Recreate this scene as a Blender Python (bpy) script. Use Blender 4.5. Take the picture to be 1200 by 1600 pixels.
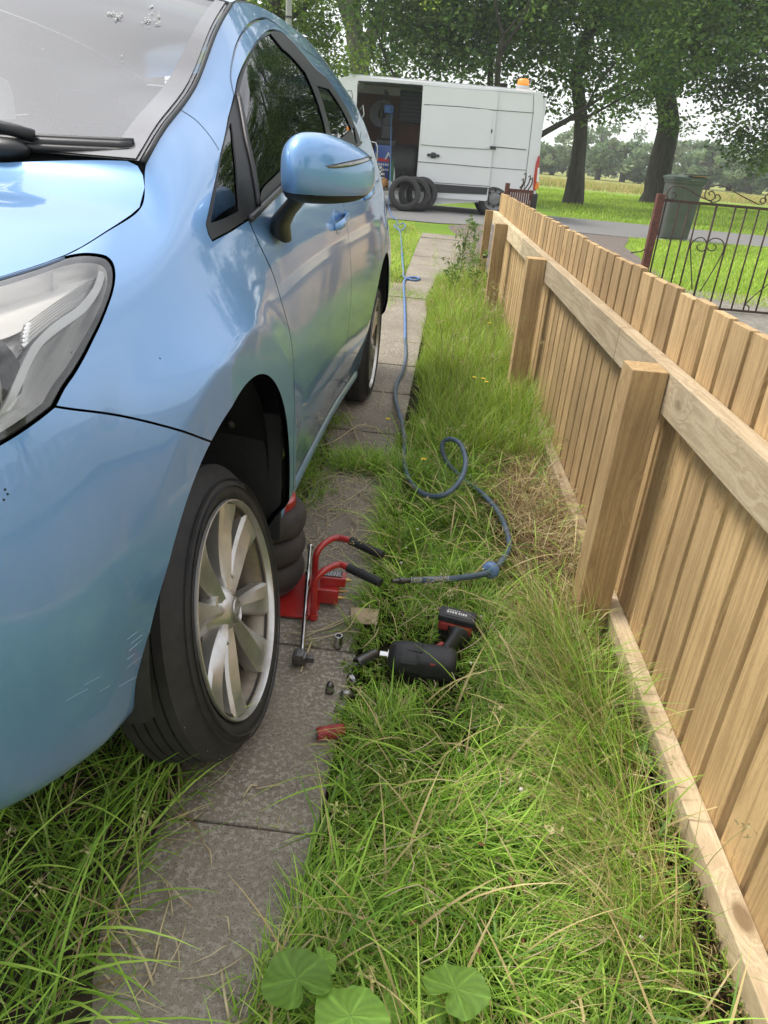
import bpy, bmesh, math, random
import numpy as np
from mathutils import Vector, Matrix, geometry
from mathutils.bvhtree import BVHTree
random.seed(7); RNG = np.random.default_rng(7)
for o in list(bpy.data.objects): bpy.data.objects.remove(o)
SC = bpy.context.scene
COL = SC.collection

# ------------------------------------------------------------------ camera
CAM_H = 1.2; FPX = 1150.0; CX, CY = 600.0, 800.0
RM = np.array([[0.9952080524884499, 0.0960525764201347, -0.018298492429737884],
               [0.058574286864477985, -0.43579269427171624, 0.8981390652553292],
               [0.07829422188427979, -0.8949070511413197, -0.43933060972015425]])
CP = np.array([0.0, 0.0, CAM_H])
cd = bpy.data.cameras.new('camera'); cam = bpy.data.objects.new('camera', cd); COL.objects.link(cam)
cam.matrix_world = Matrix(((RM[0,0], -RM[0,1], -RM[0,2], CP[0]), (RM[1,0], -RM[1,1], -RM[1,2], CP[1]),
                           (RM[2,0], -RM[2,1], -RM[2,2], CP[2]), (0,0,0,1)))
cd.sensor_fit = 'VERTICAL'; cd.sensor_height = 32.0; cd.sensor_width = 24.0; cd.lens = 32.0*FPX/1600.0
cd.clip_start = 0.05; cd.clip_end = 2000
SC.camera = cam

# ------------------------------------------------------------------ sky and sun
SUN_EL, SUN_AZ = math.radians(58), math.radians(288)      # azimuth clockwise from +Y
sd = np.array([math.sin(SUN_AZ)*math.cos(SUN_EL), math.cos(SUN_AZ)*math.cos(SUN_EL), math.sin(SUN_EL)])
w = bpy.data.worlds.new('World'); SC.world = w; w.use_nodes = True
nt = w.node_tree; nt.nodes.clear()
out = nt.nodes.new('ShaderNodeOutputWorld'); bg = nt.nodes.new('ShaderNodeBackground')
sky = nt.nodes.new('ShaderNodeTexSky'); sky.sky_type = 'NISHITA'; sky.sun_disc = False
sky.sun_elevation = SUN_EL; sky.sun_rotation = SUN_AZ; sky.dust_density = 3.0; sky.air_density = 1.0
hsv = nt.nodes.new('ShaderNodeHueSaturation'); hsv.inputs['Saturation'].default_value = 0.34; hsv.inputs['Value'].default_value = 1.35
tc = nt.nodes.new('ShaderNodeTexCoord'); nz = nt.nodes.new('ShaderNodeTexNoise')
mp = nt.nodes.new('ShaderNodeMapping'); mp.inputs['Scale'].default_value = (1.6, 1.6, 4.0)
nz.inputs['Scale'].default_value = 1.7; nz.inputs['Detail'].default_value = 5
cr = nt.nodes.new('ShaderNodeMapRange'); cr.inputs['From Min'].default_value = .35; cr.inputs['From Max'].default_value = .7
cr.inputs['To Min'].default_value = .1; cr.inputs['To Max'].default_value = .95
mx = nt.nodes.new('ShaderNodeMixRGB'); mx.inputs['Color2'].default_value = (9.5, 9.6, 10.2, 1)
L = nt.links.new
L(tc.outputs['Generated'], mp.inputs['Vector']); L(mp.outputs[0], nz.inputs['Vector']); L(nz.outputs['Fac'], cr.inputs['Value'])
L(sky.outputs[0], hsv.inputs['Color']); L(hsv.outputs[0], mx.inputs['Color1']); L(cr.outputs[0], mx.inputs['Fac'])
L(mx.outputs[0], bg.inputs['Color']); bg.inputs['Strength'].default_value = 0.115; L(bg.outputs[0], out.inputs['Surface'])
sl = bpy.data.lights.new('sun', 'SUN'); sl.energy = 1.7; sl.angle = math.radians(14); sl.color = (1, .95, .87)
so = bpy.data.objects.new('sun', sl); COL.objects.link(so)
so.rotation_euler = Vector(-sd).to_track_quat('-Z', 'Y').to_euler()
SC.view_settings.view_transform = 'Standard'; SC.view_settings.look = 'None'
SC.view_settings.exposure = 0.84; SC.view_settings.gamma = 1.0
SC.render.engine = 'CYCLES'
SC.cycles.max_bounces = 8; SC.cycles.transparent_max_bounces = 12; SC.cycles.use_denoising = True
SC.cycles.diffuse_bounces = 3; SC.cycles.glossy_bounces = 4; SC.cycles.transmission_bounces = 4

# ------------------------------------------------------------------ rays through the photograph (used to measure places)
def ray(px, py):
    return RM @ np.array([(px-CX)/FPX, (py-CY)/FPX, 1.0])
def at_z(px, py, z=0.0):
    d = ray(px, py); t = (z-CAM_H)/d[2]; return CP+d*t
def at_y(px, py, y):
    d = ray(px, py); return CP+d*(y/d[1])
def at_x(px, py, x):
    d = ray(px, py); return CP+d*(x/d[0])
def sstep(a, b, x):
    t = np.clip((x-a)/(b-a), 0, 1); return t*t*(3-2*t)
def terr(x, y):
    return 0.15*sstep(5.0, 12.0, y)
def at_g(px, py, dz=0.0):
    z = dz
    for _ in range(30):
        p = at_z(px, py, z); z = .5*z + .5*(terr(p[0], p[1])+dz)
    return p

# ------------------------------------------------------------------ materials
MATS = {}
def nd(nt, typ, **kw):
    n = nt.nodes.new(typ)
    for k, v in kw.items():
        if k in n.inputs: n.inputs[k].default_value = v
        else: setattr(n, k, v)
    return n
def mat(name, col=(.5,.5,.5), rough=.5, metal=0.0, coat=0.0, coat_r=.05, spec=.5, nscale=0, namt=0.0, col2=None,
        bump=0.0, bscale=None, detail=5, coords='Object', stretch=None, rvar=0.0, attr=False, rnd=0.0, trans=0.0, alpha=1.0, emit=None, estr=0, ior=None, bdist=.005):
    if name in MATS: return MATS[name]
    m = bpy.data.materials.new(name); m.use_nodes = True; MATS[name] = m
    nt = m.node_tree; b = nt.nodes['Principled BSDF']
    b.inputs['Base Color'].default_value = (*col, 1); b.inputs['Roughness'].default_value = rough
    b.inputs['Metallic'].default_value = metal; b.inputs['Coat Weight'].default_value = coat
    b.inputs['Coat Roughness'].default_value = coat_r; b.inputs['Specular IOR Level'].default_value = spec
    if trans: b.inputs['Transmission Weight'].default_value = trans
    if ior: b.inputs['IOR'].default_value = ior
    if alpha < 1: b.inputs['Alpha'].default_value = alpha
    if emit: b.inputs['Emission Color'].default_value = (*emit, 1); b.inputs['Emission Strength'].default_value = estr
    L = nt.links.new
    tc = nd(nt, 'ShaderNodeTexCoord'); src = tc.outputs[coords]
    if stretch:
        mp = nd(nt, 'ShaderNodeMapping'); mp.inputs['Scale'].default_value = stretch; L(src, mp.inputs['Vector']); src = mp.outputs[0]
    cur = None
    if attr:
        a = nd(nt, 'ShaderNodeVertexColor'); a.layer_name = 'Col'; cur = a.outputs['Color']
    if nscale:
        n = nd(nt, 'ShaderNodeTexNoise'); n.inputs['Scale'].default_value = nscale; n.inputs['Detail'].default_value = detail
        n.inputs['Roughness'].default_value = .6; L(src, n.inputs['Vector'])
        mr = nd(nt, 'ShaderNodeMapRange'); mr.inputs['From Min'].default_value = .3; mr.inputs['From Max'].default_value = .7
        L(n.outputs['Fac'], mr.inputs['Value'])
        mxn = nd(nt, 'ShaderNodeMixRGB'); L(mr.outputs[0], mxn.inputs['Fac'])
        c2 = col2 if col2 else tuple(c*(1-namt) for c in col)
        if cur is not None:
            mxn.blend_type = 'MULTIPLY'; L(cur, mxn.inputs['Color1']); mxn.inputs['Color2'].default_value = (1-namt,)*3+(1,)
        else:
            mxn.inputs['Color1'].default_value = (*col, 1); mxn.inputs['Color2'].default_value = (*c2, 1)
        cur = mxn.outputs[0]
        if rvar:
            m2 = nd(nt, 'ShaderNodeMapRange'); m2.inputs['To Min'].default_value = max(0, rough-rvar); m2.inputs['To Max'].default_value = min(1, rough+rvar)
            L(n.outputs['Fac'], m2.inputs['Value']); L(m2.outputs[0], b.inputs['Roughness'])
    if rnd:
        oi = nd(nt, 'ShaderNodeObjectInfo'); h = nd(nt, 'ShaderNodeHueSaturation')
        m3 = nd(nt, 'ShaderNodeMapRange'); m3.inputs['To Min'].default_value = 1-rnd; m3.inputs['To Max'].default_value = 1+rnd
        L(oi.outputs['Random'], m3.inputs['Value']); L(m3.outputs[0], h.inputs['Value'])
        if cur is None: h.inputs['Color'].default_value = (*col, 1)
        else: L(cur, h.inputs['Color'])
        cur = h.outputs[0]
    if cur is not None: L(cur, b.inputs['Base Color'])
    if bump:
        n2 = nd(nt, 'ShaderNodeTexNoise'); n2.inputs['Scale'].default_value = bscale or nscale or 50; n2.inputs['Detail'].default_value = 6
        L(src, n2.inputs['Vector']); bp = nd(nt, 'ShaderNodeBump'); bp.inputs['Strength'].default_value = bump; bp.inputs['Distance'].default_value = bdist
        L(n2.outputs['Fac'], bp.inputs['Height']); L(bp.outputs[0], b.inputs['Normal'])
    return m

# ------------------------------------------------------------------ objects
def link(o, parent=None):
    COL.objects.link(o)
    if parent is not None: o.parent = parent
    return o
def tag(o, label=None, cat=None, group=None, kind=None):
    if label: o['label'] = label
    if cat: o['category'] = cat
    if group: o['group'] = group
    if kind: o['kind'] = kind
    return o
def thing(name, label, cat, loc=(0,0,0), group=None, rz=0.0):
    o = bpy.data.objects.new(name, None); o.empty_display_size = .1
    COL.objects.link(o); o.location = loc; o.rotation_euler = (0,0,rz)
    return tag(o, label, cat, group)
def raw(name, verts, faces, material, parent=None, smooth=True, normals=None, cols=None, mats=None, fm=None, world=False):
    me = bpy.data.meshes.new(name)
    verts = np.asarray(verts, dtype=np.float64).reshape(-1, 3)
    if world and parent is not None:
        mw = np.array(parent_matrix(parent).inverted())
        verts = verts @ mw[:3,:3].T + mw[:3,3]
        if normals is not None: normals = np.asarray(normals) @ mw[:3,:3].T
    if isinstance(faces, np.ndarray):
        k = faces.shape[1]; nf = len(faces)
        me.vertices.add(len(verts)); me.vertices.foreach_set('co', verts.astype(np.float32).ravel())
        me.loops.add(nf*k); me.loops.foreach_set('vertex_index', faces.astype(np.int32).ravel())
        me.polygons.add(nf); me.polygons.foreach_set('loop_start', np.arange(0, nf*k, k, dtype=np.int32))
        me.update(calc_edges=True)
    else:
        me.from_pydata(verts.tolist(), [], [tuple(int(i) for i in f) for f in faces]); me.update()
    for m in (mats or [material]): me.materials.append(m)
    if fm is not None: me.polygons.foreach_set('material_index', np.asarray(fm, dtype=np.int32))
    if smooth: me.polygons.foreach_set('use_smooth', np.ones(len(me.polygons), dtype=bool))
    if normals is not None:
        n = np.asarray(normals, dtype=np.float64); n = n/np.maximum(np.linalg.norm(n, axis=1, keepdims=True), 1e-9)
        me.normals_split_custom_set_from_vertices(n.tolist())
    if cols is not None:
        ca = me.color_attributes.new('Col', 'FLOAT_COLOR', 'POINT')
        c = np.ones((len(verts), 4), dtype=np.float32); c[:, :3] = cols; ca.data.foreach_set('color', c.ravel())
    o = bpy.data.objects.new(name, me); return link(o, parent)
def parent_matrix(p):
    m = p.matrix_basis.copy()
    while p.parent is not None:
        p = p.parent; m = p.matrix_basis @ m
    return m
class MB:
    """collects shapes; build() links them as one mesh object"""
    def __init__(s): s.v = []; s.f = []; s.m = []; s.mi = 0
    def add(s, v, f):
        k = len(s.v); s.v += [tuple(map(float, q)) for q in v]; s.f += [tuple(i+k for i in q) for q in f]; s.m += [s.mi]*len(f); return s
    def box(s, x0, x1, y0, y1, z0, z1, b=0.0, M=None):
        bm = bmesh.new(); bmesh.ops.create_cube(bm, size=1)
        for v in bm.verts:
            v.co = Vector(((x0+x1)/2+v.co.x*(x1-x0), (y0+y1)/2+v.co.y*(y1-y0), (z0+z1)/2+v.co.z*(z1-z0)))
        if b: bmesh.ops.bevel(bm, geom=list(bm.edges), offset=b, segments=2, profile=.6, affect='EDGES')
        return s.bm(bm, M)
    def bm(s, bm, M=None):
        if M is not None: bm.transform(M)
        bm.verts.ensure_lookup_table(); bm.verts.index_update()
        s.add([v.co for v in bm.verts], [[v.index for v in f.verts] for f in bm.faces]); bm.free(); return s
    def tube(s, pts, r, n=10, cap=True, closed=False):
        P = np.asarray(pts, float); N = len(P); rr = np.broadcast_to(np.asarray(r, float), (N,))
        T = np.gradient(P, axis=0)
        if closed: T = np.roll(P, -1, 0)-np.roll(P, 1, 0)
        T /= np.maximum(np.linalg.norm(T, axis=1, keepdims=True), 1e-9)
        a = np.array([0,0,1.]) if abs(T[0][2]) < .9 else np.array([1.,0,0])
        u = np.cross(T[0], a); u /= np.linalg.norm(u); V = []
        for i in range(N):
            u = u-T[i]*np.dot(u, T[i]); u /= np.linalg.norm(u); w_ = np.cross(T[i], u)
            for k in range(n):
                an = 2*math.pi*k/n; V.append(P[i]+rr[i]*(math.cos(an)*u+math.sin(an)*w_))
        F = []
        for i in range(N if closed else N-1):
            j = (i+1) % N
            for k in range(n): F.append((i*n+k, i*n+(k+1)%n, j*n+(k+1)%n, j*n+k))
        if cap and not closed: F.append(tuple(range(n))[::-1]); F.append(tuple((N-1)*n+k for k in range(n)))
        return s.add(V, F)
    def lathe(s, prof, n=32, M=None, axis='Z', closed=False, a0=0, a1=2*math.pi):
        """prof: (r, h) pairs round the axis"""
        V = []; full = abs(a1-a0-2*math.pi) < 1e-6; m = n if full else n+1
        for i in range(m):
            a = a0+(a1-a0)*i/n
            for r, h in prof:
                q = (r*math.cos(a), r*math.sin(a), h)
                if axis == 'X': q = (h, r*math.cos(a), r*math.sin(a))
                if axis == 'Y': q = (r*math.cos(a), h, r*math.sin(a))
                V.append(q)
        k = len(prof); F = []
        for i in range(n):
            j = (i+1) % m
            for t in range(k if closed else k-1):
                F.append((i*k+t, j*k+t, j*k+(t+1)%k, i*k+(t+1)%k))
        if M is not None: V = [M @ Vector(q) for q in V]
        return s.add(V, F)
    def prism(s, poly, d0, d1, plane='XZ', M=None):
        """flat outline extruded between d0 and d1 along the remaining axis"""
        n = len(poly); V = []
        for d in (d0, d1):
            for a, b in poly:
                V.append({'XZ': (a, d, b), 'XY': (a, b, d), 'YZ': (d, a, b)}[plane])
        if M is not None: V = [M @ Vector(q) for q in V]
        F = [tuple(range(n)), tuple(range(2*n-1, n-1, -1))]+[(i, i+n, (i+1)%n+n, (i+1)%n) for i in range(n)]
        return s.add(V, F)
    def build(s, name, m, parent=None, smooth=False, mats=None, auto=None):
        me = bpy.data.meshes.new(name); me.from_pydata(s.v, [], s.f)
        for q in (mats or [m]): me.materials.append(q)
        if mats: me.polygons.foreach_set('material_index', s.m)
        me.validate()
        bm = bmesh.new(); bm.from_mesh(me); bmesh.ops.recalc_face_normals(bm, faces=bm.faces); bm.to_mesh(me); bm.free()
        if smooth or auto:
            me.polygons.foreach_set('use_smooth', np.ones(len(me.polygons), dtype=bool))
            if auto: me.set_sharp_from_angle(angle=math.radians(auto))
        me.update()
        return link(bpy.data.objects.new(name, me), parent)
def crom(pts, step=.02, closed=False):
    """points of a Catmull-Rom curve through pts"""
    P = [np.asarray(p, float) for p in pts]; n = len(P); out = []
    for i in range(n if closed else n-1):
        p1, p2 = P[i], P[(i+1) % n]
        p0 = P[(i-1) % n] if (closed or i > 0) else 2*p1-p2
        p3 = P[(i+2) % n] if (closed or i < n-2) else 2*p2-p1
        k = max(1, int(np.linalg.norm(p2-p1)/step))
        for j in range(k):
            t = j/k
            out.append(.5*((2*p1)+(-p0+p2)*t+(2*p0-5*p1+4*p2-p3)*t*t+(-p0+3*p1-3*p2+p3)*t**3))
    if not closed: out.append(P[-1])
    return np.array(out)
def in_poly(P, poly):
    x, y = P[:,0], P[:,1]; ins = np.zeros(len(P), bool); a = poly; b = np.roll(poly, -1, 0)
    for (x0, y0), (x1, y1) in zip(a, b):
        if y0 == y1: continue
        c = ((y0 > y) != (y1 > y)) & (x < (x1-x0)*(y-y0)/(y1-y0)+x0)
        ins ^= c
    return ins
def Rx(a): return Matrix.Rotation(a, 4, 'X')
def Ry(a): return Matrix.Rotation(a, 4, 'Y')
def Rz(a): return Matrix.Rotation(a, 4, 'Z')
def Tr(*a): return Matrix.Translation(a)

def smooth2(P, step=.012, closed=False): return crom(P, step, closed)
def chain(*segs):
    """each segment is smoothed on its own; corners stay where segments meet"""
    out = []
    for s in segs:
        q = smooth2(s) if len(s) > 2 else crom(s, .012)
        if len(out) and np.linalg.norm(q[0]-out[-1]) < 1e-5: q = q[1:]
        out += list(q)
    if np.linalg.norm(np.array(out[0])-out[-1]) < 2e-3: out = out[:-1]
    return np.array(out)
def area2(P): x, y = P[:,0], P[:,1]; return .5*np.sum(x*np.roll(y,-1)-np.roll(x,-1)*y)
def inset(P, d):
    if d == 0: return P
    sg = 1 if area2(P) > 0 else -1
    t1 = P-np.roll(P,1,0); t2 = np.roll(P,-1,0)-P
    n1 = np.stack([-t1[:,1], t1[:,0]],1); n2 = np.stack([-t2[:,1], t2[:,0]],1)
    n1 /= np.maximum(np.linalg.norm(n1,axis=1,keepdims=True),1e-9); n2 /= np.maximum(np.linalg.norm(n2,axis=1,keepdims=True),1e-9)
    n = n1+n2; l = np.maximum((n**2).sum(1, keepdims=True)/2, .5); n = n/l
    return P+sg*d*n
def fill(loop, holes, h):
    polys = [loop]+list(holes); V = []; E = []
    for p in polys:
        k = len(V); V += [tuple(q) for q in p]; E += [(k+i, k+(i+1)%len(p)) for i in range(len(p))]
    bd = np.array(V); lo = loop.min(0); hi = loop.max(0)
    gx = np.arange(lo[0]+h*.5, hi[0], h); gy = np.arange(lo[1]+h*.5, hi[1], h)
    g = np.stack(np.meshgrid(gx, gy), -1).reshape(-1,2)
    if len(g):
        g[:,0] += (np.round((g[:,1]-lo[1])/h).astype(int) % 2)*h*.5
        m = in_poly(g, loop)
        for q in holes: m &= ~in_poly(g, q)
        g = g[m]
        if len(g):
            keep = np.ones(len(g), bool)
            for c in range(0, len(g), 2000):
                dd = np.min(((g[c:c+2000,None]-bd[None])**2).sum(2), 1); keep[c:c+2000] = dd > (h*.45)**2
            V += [tuple(q) for q in g[keep]]
    r = geometry.delaunay_2d_cdt([Vector(q) for q in V], E, [], 0, 1e-6)
    vs = np.array([tuple(q) for q in r[0]]); fs = np.array([f for f in r[2] if len(f) == 3])
    c = vs[fs].mean(1); m = in_poly(c, loop)
    for q in holes: m &= ~in_poly(c, q)
    return vs, fs[m]
# ================================================================== ground, path, road
def struct(o): o['kind'] = 'structure'; return o
def ground_mat():
    m = bpy.data.materials.new('ground_grass'); m.use_nodes = True; nt = m.node_tree; b = nt.nodes['Principled BSDF']; L = nt.links.new
    tc = nd(nt, 'ShaderNodeTexCoord'); sx = nd(nt, 'ShaderNodeSeparateXYZ'); L(tc.outputs['Object'], sx.inputs[0])
    def noise(s, d=6, r=.6):
        n = nd(nt, 'ShaderNodeTexNoise'); n.inputs['Scale'].default_value = s; n.inputs['Detail'].default_value = d; n.inputs['Roughness'].default_value = r; L(tc.outputs['Object'], n.inputs['Vector']); return n
    def mixc(f, c1, c2):
        x = nd(nt, 'ShaderNodeMixRGB')
        if hasattr(f, 'links'): L(f, x.inputs[0])
        else: x.inputs[0].default_value = f
        for i, c in ((1, c1), (2, c2)):
            if hasattr(c, 'links'): L(c, x.inputs[i])
            else: x.inputs[i].default_value = (*c, 1)
        return x.outputs[0]
    def mr(v, a, c, t0=0, t1=1):
        q = nd(nt, 'ShaderNodeMapRange'); q.inputs[1].default_value = a; q.inputs[2].default_value = c; q.inputs[3].default_value = t0; q.inputs[4].default_value = t1; L(v, q.inputs[0]); return q.outputs[0]
    soil = mixc(mr(noise(60).outputs[0], .35, .65), (.020,.022,.010), (.045,.036,.018))
    g1 = mixc(mr(noise(.6, 8).outputs[0], .35, .65), (.27,.39,.05), (.19,.31,.04)); g2 = mixc(mr(noise(35, 8, .8).outputs[0], .3, .7), g1, (.12,.21,.03))
    lawn = mixc(mr(noise(3, 8).outputs[0], .55, .8), g2, (.24,.27,.07))
    ab = nd(nt, 'ShaderNodeMath', operation='ABSOLUTE'); L(sx.outputs['X'], ab.inputs[0]); mxm = nd(nt, 'ShaderNodeMath', operation='MAXIMUM'); L(mr(sx.outputs['Y'], 7.0, 9.0), mxm.inputs[0]); L(mr(ab.outputs[0], 1.7, 2.3), mxm.inputs[1]); near = mxm.outputs[0]; base = mixc(near, soil, lawn)
    straw = mixc(mr(noise(2, 8).outputs[0], .35, .65), (.34,.31,.11), (.22,.27,.06))
    far = mr(sx.outputs['Y'], 42, 46); base = mixc(far, base, straw)
    L(base, b.inputs['Base Color']); b.inputs['Roughness'].default_value = .95; b.inputs['Specular IOR Level'].default_value = .1
    bp = nd(nt, 'ShaderNodeBump'); bp.inputs['Strength'].default_value = .8; bp.inputs['Distance'].default_value = .04; L(noise(30, 9, .8).outputs[0], bp.inputs['Height']); L(bp.outputs[0], b.inputs['Normal'])
    return m
xs = np.r_[-600,-250,-100,-50, np.linspace(-25,35,61), 60,110,260,600]; ys = np.r_[-300,-100,-40,-15, np.linspace(-6,30,73), 40,60,90,150,300,700]
X_, Y_ = np.meshgrid(xs, ys, indexing='ij'); Z_ = terr(X_, Y_)-.012
nx, ny = X_.shape; i, j = np.meshgrid(np.arange(nx-1), np.arange(ny-1), indexing='ij'); i = i.ravel(); j = j.ravel()
struct(raw('ground', np.stack([X_,Y_,Z_],-1).reshape(-1,3), np.stack([i*ny+j,(i+1)*ny+j,(i+1)*ny+j+1,i*ny+j+1],1), ground_mat()))

def slab_mat():
    m = mat('concrete_slab', (.285,.245,.19), rough=.9, nscale=2.2, col2=(.17,.145,.11), spec=.25); nt = m.node_tree; b = nt.nodes['Principled BSDF']; L = nt.links.new
    prev = b.inputs['Base Color'].links[0].from_socket; tc = nd(nt, 'ShaderNodeTexCoord')
    n = nd(nt, 'ShaderNodeTexNoise'); n.inputs['Scale'].default_value = 92; n.inputs['Detail'].default_value = 4; n.inputs['Roughness'].default_value = .55; L(tc.outputs['Object'], n.inputs['Vector'])
    r = nd(nt, 'ShaderNodeMapRange'); r.inputs[1].default_value = .50; r.inputs[2].default_value = .58; L(n.outputs[0], r.inputs[0])
    nb = nd(nt, 'ShaderNodeTexNoise'); nb.inputs['Scale'].default_value = 2.5; nb.inputs['Detail'].default_value = 3; L(tc.outputs['Object'], nb.inputs['Vector'])
    rb = nd(nt, 'ShaderNodeMapRange'); rb.inputs[1].default_value = .35; rb.inputs[2].default_value = .65; rb.inputs[3].default_value = .18; rb.inputs[4].default_value = .75; L(nb.outputs[0], rb.inputs[0])
    mu = nd(nt, 'ShaderNodeMath', operation='MULTIPLY'); L(r.outputs[0], mu.inputs[0]); L(rb.outputs[0], mu.inputs[1])
    x = nd(nt, 'ShaderNodeMixRGB'); L(mu.outputs[0], x.inputs[0]); L(prev, x.inputs[1]); x.inputs[2].default_value = (.48,.44,.36,1)
    n2 = nd(nt, 'ShaderNodeTexNoise'); n2.inputs['Scale'].default_value = 330; n2.inputs['Detail'].default_value = 2; L(tc.outputs['Object'], n2.inputs['Vector'])
    r2 = nd(nt, 'ShaderNodeMapRange'); r2.inputs[1].default_value = .3; r2.inputs[2].default_value = .46; L(n2.outputs[0], r2.inputs[0])
    x2 = nd(nt, 'ShaderNodeMixRGB'); L(r2.outputs[0], x2.inputs[0]); x2.inputs[1].default_value = (.10,.09,.072,1); L(x.outputs[0], x2.inputs[2])
    oi = nd(nt, 'ShaderNodeObjectInfo')
    L(x2.outputs[0], b.inputs['Base Color'])
    bp = nd(nt, 'ShaderNodeBump'); bp.inputs['Strength'].default_value = .55; bp.inputs['Distance'].default_value = .0025; L(n.outputs[0], bp.inputs['Height']); L(bp.outputs[0], b.inputs['Normal'])
    return m
M_SLAB = slab_mat()
PA = math.atan(.034)
def path_r(y): return -.095+.034*(y-1.0)
joints = [-1.4,-.79,-.19,.41,1.01,1.60,2.20,2.77,3.30,3.96,4.56,5.2,5.87,6.84,7.5,8.1,8.7,9.3,9.9,10.5,11.1,11.7]
b = MB(); rg = random.Random(5)
for y0, y1 in zip(joints[:-1], joints[1:]):
    w_ = .60; yc = (y0+y1)/2; xc = path_r(yc)-w_/2+(.30 if y0 > 7.4 else 0)
    M = Tr(xc, yc, terr(0, yc)+rg.uniform(-.003,.003)) @ Rz(-PA+rg.uniform(-.012,.012)) @ Rx(math.atan2(terr(0,y1)-terr(0,y0), y1-y0)+rg.uniform(-.004,.004))
    b.box(-w_/2, w_/2, -(y1-y0)/2+.004, (y1-y0)/2-.004, -.05, .002, .004, M=M)
P6 = at_g(640, 442); b.box(P6[0]-1.2, P6[0]-.32, P6[1]-.32, P6[1]+.28, .02, terr(0,P6[1])+.004, .004)
struct(b.build('path', M_SLAB))
# tarmac road, brick drive, garden path: sheets draped on the terrain
def sheet(name, poly, m, dz, h=.5):
    vs, fs = fill(np.array(poly, float), [], h); V = np.c_[vs, terr(vs[:,0], vs[:,1])+dz]
    a, c, d = V[fs[:,0]], V[fs[:,1]], V[fs[:,2]]; fl = np.cross(c-a, d-a)[:,2] < 0; fs[fl] = fs[fl][:, ::-1]
    return struct(raw(name, V, fs, m))
g2 = lambda *p: [tuple(at_g(*q)[:2]) for q in p]
M_ASPH = mat('asphalt', (.20,.195,.185), rough=.92, nscale=40, namt=.3, bump=.3, bscale=300)
pn, pf = at_g(1200, 386), at_g(1200, 369)
ln, lf = at_g(930, 368), at_g(866, 340)
def ext(a, c, t): return tuple((a+(c-a)*t)[:2])
nearL = at_g(690, 349); farL = at_g(866, 338)
road = [ext(nearL, nearL+np.array([-1,.05,0]), 30), tuple(nearL[:2]), tuple(at_g(790,352)[:2]), tuple(at_g(985,371)[:2]), tuple(pn[:2]), ext(at_g(985,371), pn, 5), ext(farL, pf, 5), tuple(pf[:2]), tuple(farL[:2]), ext(farL, farL+np.array([-1,.12,0]), 30)]
sheet('road', road, M_ASPH, .0, .8)
def brick_mat():
    m = mat('brick_paving', (.20,.155,.125), rough=.9, nscale=12, col2=(.12,.10,.085)); nt = m.node_tree; b = nt.nodes['Principled BSDF']; L = nt.links.new
    prev = b.inputs['Base Color'].links[0].from_socket; tc = nd(nt, 'ShaderNodeTexCoord'); mp = nd(nt, 'ShaderNodeMapping'); mp.inputs['Rotation'].default_value = (0,0,.78)
    br = nd(nt, 'ShaderNodeTexBrick'); br.inputs['Scale'].default_value = 1.0; br.inputs['Brick Width'].default_value = .2; br.inputs['Row Height'].default_value = .1; br.inputs['Mortar Size'].default_value = .008
    br.inputs['Mortar'].default_value = (.05,.045,.03,1); br.inputs['Color2'].default_value = (.15,.12,.10,1); L(prev, br.inputs['Color1']); L(tc.outputs['Object'], mp.inputs['Vector']); L(mp.outputs[0], br.inputs['Vector']); L(br.outputs[0], b.inputs['Base Color']); return m
sheet('driveway', g2((700,352),(745,349),(985,371),(975,385),(1000,402),(1010,430)) + [tuple(at_x(1010,430,3.0)[:2]), (2.6,5.2), (1.0,5.4), (.80,7.75),(.5,7.8),(path_r(7.9)+.32,7.9),(path_r(9)+.32,9.0)], brick_mat(), -.004, .4)
gp = [(.73,-3.0),(3.9,-3.0),(3.9,7.3),(4.6,7.95),(9,8.0),(9,8.75),(2.9,8.65),(2.0,8.0),(.9,5.45),(.73,5.3)]
sheet('garden_path', gp, mat('old_concrete', (.26,.235,.20), rough=.95, nscale=14, col2=(.13,.12,.09), bump=.4, bscale=60), -.006, .4)
# ================================================================== the blue car
YAW = math.radians(2.4)
CO = np.array([-.30, 1.27, 0.0])
CU = np.array([math.sin(YAW), math.cos(YAW), 0]); CV = np.array([math.cos(YAW), -math.sin(YAW), 0]); CW = np.array([0,0,1.])
car = thing('blue_hatchback', 'light blue metallic hatchback parked on the path with its front end jacked up', 'car',
            tuple(CO-CV*.83), rz=-YAW)
# car frame: x = v (outward to the kerb side), y = u (rearward), z = w
def car_pt(u, v, w_): return np.array([v, u, w_])
def to_car(P):
    d = np.asarray(P)-CO; return np.array([d@CV+.83, d@CU, d@CW])
def dir_car(d): return np.array([d@CV, d@CU, d@CW])

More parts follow.
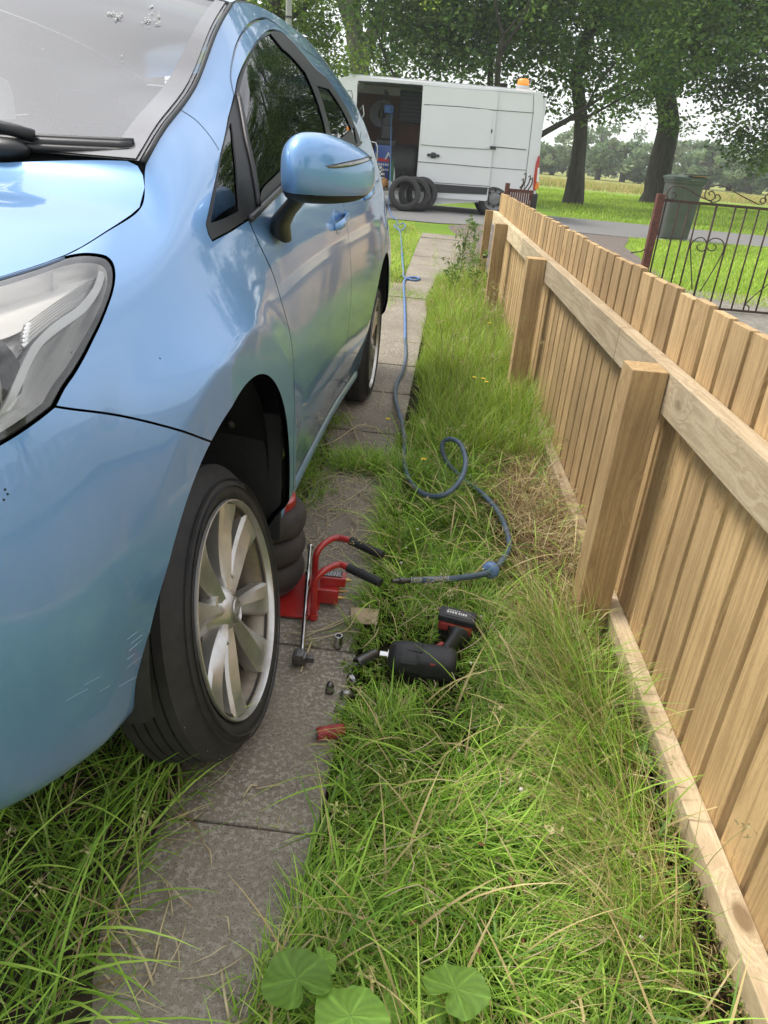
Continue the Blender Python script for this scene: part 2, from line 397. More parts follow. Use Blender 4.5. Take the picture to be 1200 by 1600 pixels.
# ---- paint and trim materials
def paint_mat():
    m = mat('car_paint', (.15,.315,.575), rough=.36, metal=.30, coat=1.0, coat_r=.0, spec=.5)
    nt = m.node_tree; b = nt.nodes['Principled BSDF']; L = nt.links.new
    tc = nd(nt, 'ShaderNodeTexCoord')
    n1 = nd(nt, 'ShaderNodeTexNoise'); n1.inputs['Scale'].default_value = 9; n1.inputs['Detail'].default_value = 8; L(tc.outputs['Object'], n1.inputs['Vector'])
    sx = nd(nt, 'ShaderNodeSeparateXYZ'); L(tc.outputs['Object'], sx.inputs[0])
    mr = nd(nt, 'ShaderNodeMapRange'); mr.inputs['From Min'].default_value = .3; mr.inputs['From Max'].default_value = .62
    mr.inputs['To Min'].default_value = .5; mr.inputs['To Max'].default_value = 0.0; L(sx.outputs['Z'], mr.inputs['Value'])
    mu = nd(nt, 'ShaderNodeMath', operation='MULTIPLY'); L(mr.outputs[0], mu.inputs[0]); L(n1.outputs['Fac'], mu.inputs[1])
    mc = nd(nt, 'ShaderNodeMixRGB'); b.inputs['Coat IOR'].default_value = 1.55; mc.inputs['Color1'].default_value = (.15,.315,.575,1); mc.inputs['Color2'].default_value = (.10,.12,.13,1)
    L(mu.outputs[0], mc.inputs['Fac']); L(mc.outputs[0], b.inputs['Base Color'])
    # orange peel under the lacquer
    n2 = nd(nt, 'ShaderNodeTexNoise'); n2.inputs['Scale'].default_value = 90; n2.inputs['Detail'].default_value = 2; L(tc.outputs['Object'], n2.inputs['Vector'])
    bp = nd(nt, 'ShaderNodeBump'); bp.inputs['Strength'].default_value = .03; bp.inputs['Distance'].default_value = .002
    L(n2.outputs['Fac'], bp.inputs['Height']); L(bp.outputs[0], b.inputs['Coat Normal'])
    n3 = nd(nt, 'ShaderNodeTexNoise'); n3.inputs['Scale'].default_value = 3.0; n3.inputs['Detail'].default_value = 9; L(tc.outputs['Object'], n3.inputs['Vector'])
    m3 = nd(nt, 'ShaderNodeMapRange'); m3.inputs['From Min'].default_value = .4; m3.inputs['From Max'].default_value = .75
    m3.inputs['To Min'].default_value = .0; m3.inputs['To Max'].default_value = .035; L(n3.outputs['Fac'], m3.inputs['Value']); L(m3.outputs[0], b.inputs['Coat Roughness'])
    return m
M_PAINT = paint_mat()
M_BLK = mat('black_trim', (.012,.012,.013), rough=.42, nscale=60, namt=.3, bump=.15, bscale=700)
M_DARK = mat('dark_underbody', (.008,.008,.008), rough=.85, nscale=20, namt=.4)
M_RUBSEAL = mat('rubber_seal', (.01,.01,.01), rough=.6)
M_CHROME = mat('lamp_chrome', (.84,.83,.80), rough=.2, metal=.75)
M_SILV = mat('satin_lamp_trim', (.86,.84,.80), rough=.28, metal=.25)
def glass_mat(name, tint, base=.06, dust=0.0, dustcol=(.4,.4,.38)):
    m = bpy.data.materials.new(name); m.use_nodes = True; nt = m.node_tree; nt.nodes.clear(); L = nt.links.new
    o = nd(nt, 'ShaderNodeOutputMaterial'); t = nd(nt, 'ShaderNodeBsdfTransparent'); t.inputs[0].default_value = (*tint, 1)
    g = nd(nt, 'ShaderNodeBsdfGlossy'); g.inputs['Roughness'].default_value = .012
    f = nd(nt, 'ShaderNodeFresnel'); f.inputs['IOR'].default_value = 1.55
    a = nd(nt, 'ShaderNodeMath', operation='ADD', use_clamp=True); a.inputs[1].default_value = base
    L(f.outputs[0], a.inputs[0]); mx = nd(nt, 'ShaderNodeMixShader'); L(a.outputs[0], mx.inputs[0]); L(t.outputs[0], mx.inputs[1]); L(g.outputs[0], mx.inputs[2])
    res = mx.outputs[0]
    if dust:
        d = nd(nt, 'ShaderNodeBsdfDiffuse'); d.inputs['Color'].default_value = (*dustcol, 1)
        tc = nd(nt, 'ShaderNodeTexCoord'); n = nd(nt, 'ShaderNodeTexNoise'); n.inputs['Scale'].default_value = 5; n.inputs['Detail'].default_value = 9
        L(tc.outputs['Object'], n.inputs['Vector']); r = nd(nt, 'ShaderNodeMapRange'); r.inputs['To Min'].default_value = dust*.75; r.inputs['To Max'].default_value = dust*1.25
        L(n.outputs['Fac'], r.inputs['Value']); m2 = nd(nt, 'ShaderNodeMixShader'); L(r.outputs[0], m2.inputs[0]); L(res, m2.inputs[1]); L(d.outputs[0], m2.inputs[2]); res = m2.outputs[0]
    L(res, o.inputs['Surface']); return m
M_GLASS = glass_mat('side_glass', (.07,.08,.08), .07)
M_SCREEN = glass_mat('windscreen_glass', (.60,.64,.62), .13, dust=.24, dustcol=(.36,.355,.35))
M_LENS = glass_mat('headlamp_lens', (.97,.97,.96), .03, dust=.025, dustcol=(.7,.68,.62))

# ---- body surface: a grid of measured points, splined both ways
BASE = [(-.81,0),(-.785,.32),(-.73,.54),(-.66,.685),(-.57,.755),(-.47,.787),(-.36,.80),(-.2,.82)]
R9F = [(-.66,0,.925),(-.63,.27,.935),(-.56,.44,.965),(-.46,.56,1.0),(-.35,.625,1.022),(-.25,.66,1.04),(-.16,.676,1.063),(-.045,.682,1.09)]
def nose_cols():
    C = []
    B = [np.array(b) for b in BASE]
    for i, b in enumerate(B):
        if i == 0: n = np.array([-1., 0.])
        else:
            q = B[min(i+1, len(B)-1)]-B[i-1]; n = np.array([-q[1], q[0]]); n /= np.linalg.norm(n)
            if n[1] < 0 and i > 2: n = -n
        f = max(0, 1-i/4.)                       # lower nose in the middle
        rows = [(-.12,.345),(-.058,.372),(-.032,.44),(-.014,.54),(.002,.66),(-.006,.78),(-.028,.88-.05*f),(-.062,.965-.075*f)]
        col = []
        for d, w_ in rows:
            p = b+n*d; col.append((p[0], max(p[1], 0), w_))
        r9 = np.array(R9F[i]); r7 = np.array(col[-1]); r8 = .5*(r7+r9); r8[2] += .012; r8[:2] += n*.006
        col.append(tuple(r8)); col.append(tuple(r9)); C.append(col)
    return C
def sc(u, rows, r9): return [(u, v, w_) for v, w_ in rows]+[r9]
CC = nose_cols()+[
 sc(0.0, [(.72,.30),(.79,.335),(.812,.42),(.828,.54),(.836,.66),(.831,.78),(.811,.90),(.772,1.02),(.716,1.10)], (.035,.660,1.145)),
 sc(0.2, [(.71,.28),(.783,.31),(.806,.38),(.825,.50),(.838,.64),(.832,.79),(.808,.92),(.768,1.055),(.708,1.16)], (.18,.644,1.207)),
 sc(0.4, [(.70,.26),(.777,.288),(.798,.355),(.818,.47),(.834,.62),(.830,.79),(.804,.94),(.765,1.08),(.700,1.22)], (.40,.624,1.285)),
 sc(0.62,[(.70,.255),(.774,.283),(.795,.35),(.816,.46),(.832,.62),(.829,.80),(.803,.95),(.764,1.10),(.692,1.28)], (.62,.602,1.405)),
 sc(0.87,[(.70,.25),(.772,.278),(.793,.345),(.814,.455),(.831,.62),(.828,.80),(.802,.96),(.761,1.115),(.684,1.33)], (.83,.578,1.49)),
 sc(1.15,[(.70,.24),(.771,.27),(.792,.335),(.813,.45),(.830,.62),(.828,.80),(.801,.97),(.757,1.13),(.676,1.36)], (1.13,.563,1.532)),
 sc(1.6, [(.70,.23),(.770,.26),(.791,.325),(.812,.44),(.830,.61),(.829,.80),(.801,.985),(.751,1.15),(.664,1.38)], (1.6,.556,1.548)),
 sc(2.1, [(.70,.21),(.772,.24),(.793,.31),(.815,.43),(.834,.60),(.834,.79),(.801,1.00),(.742,1.18),(.652,1.385)], (2.1,.55,1.535)),
 sc(2.6, [(.70,.22),(.778,.25),(.80,.31),(.822,.43),(.841,.60),(.838,.79),(.795,1.01),(.727,1.20),(.640,1.37)], (2.6,.54,1.49)),
 sc(3.0, [(.66,.26),(.73,.29),(.765,.34),(.79,.44),(.805,.60),(.80,.78),(.76,1.00),(.69,1.19),(.60,1.34)], (2.95,.50,1.43)),
 sc(3.24,[(.52,.30),(.60,.32),(.65,.36),(.685,.45),(.70,.60),(.69,.78),(.66,.98),(.59,1.15),(.50,1.28)], (3.08,.40,1.38)),
 [(3.32,.0,.30),(3.38,.0,.32),(3.42,0,.36),(3.44,0,.45),(3.44,0,.6),(3.42,0,.76),(3.36,0,.94),(3.28,0,1.12),(3.2,0,1.26),(3.1,0,1.375)]]
PN = np.array(CC)[:, :, [1,0,2]]                  # car frame xyz = (v,u,w)
# fair the long rows so that reflections run straight
for r_ in range(0, 8):
    ii = np.arange(5, 18); uu_ = PN[ii, r_, 1]
    for ax_ in (0, 2):
        pf_ = np.polyfit(uu_, PN[ii, r_, ax_], 6); fit = np.polyval(pf_, uu_)
        wt_ = np.array([0,.5,.9]+[1]*8+[.7,0.]); PN[ii, r_, ax_] += (fit-PN[ii, r_, ax_])*wt_
for i_ in range(6, 17):
    mid_ = .5*(PN[i_,7]+PN[i_,9]); d_ = PN[i_,9]-PN[i_,7]; n_ = np.array([d_[2], 0, -d_[0]]); n_ /= np.linalg.norm(n_)
    PN[i_,8] = mid_+n_*(.010+.022*min(1, max(0, (i_-6)/6.)))
NS, NTR = PN.shape[:2]
def spline_mats(k):
    """natural cubic spline over knots k: matrix giving second derivatives"""
    n = len(k); h = np.diff(k); A = np.zeros((n,n)); B = np.zeros((n,n)); A[0,0] = A[-1,-1] = 1
    for i in range(1, n-1):
        A[i,i-1] = h[i-1]; A[i,i] = 2*(h[i-1]+h[i]); A[i,i+1] = h[i]
        B[i,i-1] = 6/h[i-1]; B[i,i] = -6/h[i-1]-6/h[i]; B[i,i+1] = 6/h[i]
    return np.linalg.solve(A, B)
def spline_basis(x, k, S):
    x = np.clip(x, k[0], k[-1]); i = np.clip(np.searchsorted(k, x)-1, 0, len(k)-2); h = k[i+1]-k[i]
    a = (k[i+1]-x)/h; b = (x-k[i])/h; m = len(x); Bm = np.zeros((m, len(k)))
    Bm[np.arange(m), i] += a; Bm[np.arange(m), i+1] += b
    Bm += ((a**3-a)*h*h/6)[:,None]*S[i]+((b**3-b)*h*h/6)[:,None]*S[i+1]
    return Bm
KS = np.r_[0, np.cumsum(np.linalg.norm(np.diff(PN[:, 3:7], axis=0), axis=2).mean(1))]
KT = np.r_[0, np.cumsum(np.linalg.norm(np.diff(PN[6:14], axis=1), axis=2).mean(0))]
SS, ST = spline_mats(KS), spline_mats(KT)
ARF = (0.0, .43, .38); ARR = (2.56, .37, .375)
def bulge(P):
    """wheel-arch bands: a flatter upright lip round each arch"""
    u, w_ = P[:,1], P[:,2]; v = P[:,0].copy()
    for (cu, cw, r), w0 in ((ARF, .085), (ARR, .085)):
        d = np.hypot(u-cu, w_-cw)
        vf = .842-.17*np.clip(-(u-cu)-.10, 0, 1)**1.1-.13*np.clip(.62-w_, 0, 1)*sstep(.05, .25, cu-u)
        dd_ = np.maximum(0, .5*((d-r-w0)+np.sqrt((d-r-w0)**2+.007**2))); k = np.clip(1-dd_/.135, 0, 1)**2; k = k*sstep(.33, .40, w_)*(u > -.62)
        q_ = np.clip(vf-v, -.02, .05); q_ = .5*(q_+np.sqrt(q_*q_+.006**2)); v = v+k*np.minimum(q_, .035)
    # soft crease rising along the doors
    Q = P.copy(); Q[:,0] = v; return Q
def S_eval(st):
    st = np.asarray(st, float).reshape(-1, 2)
    Bs = spline_basis(st[:,0], KS, SS); Bt = spline_basis(st[:,1], KT, ST)
    P = np.einsum('ni,nj,ijk->nk', Bs, Bt, PN); return bulge(P)
def S_nrm(st, e=2e-3):
    st = np.asarray(st, float).reshape(-1, 2)
    lo = np.array([KS[0], KT[0]]); hi = np.array([KS[-1], KT[-1]])
    a = np.clip(st-[e,0], lo, hi); b = np.clip(st+[e,0], lo, hi); c = np.clip(st-[0,e], lo, hi); d = np.clip(st+[0,e], lo, hi)
    n = np.cross(S_eval(b)-S_eval(a), S_eval(d)-S_eval(c)); n /= np.maximum(np.linalg.norm(n, axis=1, keepdims=True), 1e-12); return n
_gs = np.linspace(KS[0], KS[-1], 260); _gt = np.linspace(KT[0], KT[-1], 90)
_G = S_eval(np.stack(np.meshgrid(_gs, _gt, indexing='ij'), -1).reshape(-1,2)).reshape(260,90,3)
_idx = [(i*90+j, (i+1)*90+j, (i+1)*90+j+1, i*90+j+1) for i in range(259) for j in range(89)]
_bvh = BVHTree.FromPolygons([Vector(p) for p in _G.reshape(-1,3)], _idx)
_sgn = 1.0 if S_nrm([[KS[9], KT[4]]])[0][0] > 0 else -1.0
def hit(o, d):
    """surface parameters where a ray meets the body"""
    d = d/np.linalg.norm(d); loc, n, i, dist = _bvh.ray_cast(Vector(o), Vector(d))
    if loc is None:
        loc, n, i, dist = None, None, None, None
        # nearest approach for rays that just miss
        best = None
        for t in np.linspace(.2, 5, 240):
            q = _bvh.find_nearest(Vector(o+d*t))
            if best is None or q[3] < best[3]: best = q
        loc, n, i, dist = best
    gi, gj = divmod(i, 89); x = np.array([_gs[gi]+(_gs[1]-_gs[0])/2, _gt[gj]+(_gt[1]-_gt[0])/2])
    a = np.cross(d, [0.3,.1,.9]); a /= np.linalg.norm(a); b = np.cross(d, a)
    for _ in range(6):
        e = 1e-4; Q = S_eval([x, x+[e,0], x+[0,e]])-o; f = np.stack([Q@a, Q@b], 1)
        J = np.stack([(f[1]-f[0])/e, (f[2]-f[0])/e], 1)
        try: dx = np.linalg.solve(J, -f[0])
        except Exception: break
        dx = np.clip(dx, -.03, .03); x = np.clip(x+dx, [KS[0], KT[0]], [KS[-1], KT[-1]])
    return x
CAMC = to_car(CP)
def PX(*pts): return [hit(CAMC, dir_car(ray(px, py))) for px, py in pts]
def UW(*pts): return [hit(np.array([2.0, u, w_]), np.array([-1.,0,0])) for u, w_ in pts]
def s_at(u, row=4):
    """s where the given row passes u (side only)"""
    uu = PN[:, row, 1]; i = 6
    while i < NS-2 and uu[i+1] < u: i += 1
    return KS[i]+(KS[i+1]-KS[i])*(u-uu[i])/(uu[i+1]-uu[i])

def mirror_mesh(V, F, N): return V*[-1,1,1], F[:, ::-1], N*[-1,1,1]
def panel(name, loop, material, parent=None, holes=(), h=.02, gap=.0022, lip=.012, off=0.0, both=True, efun=None):
    ev = efun or (lambda st: (S_eval(st), S_nrm(st)*_sgn))
    lp = inset(loop, gap); hs = [inset(q, -gap) for q in holes]
    vs, fs = fill(lp, hs, h); P, N = ev(vs); P = P+N*off
    a, b, c = P[fs[:,0]], P[fs[:,1]], P[fs[:,2]]
    flip = (np.cross(b-a, c-a)*N[fs[:,0]]).sum(1) < 0; fs[flip] = fs[flip][:, ::-1]
    V = [P]; F = [fs]; NN = [N]; k = len(P)
    if lip:
        for q in [lp]+hs:
            Q, n = ev(q); Q = Q+n*off; t = np.roll(Q,-1,0)-np.roll(Q,1,0); o = np.cross(t, n); o /= np.maximum(np.linalg.norm(o,axis=1,keepdims=True),1e-9)
            m = len(q); V += [Q, Q-n*lip]; NN += [o*.6+n*.8, o*.9-n*.1]
            i = np.arange(m); j = (i+1) % m
            ff = np.concatenate([np.stack([k+i, k+j, k+m+j],1), np.stack([k+i, k+m+j, k+m+i],1)]); F.append(ff); k += 2*m
    V = np.concatenate(V); F = np.concatenate(F); NN = np.concatenate(NN)
    res = raw(name, V, F, material, parent if parent is not None else car, normals=NN)
    if both:
        V2, F2, N2 = mirror_mesh(V, F, NN); raw(name, V2, F2, material, parent if parent is not None else car, normals=N2)
    return res

# ---- seams
t_bot, t_top = KT[1], KT[-1]
def R9(u0, u1, n=20):
    uu = PN[:, -1, 1]; s0 = np.interp(u0, uu, KS); s1 = np.interp(u1, uu, KS)
    return [np.array([s, t_top]) for s in np.linspace(s0, s1, n)]
def arch(A, a0, a1, n=26):
    cu, cw, r = A; return UW(*[(cu+r*math.cos(a), cw+r*math.sin(a)) for a in np.radians(np.linspace(a0, a1, n))])
ARCH_SPLIT = 180-math.degrees(math.atan2(.775-.43, .19))         # where the bumper seam meets the arch
arF = arch(ARF, 196, ARCH_SPLIT); arB = arch(ARF, ARCH_SPLIT, -15)
botL = lambda p: np.array([p[0], t_bot])
seam_b = PX((200,652),(85,635)); seam_b = [arF[-1]]+seam_b
HL_low = PX((85,635),(60,655),(30,676),(0,694),(-40,714),(-90,728),(-140,735),(-185,725))
HL_in = PX((-185,725),(-215,680),(-225,640),(-200,590),(-160,540),(-120,490),(-80,455),(-40,433),(0,418))
HL_top = PX((0,418),(30,410),(60,404),(92,399),(120,397),(150,397),(166,401),(175,410),(179,424),(178,445),(174,462))
HL_back = PX((174,462),(166,484),(154,512),(136,548),(118,580),(100,606),(85,635))
HL = chain(HL_low, HL_in, HL_top, HL_back)
lamp_top_r9 = np.interp(-.27, PN[:, -1, 1], KS)
door_edge = UW((.43,.335),(.43,.42),(.415,.55),(.41,.68),(.405,.78))+PX((440,472),(428,432),(415,402),(403,377),(388,343))
belt = PX((388,343),(410,326),(435,309),(470,285),(505,257),(545,216))
sail_low = PX((388,343),(360,361),(332,376)); sail_tip = PX((332,376),(326,366),(322,350))
sail_fr = PX((322,350),(333,300),(345,240),(357,185),(367,150))
fseam = PX((345,240),(332,218),(318,200),(304,186),(286,174)); fs_end = fseam[-1]
fs_top = np.array([fs_end[0], t_top])
# bumper
b_start = np.array([KS[0], t_bot])
bumper_loop = chain([b_start, np.array([arF[0][0]-.0, t_bot])], [np.array([arF[0][0], t_bot]), arF[0]], arF, seam_b, HL_low, HL_in,
                    [HL_in[-1], np.array([HL_in[-1][0]-.03, t_top])] , [np.array([HL_in[-1][0]-.03, t_top]), np.array([KS[0], t_top])], [np.array([KS[0], t_top]), b_start])
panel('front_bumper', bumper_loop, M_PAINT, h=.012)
# fender
s_hl9 = HL_in[-1][0]-.03
fender_loop = chain(arB, [arB[-1], np.array([arB[-1][0], t_bot])], [np.array([arB[-1][0], t_bot]), botL(door_edge[0])], [botL(door_edge[0]), door_edge[0]], door_edge,
                    sail_low, sail_tip, sail_fr[:3], fseam, [fs_end, fs_top], [fs_top, np.array([s_hl9, t_top])], [np.array([s_hl9, t_top]), HL_in[-1]], HL_top, HL_back, seam_b[::-1])
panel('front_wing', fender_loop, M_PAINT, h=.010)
# door frame, doors
dg_px = PX((366,150),(361,128),(361,108),(368,75),(380,50),(396,34),(415,28))
sR = lambda u: s_at(u, 8)
tg = dg_px[-1][1]
sg0 = dg_px[-1][0]
dg_roof = [dg_px[-1]]+[np.array([s, tg+(KT[8]+.60*(KT[9]-KT[8])-tg)*sstep(0,1,(s-sg0)/.5)]) for s in np.linspace(sg0+.06, sR(2.15), 12)]
tr_front = PX((367,150),(371,128),(378,108),(390,84),(405,62),(425,47),(440,50))
tr_end = [np.array([sR(2.2), KT[7]+.18*(KT[8]-KT[7])])]
tr_roof = [tr_front[-1]]+[np.array([s, tr_front[-1][1]+((KT[8]+.30*(KT[9]-KT[8]))-tr_front[-1][1])*sstep(0,1,(s-tr_front[-1][0])/.4)]) for s in np.linspace(tr_front[-1][0]+.06, sR(1.75), 8)]
tr_rear = [tr_roof[-1], np.array([sR(2.0), KT[8]-.02]), np.array([sR(2.22), KT[8]-.10]), tr_end[0]]
belt_s = [belt[0]]+[np.array([s, belt[0][1]+(np.interp(s, [belt[0][0], KS[-1]], [0, 0]))+ (KT[7]+.02-belt[0][1])*sstep(0,1,(s-belt[0][0])/.8)]) for s in np.linspace(belt[0][0]+.05, sR(2.0), 14)]+[tr_end[0]]
gB_bot, gB_top = s_at(1.42, 3), s_at(1.42, 7)
doorbot_t = KT[2]*.85+KT[1]*.15
t_belt_B = np.interp(gB_top, [p[0] for p in belt_s], [p[1] for p in belt_s])
db0 = np.array([door_edge[0][0], doorbot_t]); dbB = np.array([gB_bot, doorbot_t]); beltB = np.array([gB_top, t_belt_B])
de = [db0]+door_edge[1:]
bl1 = [p for p in belt_s if p[0] < gB_top]+[beltB]; bl2 = [beltB]+[p for p in belt_s if p[0] > gB_top]
panel('front_door', chain([db0, dbB], [dbB, np.array([gB_bot+.004, KT[4]]), beltB], bl1[::-1], [p for p in de[::-1]]), M_PAINT, h=.02)
rdr = UW((2.16,.36),(2.17,.52),(2.22,.66),(2.33,.80),(2.44,.93),(2.45,1.05))+[np.array([sR(2.36), KT[7]+.06])]
rdr[0] = np.array([rdr[0][0], doorbot_t])
panel('rear_door', chain([dbB, rdr[0]], rdr, [rdr[-1], tr_end[0]], bl2[::-1], [beltB, np.array([gB_bot+.004, KT[4]]), dbB]), M_PAINT, h=.022)
sill = chain([botL(door_edge[0]), botL(rdr[0])], [botL(rdr[0]), rdr[0]], [rdr[0], db0], [db0, botL(door_edge[0])])
panel('sill', sill, M_PAINT, h=.02, off=.0)
for sg in (1, -1):
    us_ = np.linspace(.47, 2.08, 40); V = []
    for u_ in us_:
        s_ = s_at(u_, 1); P_ = S_eval([[s_, t_bot+.30*(KT[2]-KT[1])]])[0]
        for a in np.linspace(-1.75, 1.25, 14): V.append((sg*(P_[0]-.020+.034*math.cos(a)), u_, P_[2]+.002+.030*math.sin(a)))
    b = MB(); b.add(V, [(i*14+j, (i+1)*14+j, (i+1)*14+j+1, i*14+j+1) for i in range(39) for j in range(13)]+[tuple(range(14)), tuple(39*14+j for j in range(14))]); b.build('sill_moulding', M_PAINT, car, smooth=True)
dframe = chain(dg_px, dg_roof, [dg_roof[-1], np.array([sR(2.36), KT[8]-.02]), np.array([sR(2.42), KT[7]+.10]), rdr[-1]], [rdr[-1], tr_end[0]], tr_rear[::-1], tr_roof[::-1], tr_front[::-1])
panel('door_frame', dframe, M_PAINT, h=.014)
# A pillar, roof side and rear quarter in one pressing
rq = [np.array([KS[-1], t_top]), np.array([KS[-1], t_bot])]
arR = arch(ARR, 200, -18)
body_side = chain(fseam[::-1][:1]+[fs_top], R9(PN[0,-1,1]*0+0.3, 3.1, 30)[1:], [np.array([KS[-1], t_top]), np.array([KS[-1], t_bot])], [np.array([KS[-1], t_bot]), np.array([arR[-1][0], t_bot])],
                  [np.array([arR[-1][0], t_bot]), arR[-1]], arR[::-1], [arR[0], np.array([arR[0][0], t_bot])], [np.array([arR[0][0], t_bot]), botL(rdr[0])], [botL(rdr[0]), rdr[0]], rdr,
                  [rdr[-1], np.array([sR(2.42), KT[7]+.10]), np.array([sR(2.36), KT[8]-.02]), dg_roof[-1]], dg_roof[::-1], dg_px[::-1], [dg_px[0], sail_fr[3]], [sail_fr[3], fseam[0]], fseam)
panel('body_side', body_side, M_PAINT, h=.022)
# black window surround with the panes let into it
trim = chain(sail_low, sail_tip, sail_fr, tr_front, tr_roof, tr_rear, belt_s[::-1])
g_sail = chain(PX((361,192),(352,225),(342,275),(330,347)), PX((330,347),(352,339),(374,328)), PX((374,328),(371,290),(366,235),(361,192)))
sB = s_at(1.40, 7); tB_top = KT[8]+.12*(KT[9]-KT[8])
def up(px): return PX(px)[0]
gf_a = PX((406,308),(396,262),(385,212),(373,160)); gf_b = PX((373,160),(377,135),(386,106),(398,80),(412,62),(424,55))
gf_t = [gf_b[-1]]+[np.array([s, tr_roof[0][1]-.035+(tr_roof[-1][1]-tr_roof[0][1])*sstep(0,1,(s-gf_b[-1][0])/.4)]) for s in np.linspace(gf_b[-1][0]+.05, sB-.07, 5)]
bo = .028
gf_r = [gf_t[-1], np.array([sB-.03, .5*(gf_t[-1][1]+t_belt_B)]), np.array([sB-.03, t_belt_B+bo])]
gf_low = [gf_r[-1]]+[np.array([s, np.interp(s, [p[0] for p in belt_s], [p[1] for p in belt_s])+bo]) for s in np.linspace(sB-.1, gf_a[0][0]+.04, 8)]+[gf_a[0]]
g_front = chain(gf_a, gf_b, gf_t, gf_r, gf_low)
sb2 = sB+.07
rt = tr_roof[-1][1]-.035
g_rear = chain([np.array([sb2, t_belt_B+bo]), np.array([sb2, .5*(rt+t_belt_B)]), np.array([sb2-.01, rt])], [np.array([sb2-.01, rt]), np.array([sR(1.7), rt])],
               [np.array([sR(1.7), rt]), np.array([sR(1.93), KT[8]-.05]), np.array([sR(2.08), KT[8]-.12]), np.array([sR(2.12), KT[7]+.07])],
               [np.array([sR(2.12), KT[7]+.07]), np.array([sR(1.8), t_belt_B+bo+.01]), np.array([sb2, t_belt_B+bo])])
tm = panel('window_surround', trim, M_BLK, holes=[g_sail, g_front, g_rear], h=.012, lip=.01)
panel('quarter_window', g_sail, M_GLASS, h=.03, gap=-.003, lip=0, off=-.004)
panel('door_window', g_front, M_GLASS, h=.03, gap=-.003, lip=0, off=-.004)
panel('rear_door_window', g_rear, M_GLASS, h=.03, gap=-.003, lip=0, off=-.004)
# raised rubber edges of the panes
def bead(pts_st, r, name, m, parent=None, off=.002):
    q = np.array(pts_st); P = S_eval(q)+S_nrm(q)*_sgn*off; b = MB(); b.tube(P, r, 8); return b.build(name, m, parent or car, smooth=True)
bead(smooth2(belt_s), .007, 'window_seal', mat('belt_seal', (.03,.03,.032), rough=.35), off=.004)
bead(smooth2(PX((371,150),(383,215),(394,268),(402,322))), .006, 'window_divider', M_BLK, off=.003)
# dark shell under the panels
st = np.stack(np.meshgrid(np.linspace(KS[0], KS[-1], 170), np.linspace(KT[0], KT[7], 50), indexing='ij'), -1).reshape(-1,2)
Pi = S_eval(st)-S_nrm(st)*_sgn*.016
Pi = Pi.reshape(170,50,3); ctr = .25*(Pi[:-1,:-1]+Pi[1:,:-1]+Pi[1:,1:]+Pi[:-1,1:])
ok = np.ones(ctr.shape[:2], bool)
for cu, cw, r in (ARF, ARR): ok &= (np.hypot(ctr[...,1]-cu, ctr[...,2]-cw) > r+.012) & ~((np.abs(ctr[...,1]-cu) < r*.96) & (ctr[...,2] < cw))
# keep clear of the lamp opening and of the windows
hst = .5*(st.reshape(170,50,2)[:-1,:-1]+st.reshape(170,50,2)[1:,1:]).reshape(-1,2)
ok &= ~in_poly(hst, inset(HL, -.0)).reshape(169,49)
i, j = np.nonzero(ok); F = np.stack([i*50+j, (i+1)*50+j, (i+1)*50+j+1, i*50+j+1], 1)
Vs = Pi.reshape(-1,3)
raw('inner_shell', np.concatenate([Vs, Vs*[-1,1,1]]), np.concatenate([F, F[:, ::-1]+len(Vs)]), M_DARK, car)

# ---- top skins: bonnet, windscreen, roof, tailgate
def top_skin(name, edge, centre, bulge_h, material, rows=28, n=None, gap=0.003, off=0.0, sharp=1.0):
    """edge: points on the kerb-side edge; centre: matching points on the middle line; mirrored across the car"""
    E_ = np.array(edge); C_ = np.array(centre); k = len(E_); t = np.linspace(-1, 1, 2*rows+1)
    V = []
    for a in t:
        f = 1-abs(a)**sharp if sharp != 1 else 1-abs(a)
        g = 1-a*a
        P = E_*[np.sign(a) if a else 0, 1, 1] if False else np.stack([E_[:,0]*a, C_[:,1]+(E_[:,1]-C_[:,1])*a*a, C_[:,2]+(E_[:,2]-C_[:,2])*(a*a)], 1)
        P[:,2] += bulge_h*(g-g*g)
        V.append(P)
    V = np.concatenate(V); m = 2*rows+1; F = []
    for a in range(m-1):
        for b in range(k-1): F.append((a*k+b, a*k+b+1, (a+1)*k+b+1, (a+1)*k+b))
    F = np.array(F); G_ = V.reshape(m, k, 3); N = np.cross(np.gradient(G_, axis=0), np.gradient(G_, axis=1)).reshape(-1,3)
    if N[:,2].mean() < 0: N = -N
    else: F = F[:, ::-1] if False else F
    a, b, c = V[F[:,0]], V[F[:,1]], V[F[:,2]]
    fl = (np.cross(b-a, c-a)*N[F[:,0]]).sum(1) < 0; F[fl] = F[fl][:, ::-1]
    N = N/np.maximum(np.linalg.norm(N,axis=1,keepdims=True),1e-9)
    return raw(name, V+N*off, F, material, car, normals=N), V.reshape(m,k,3)
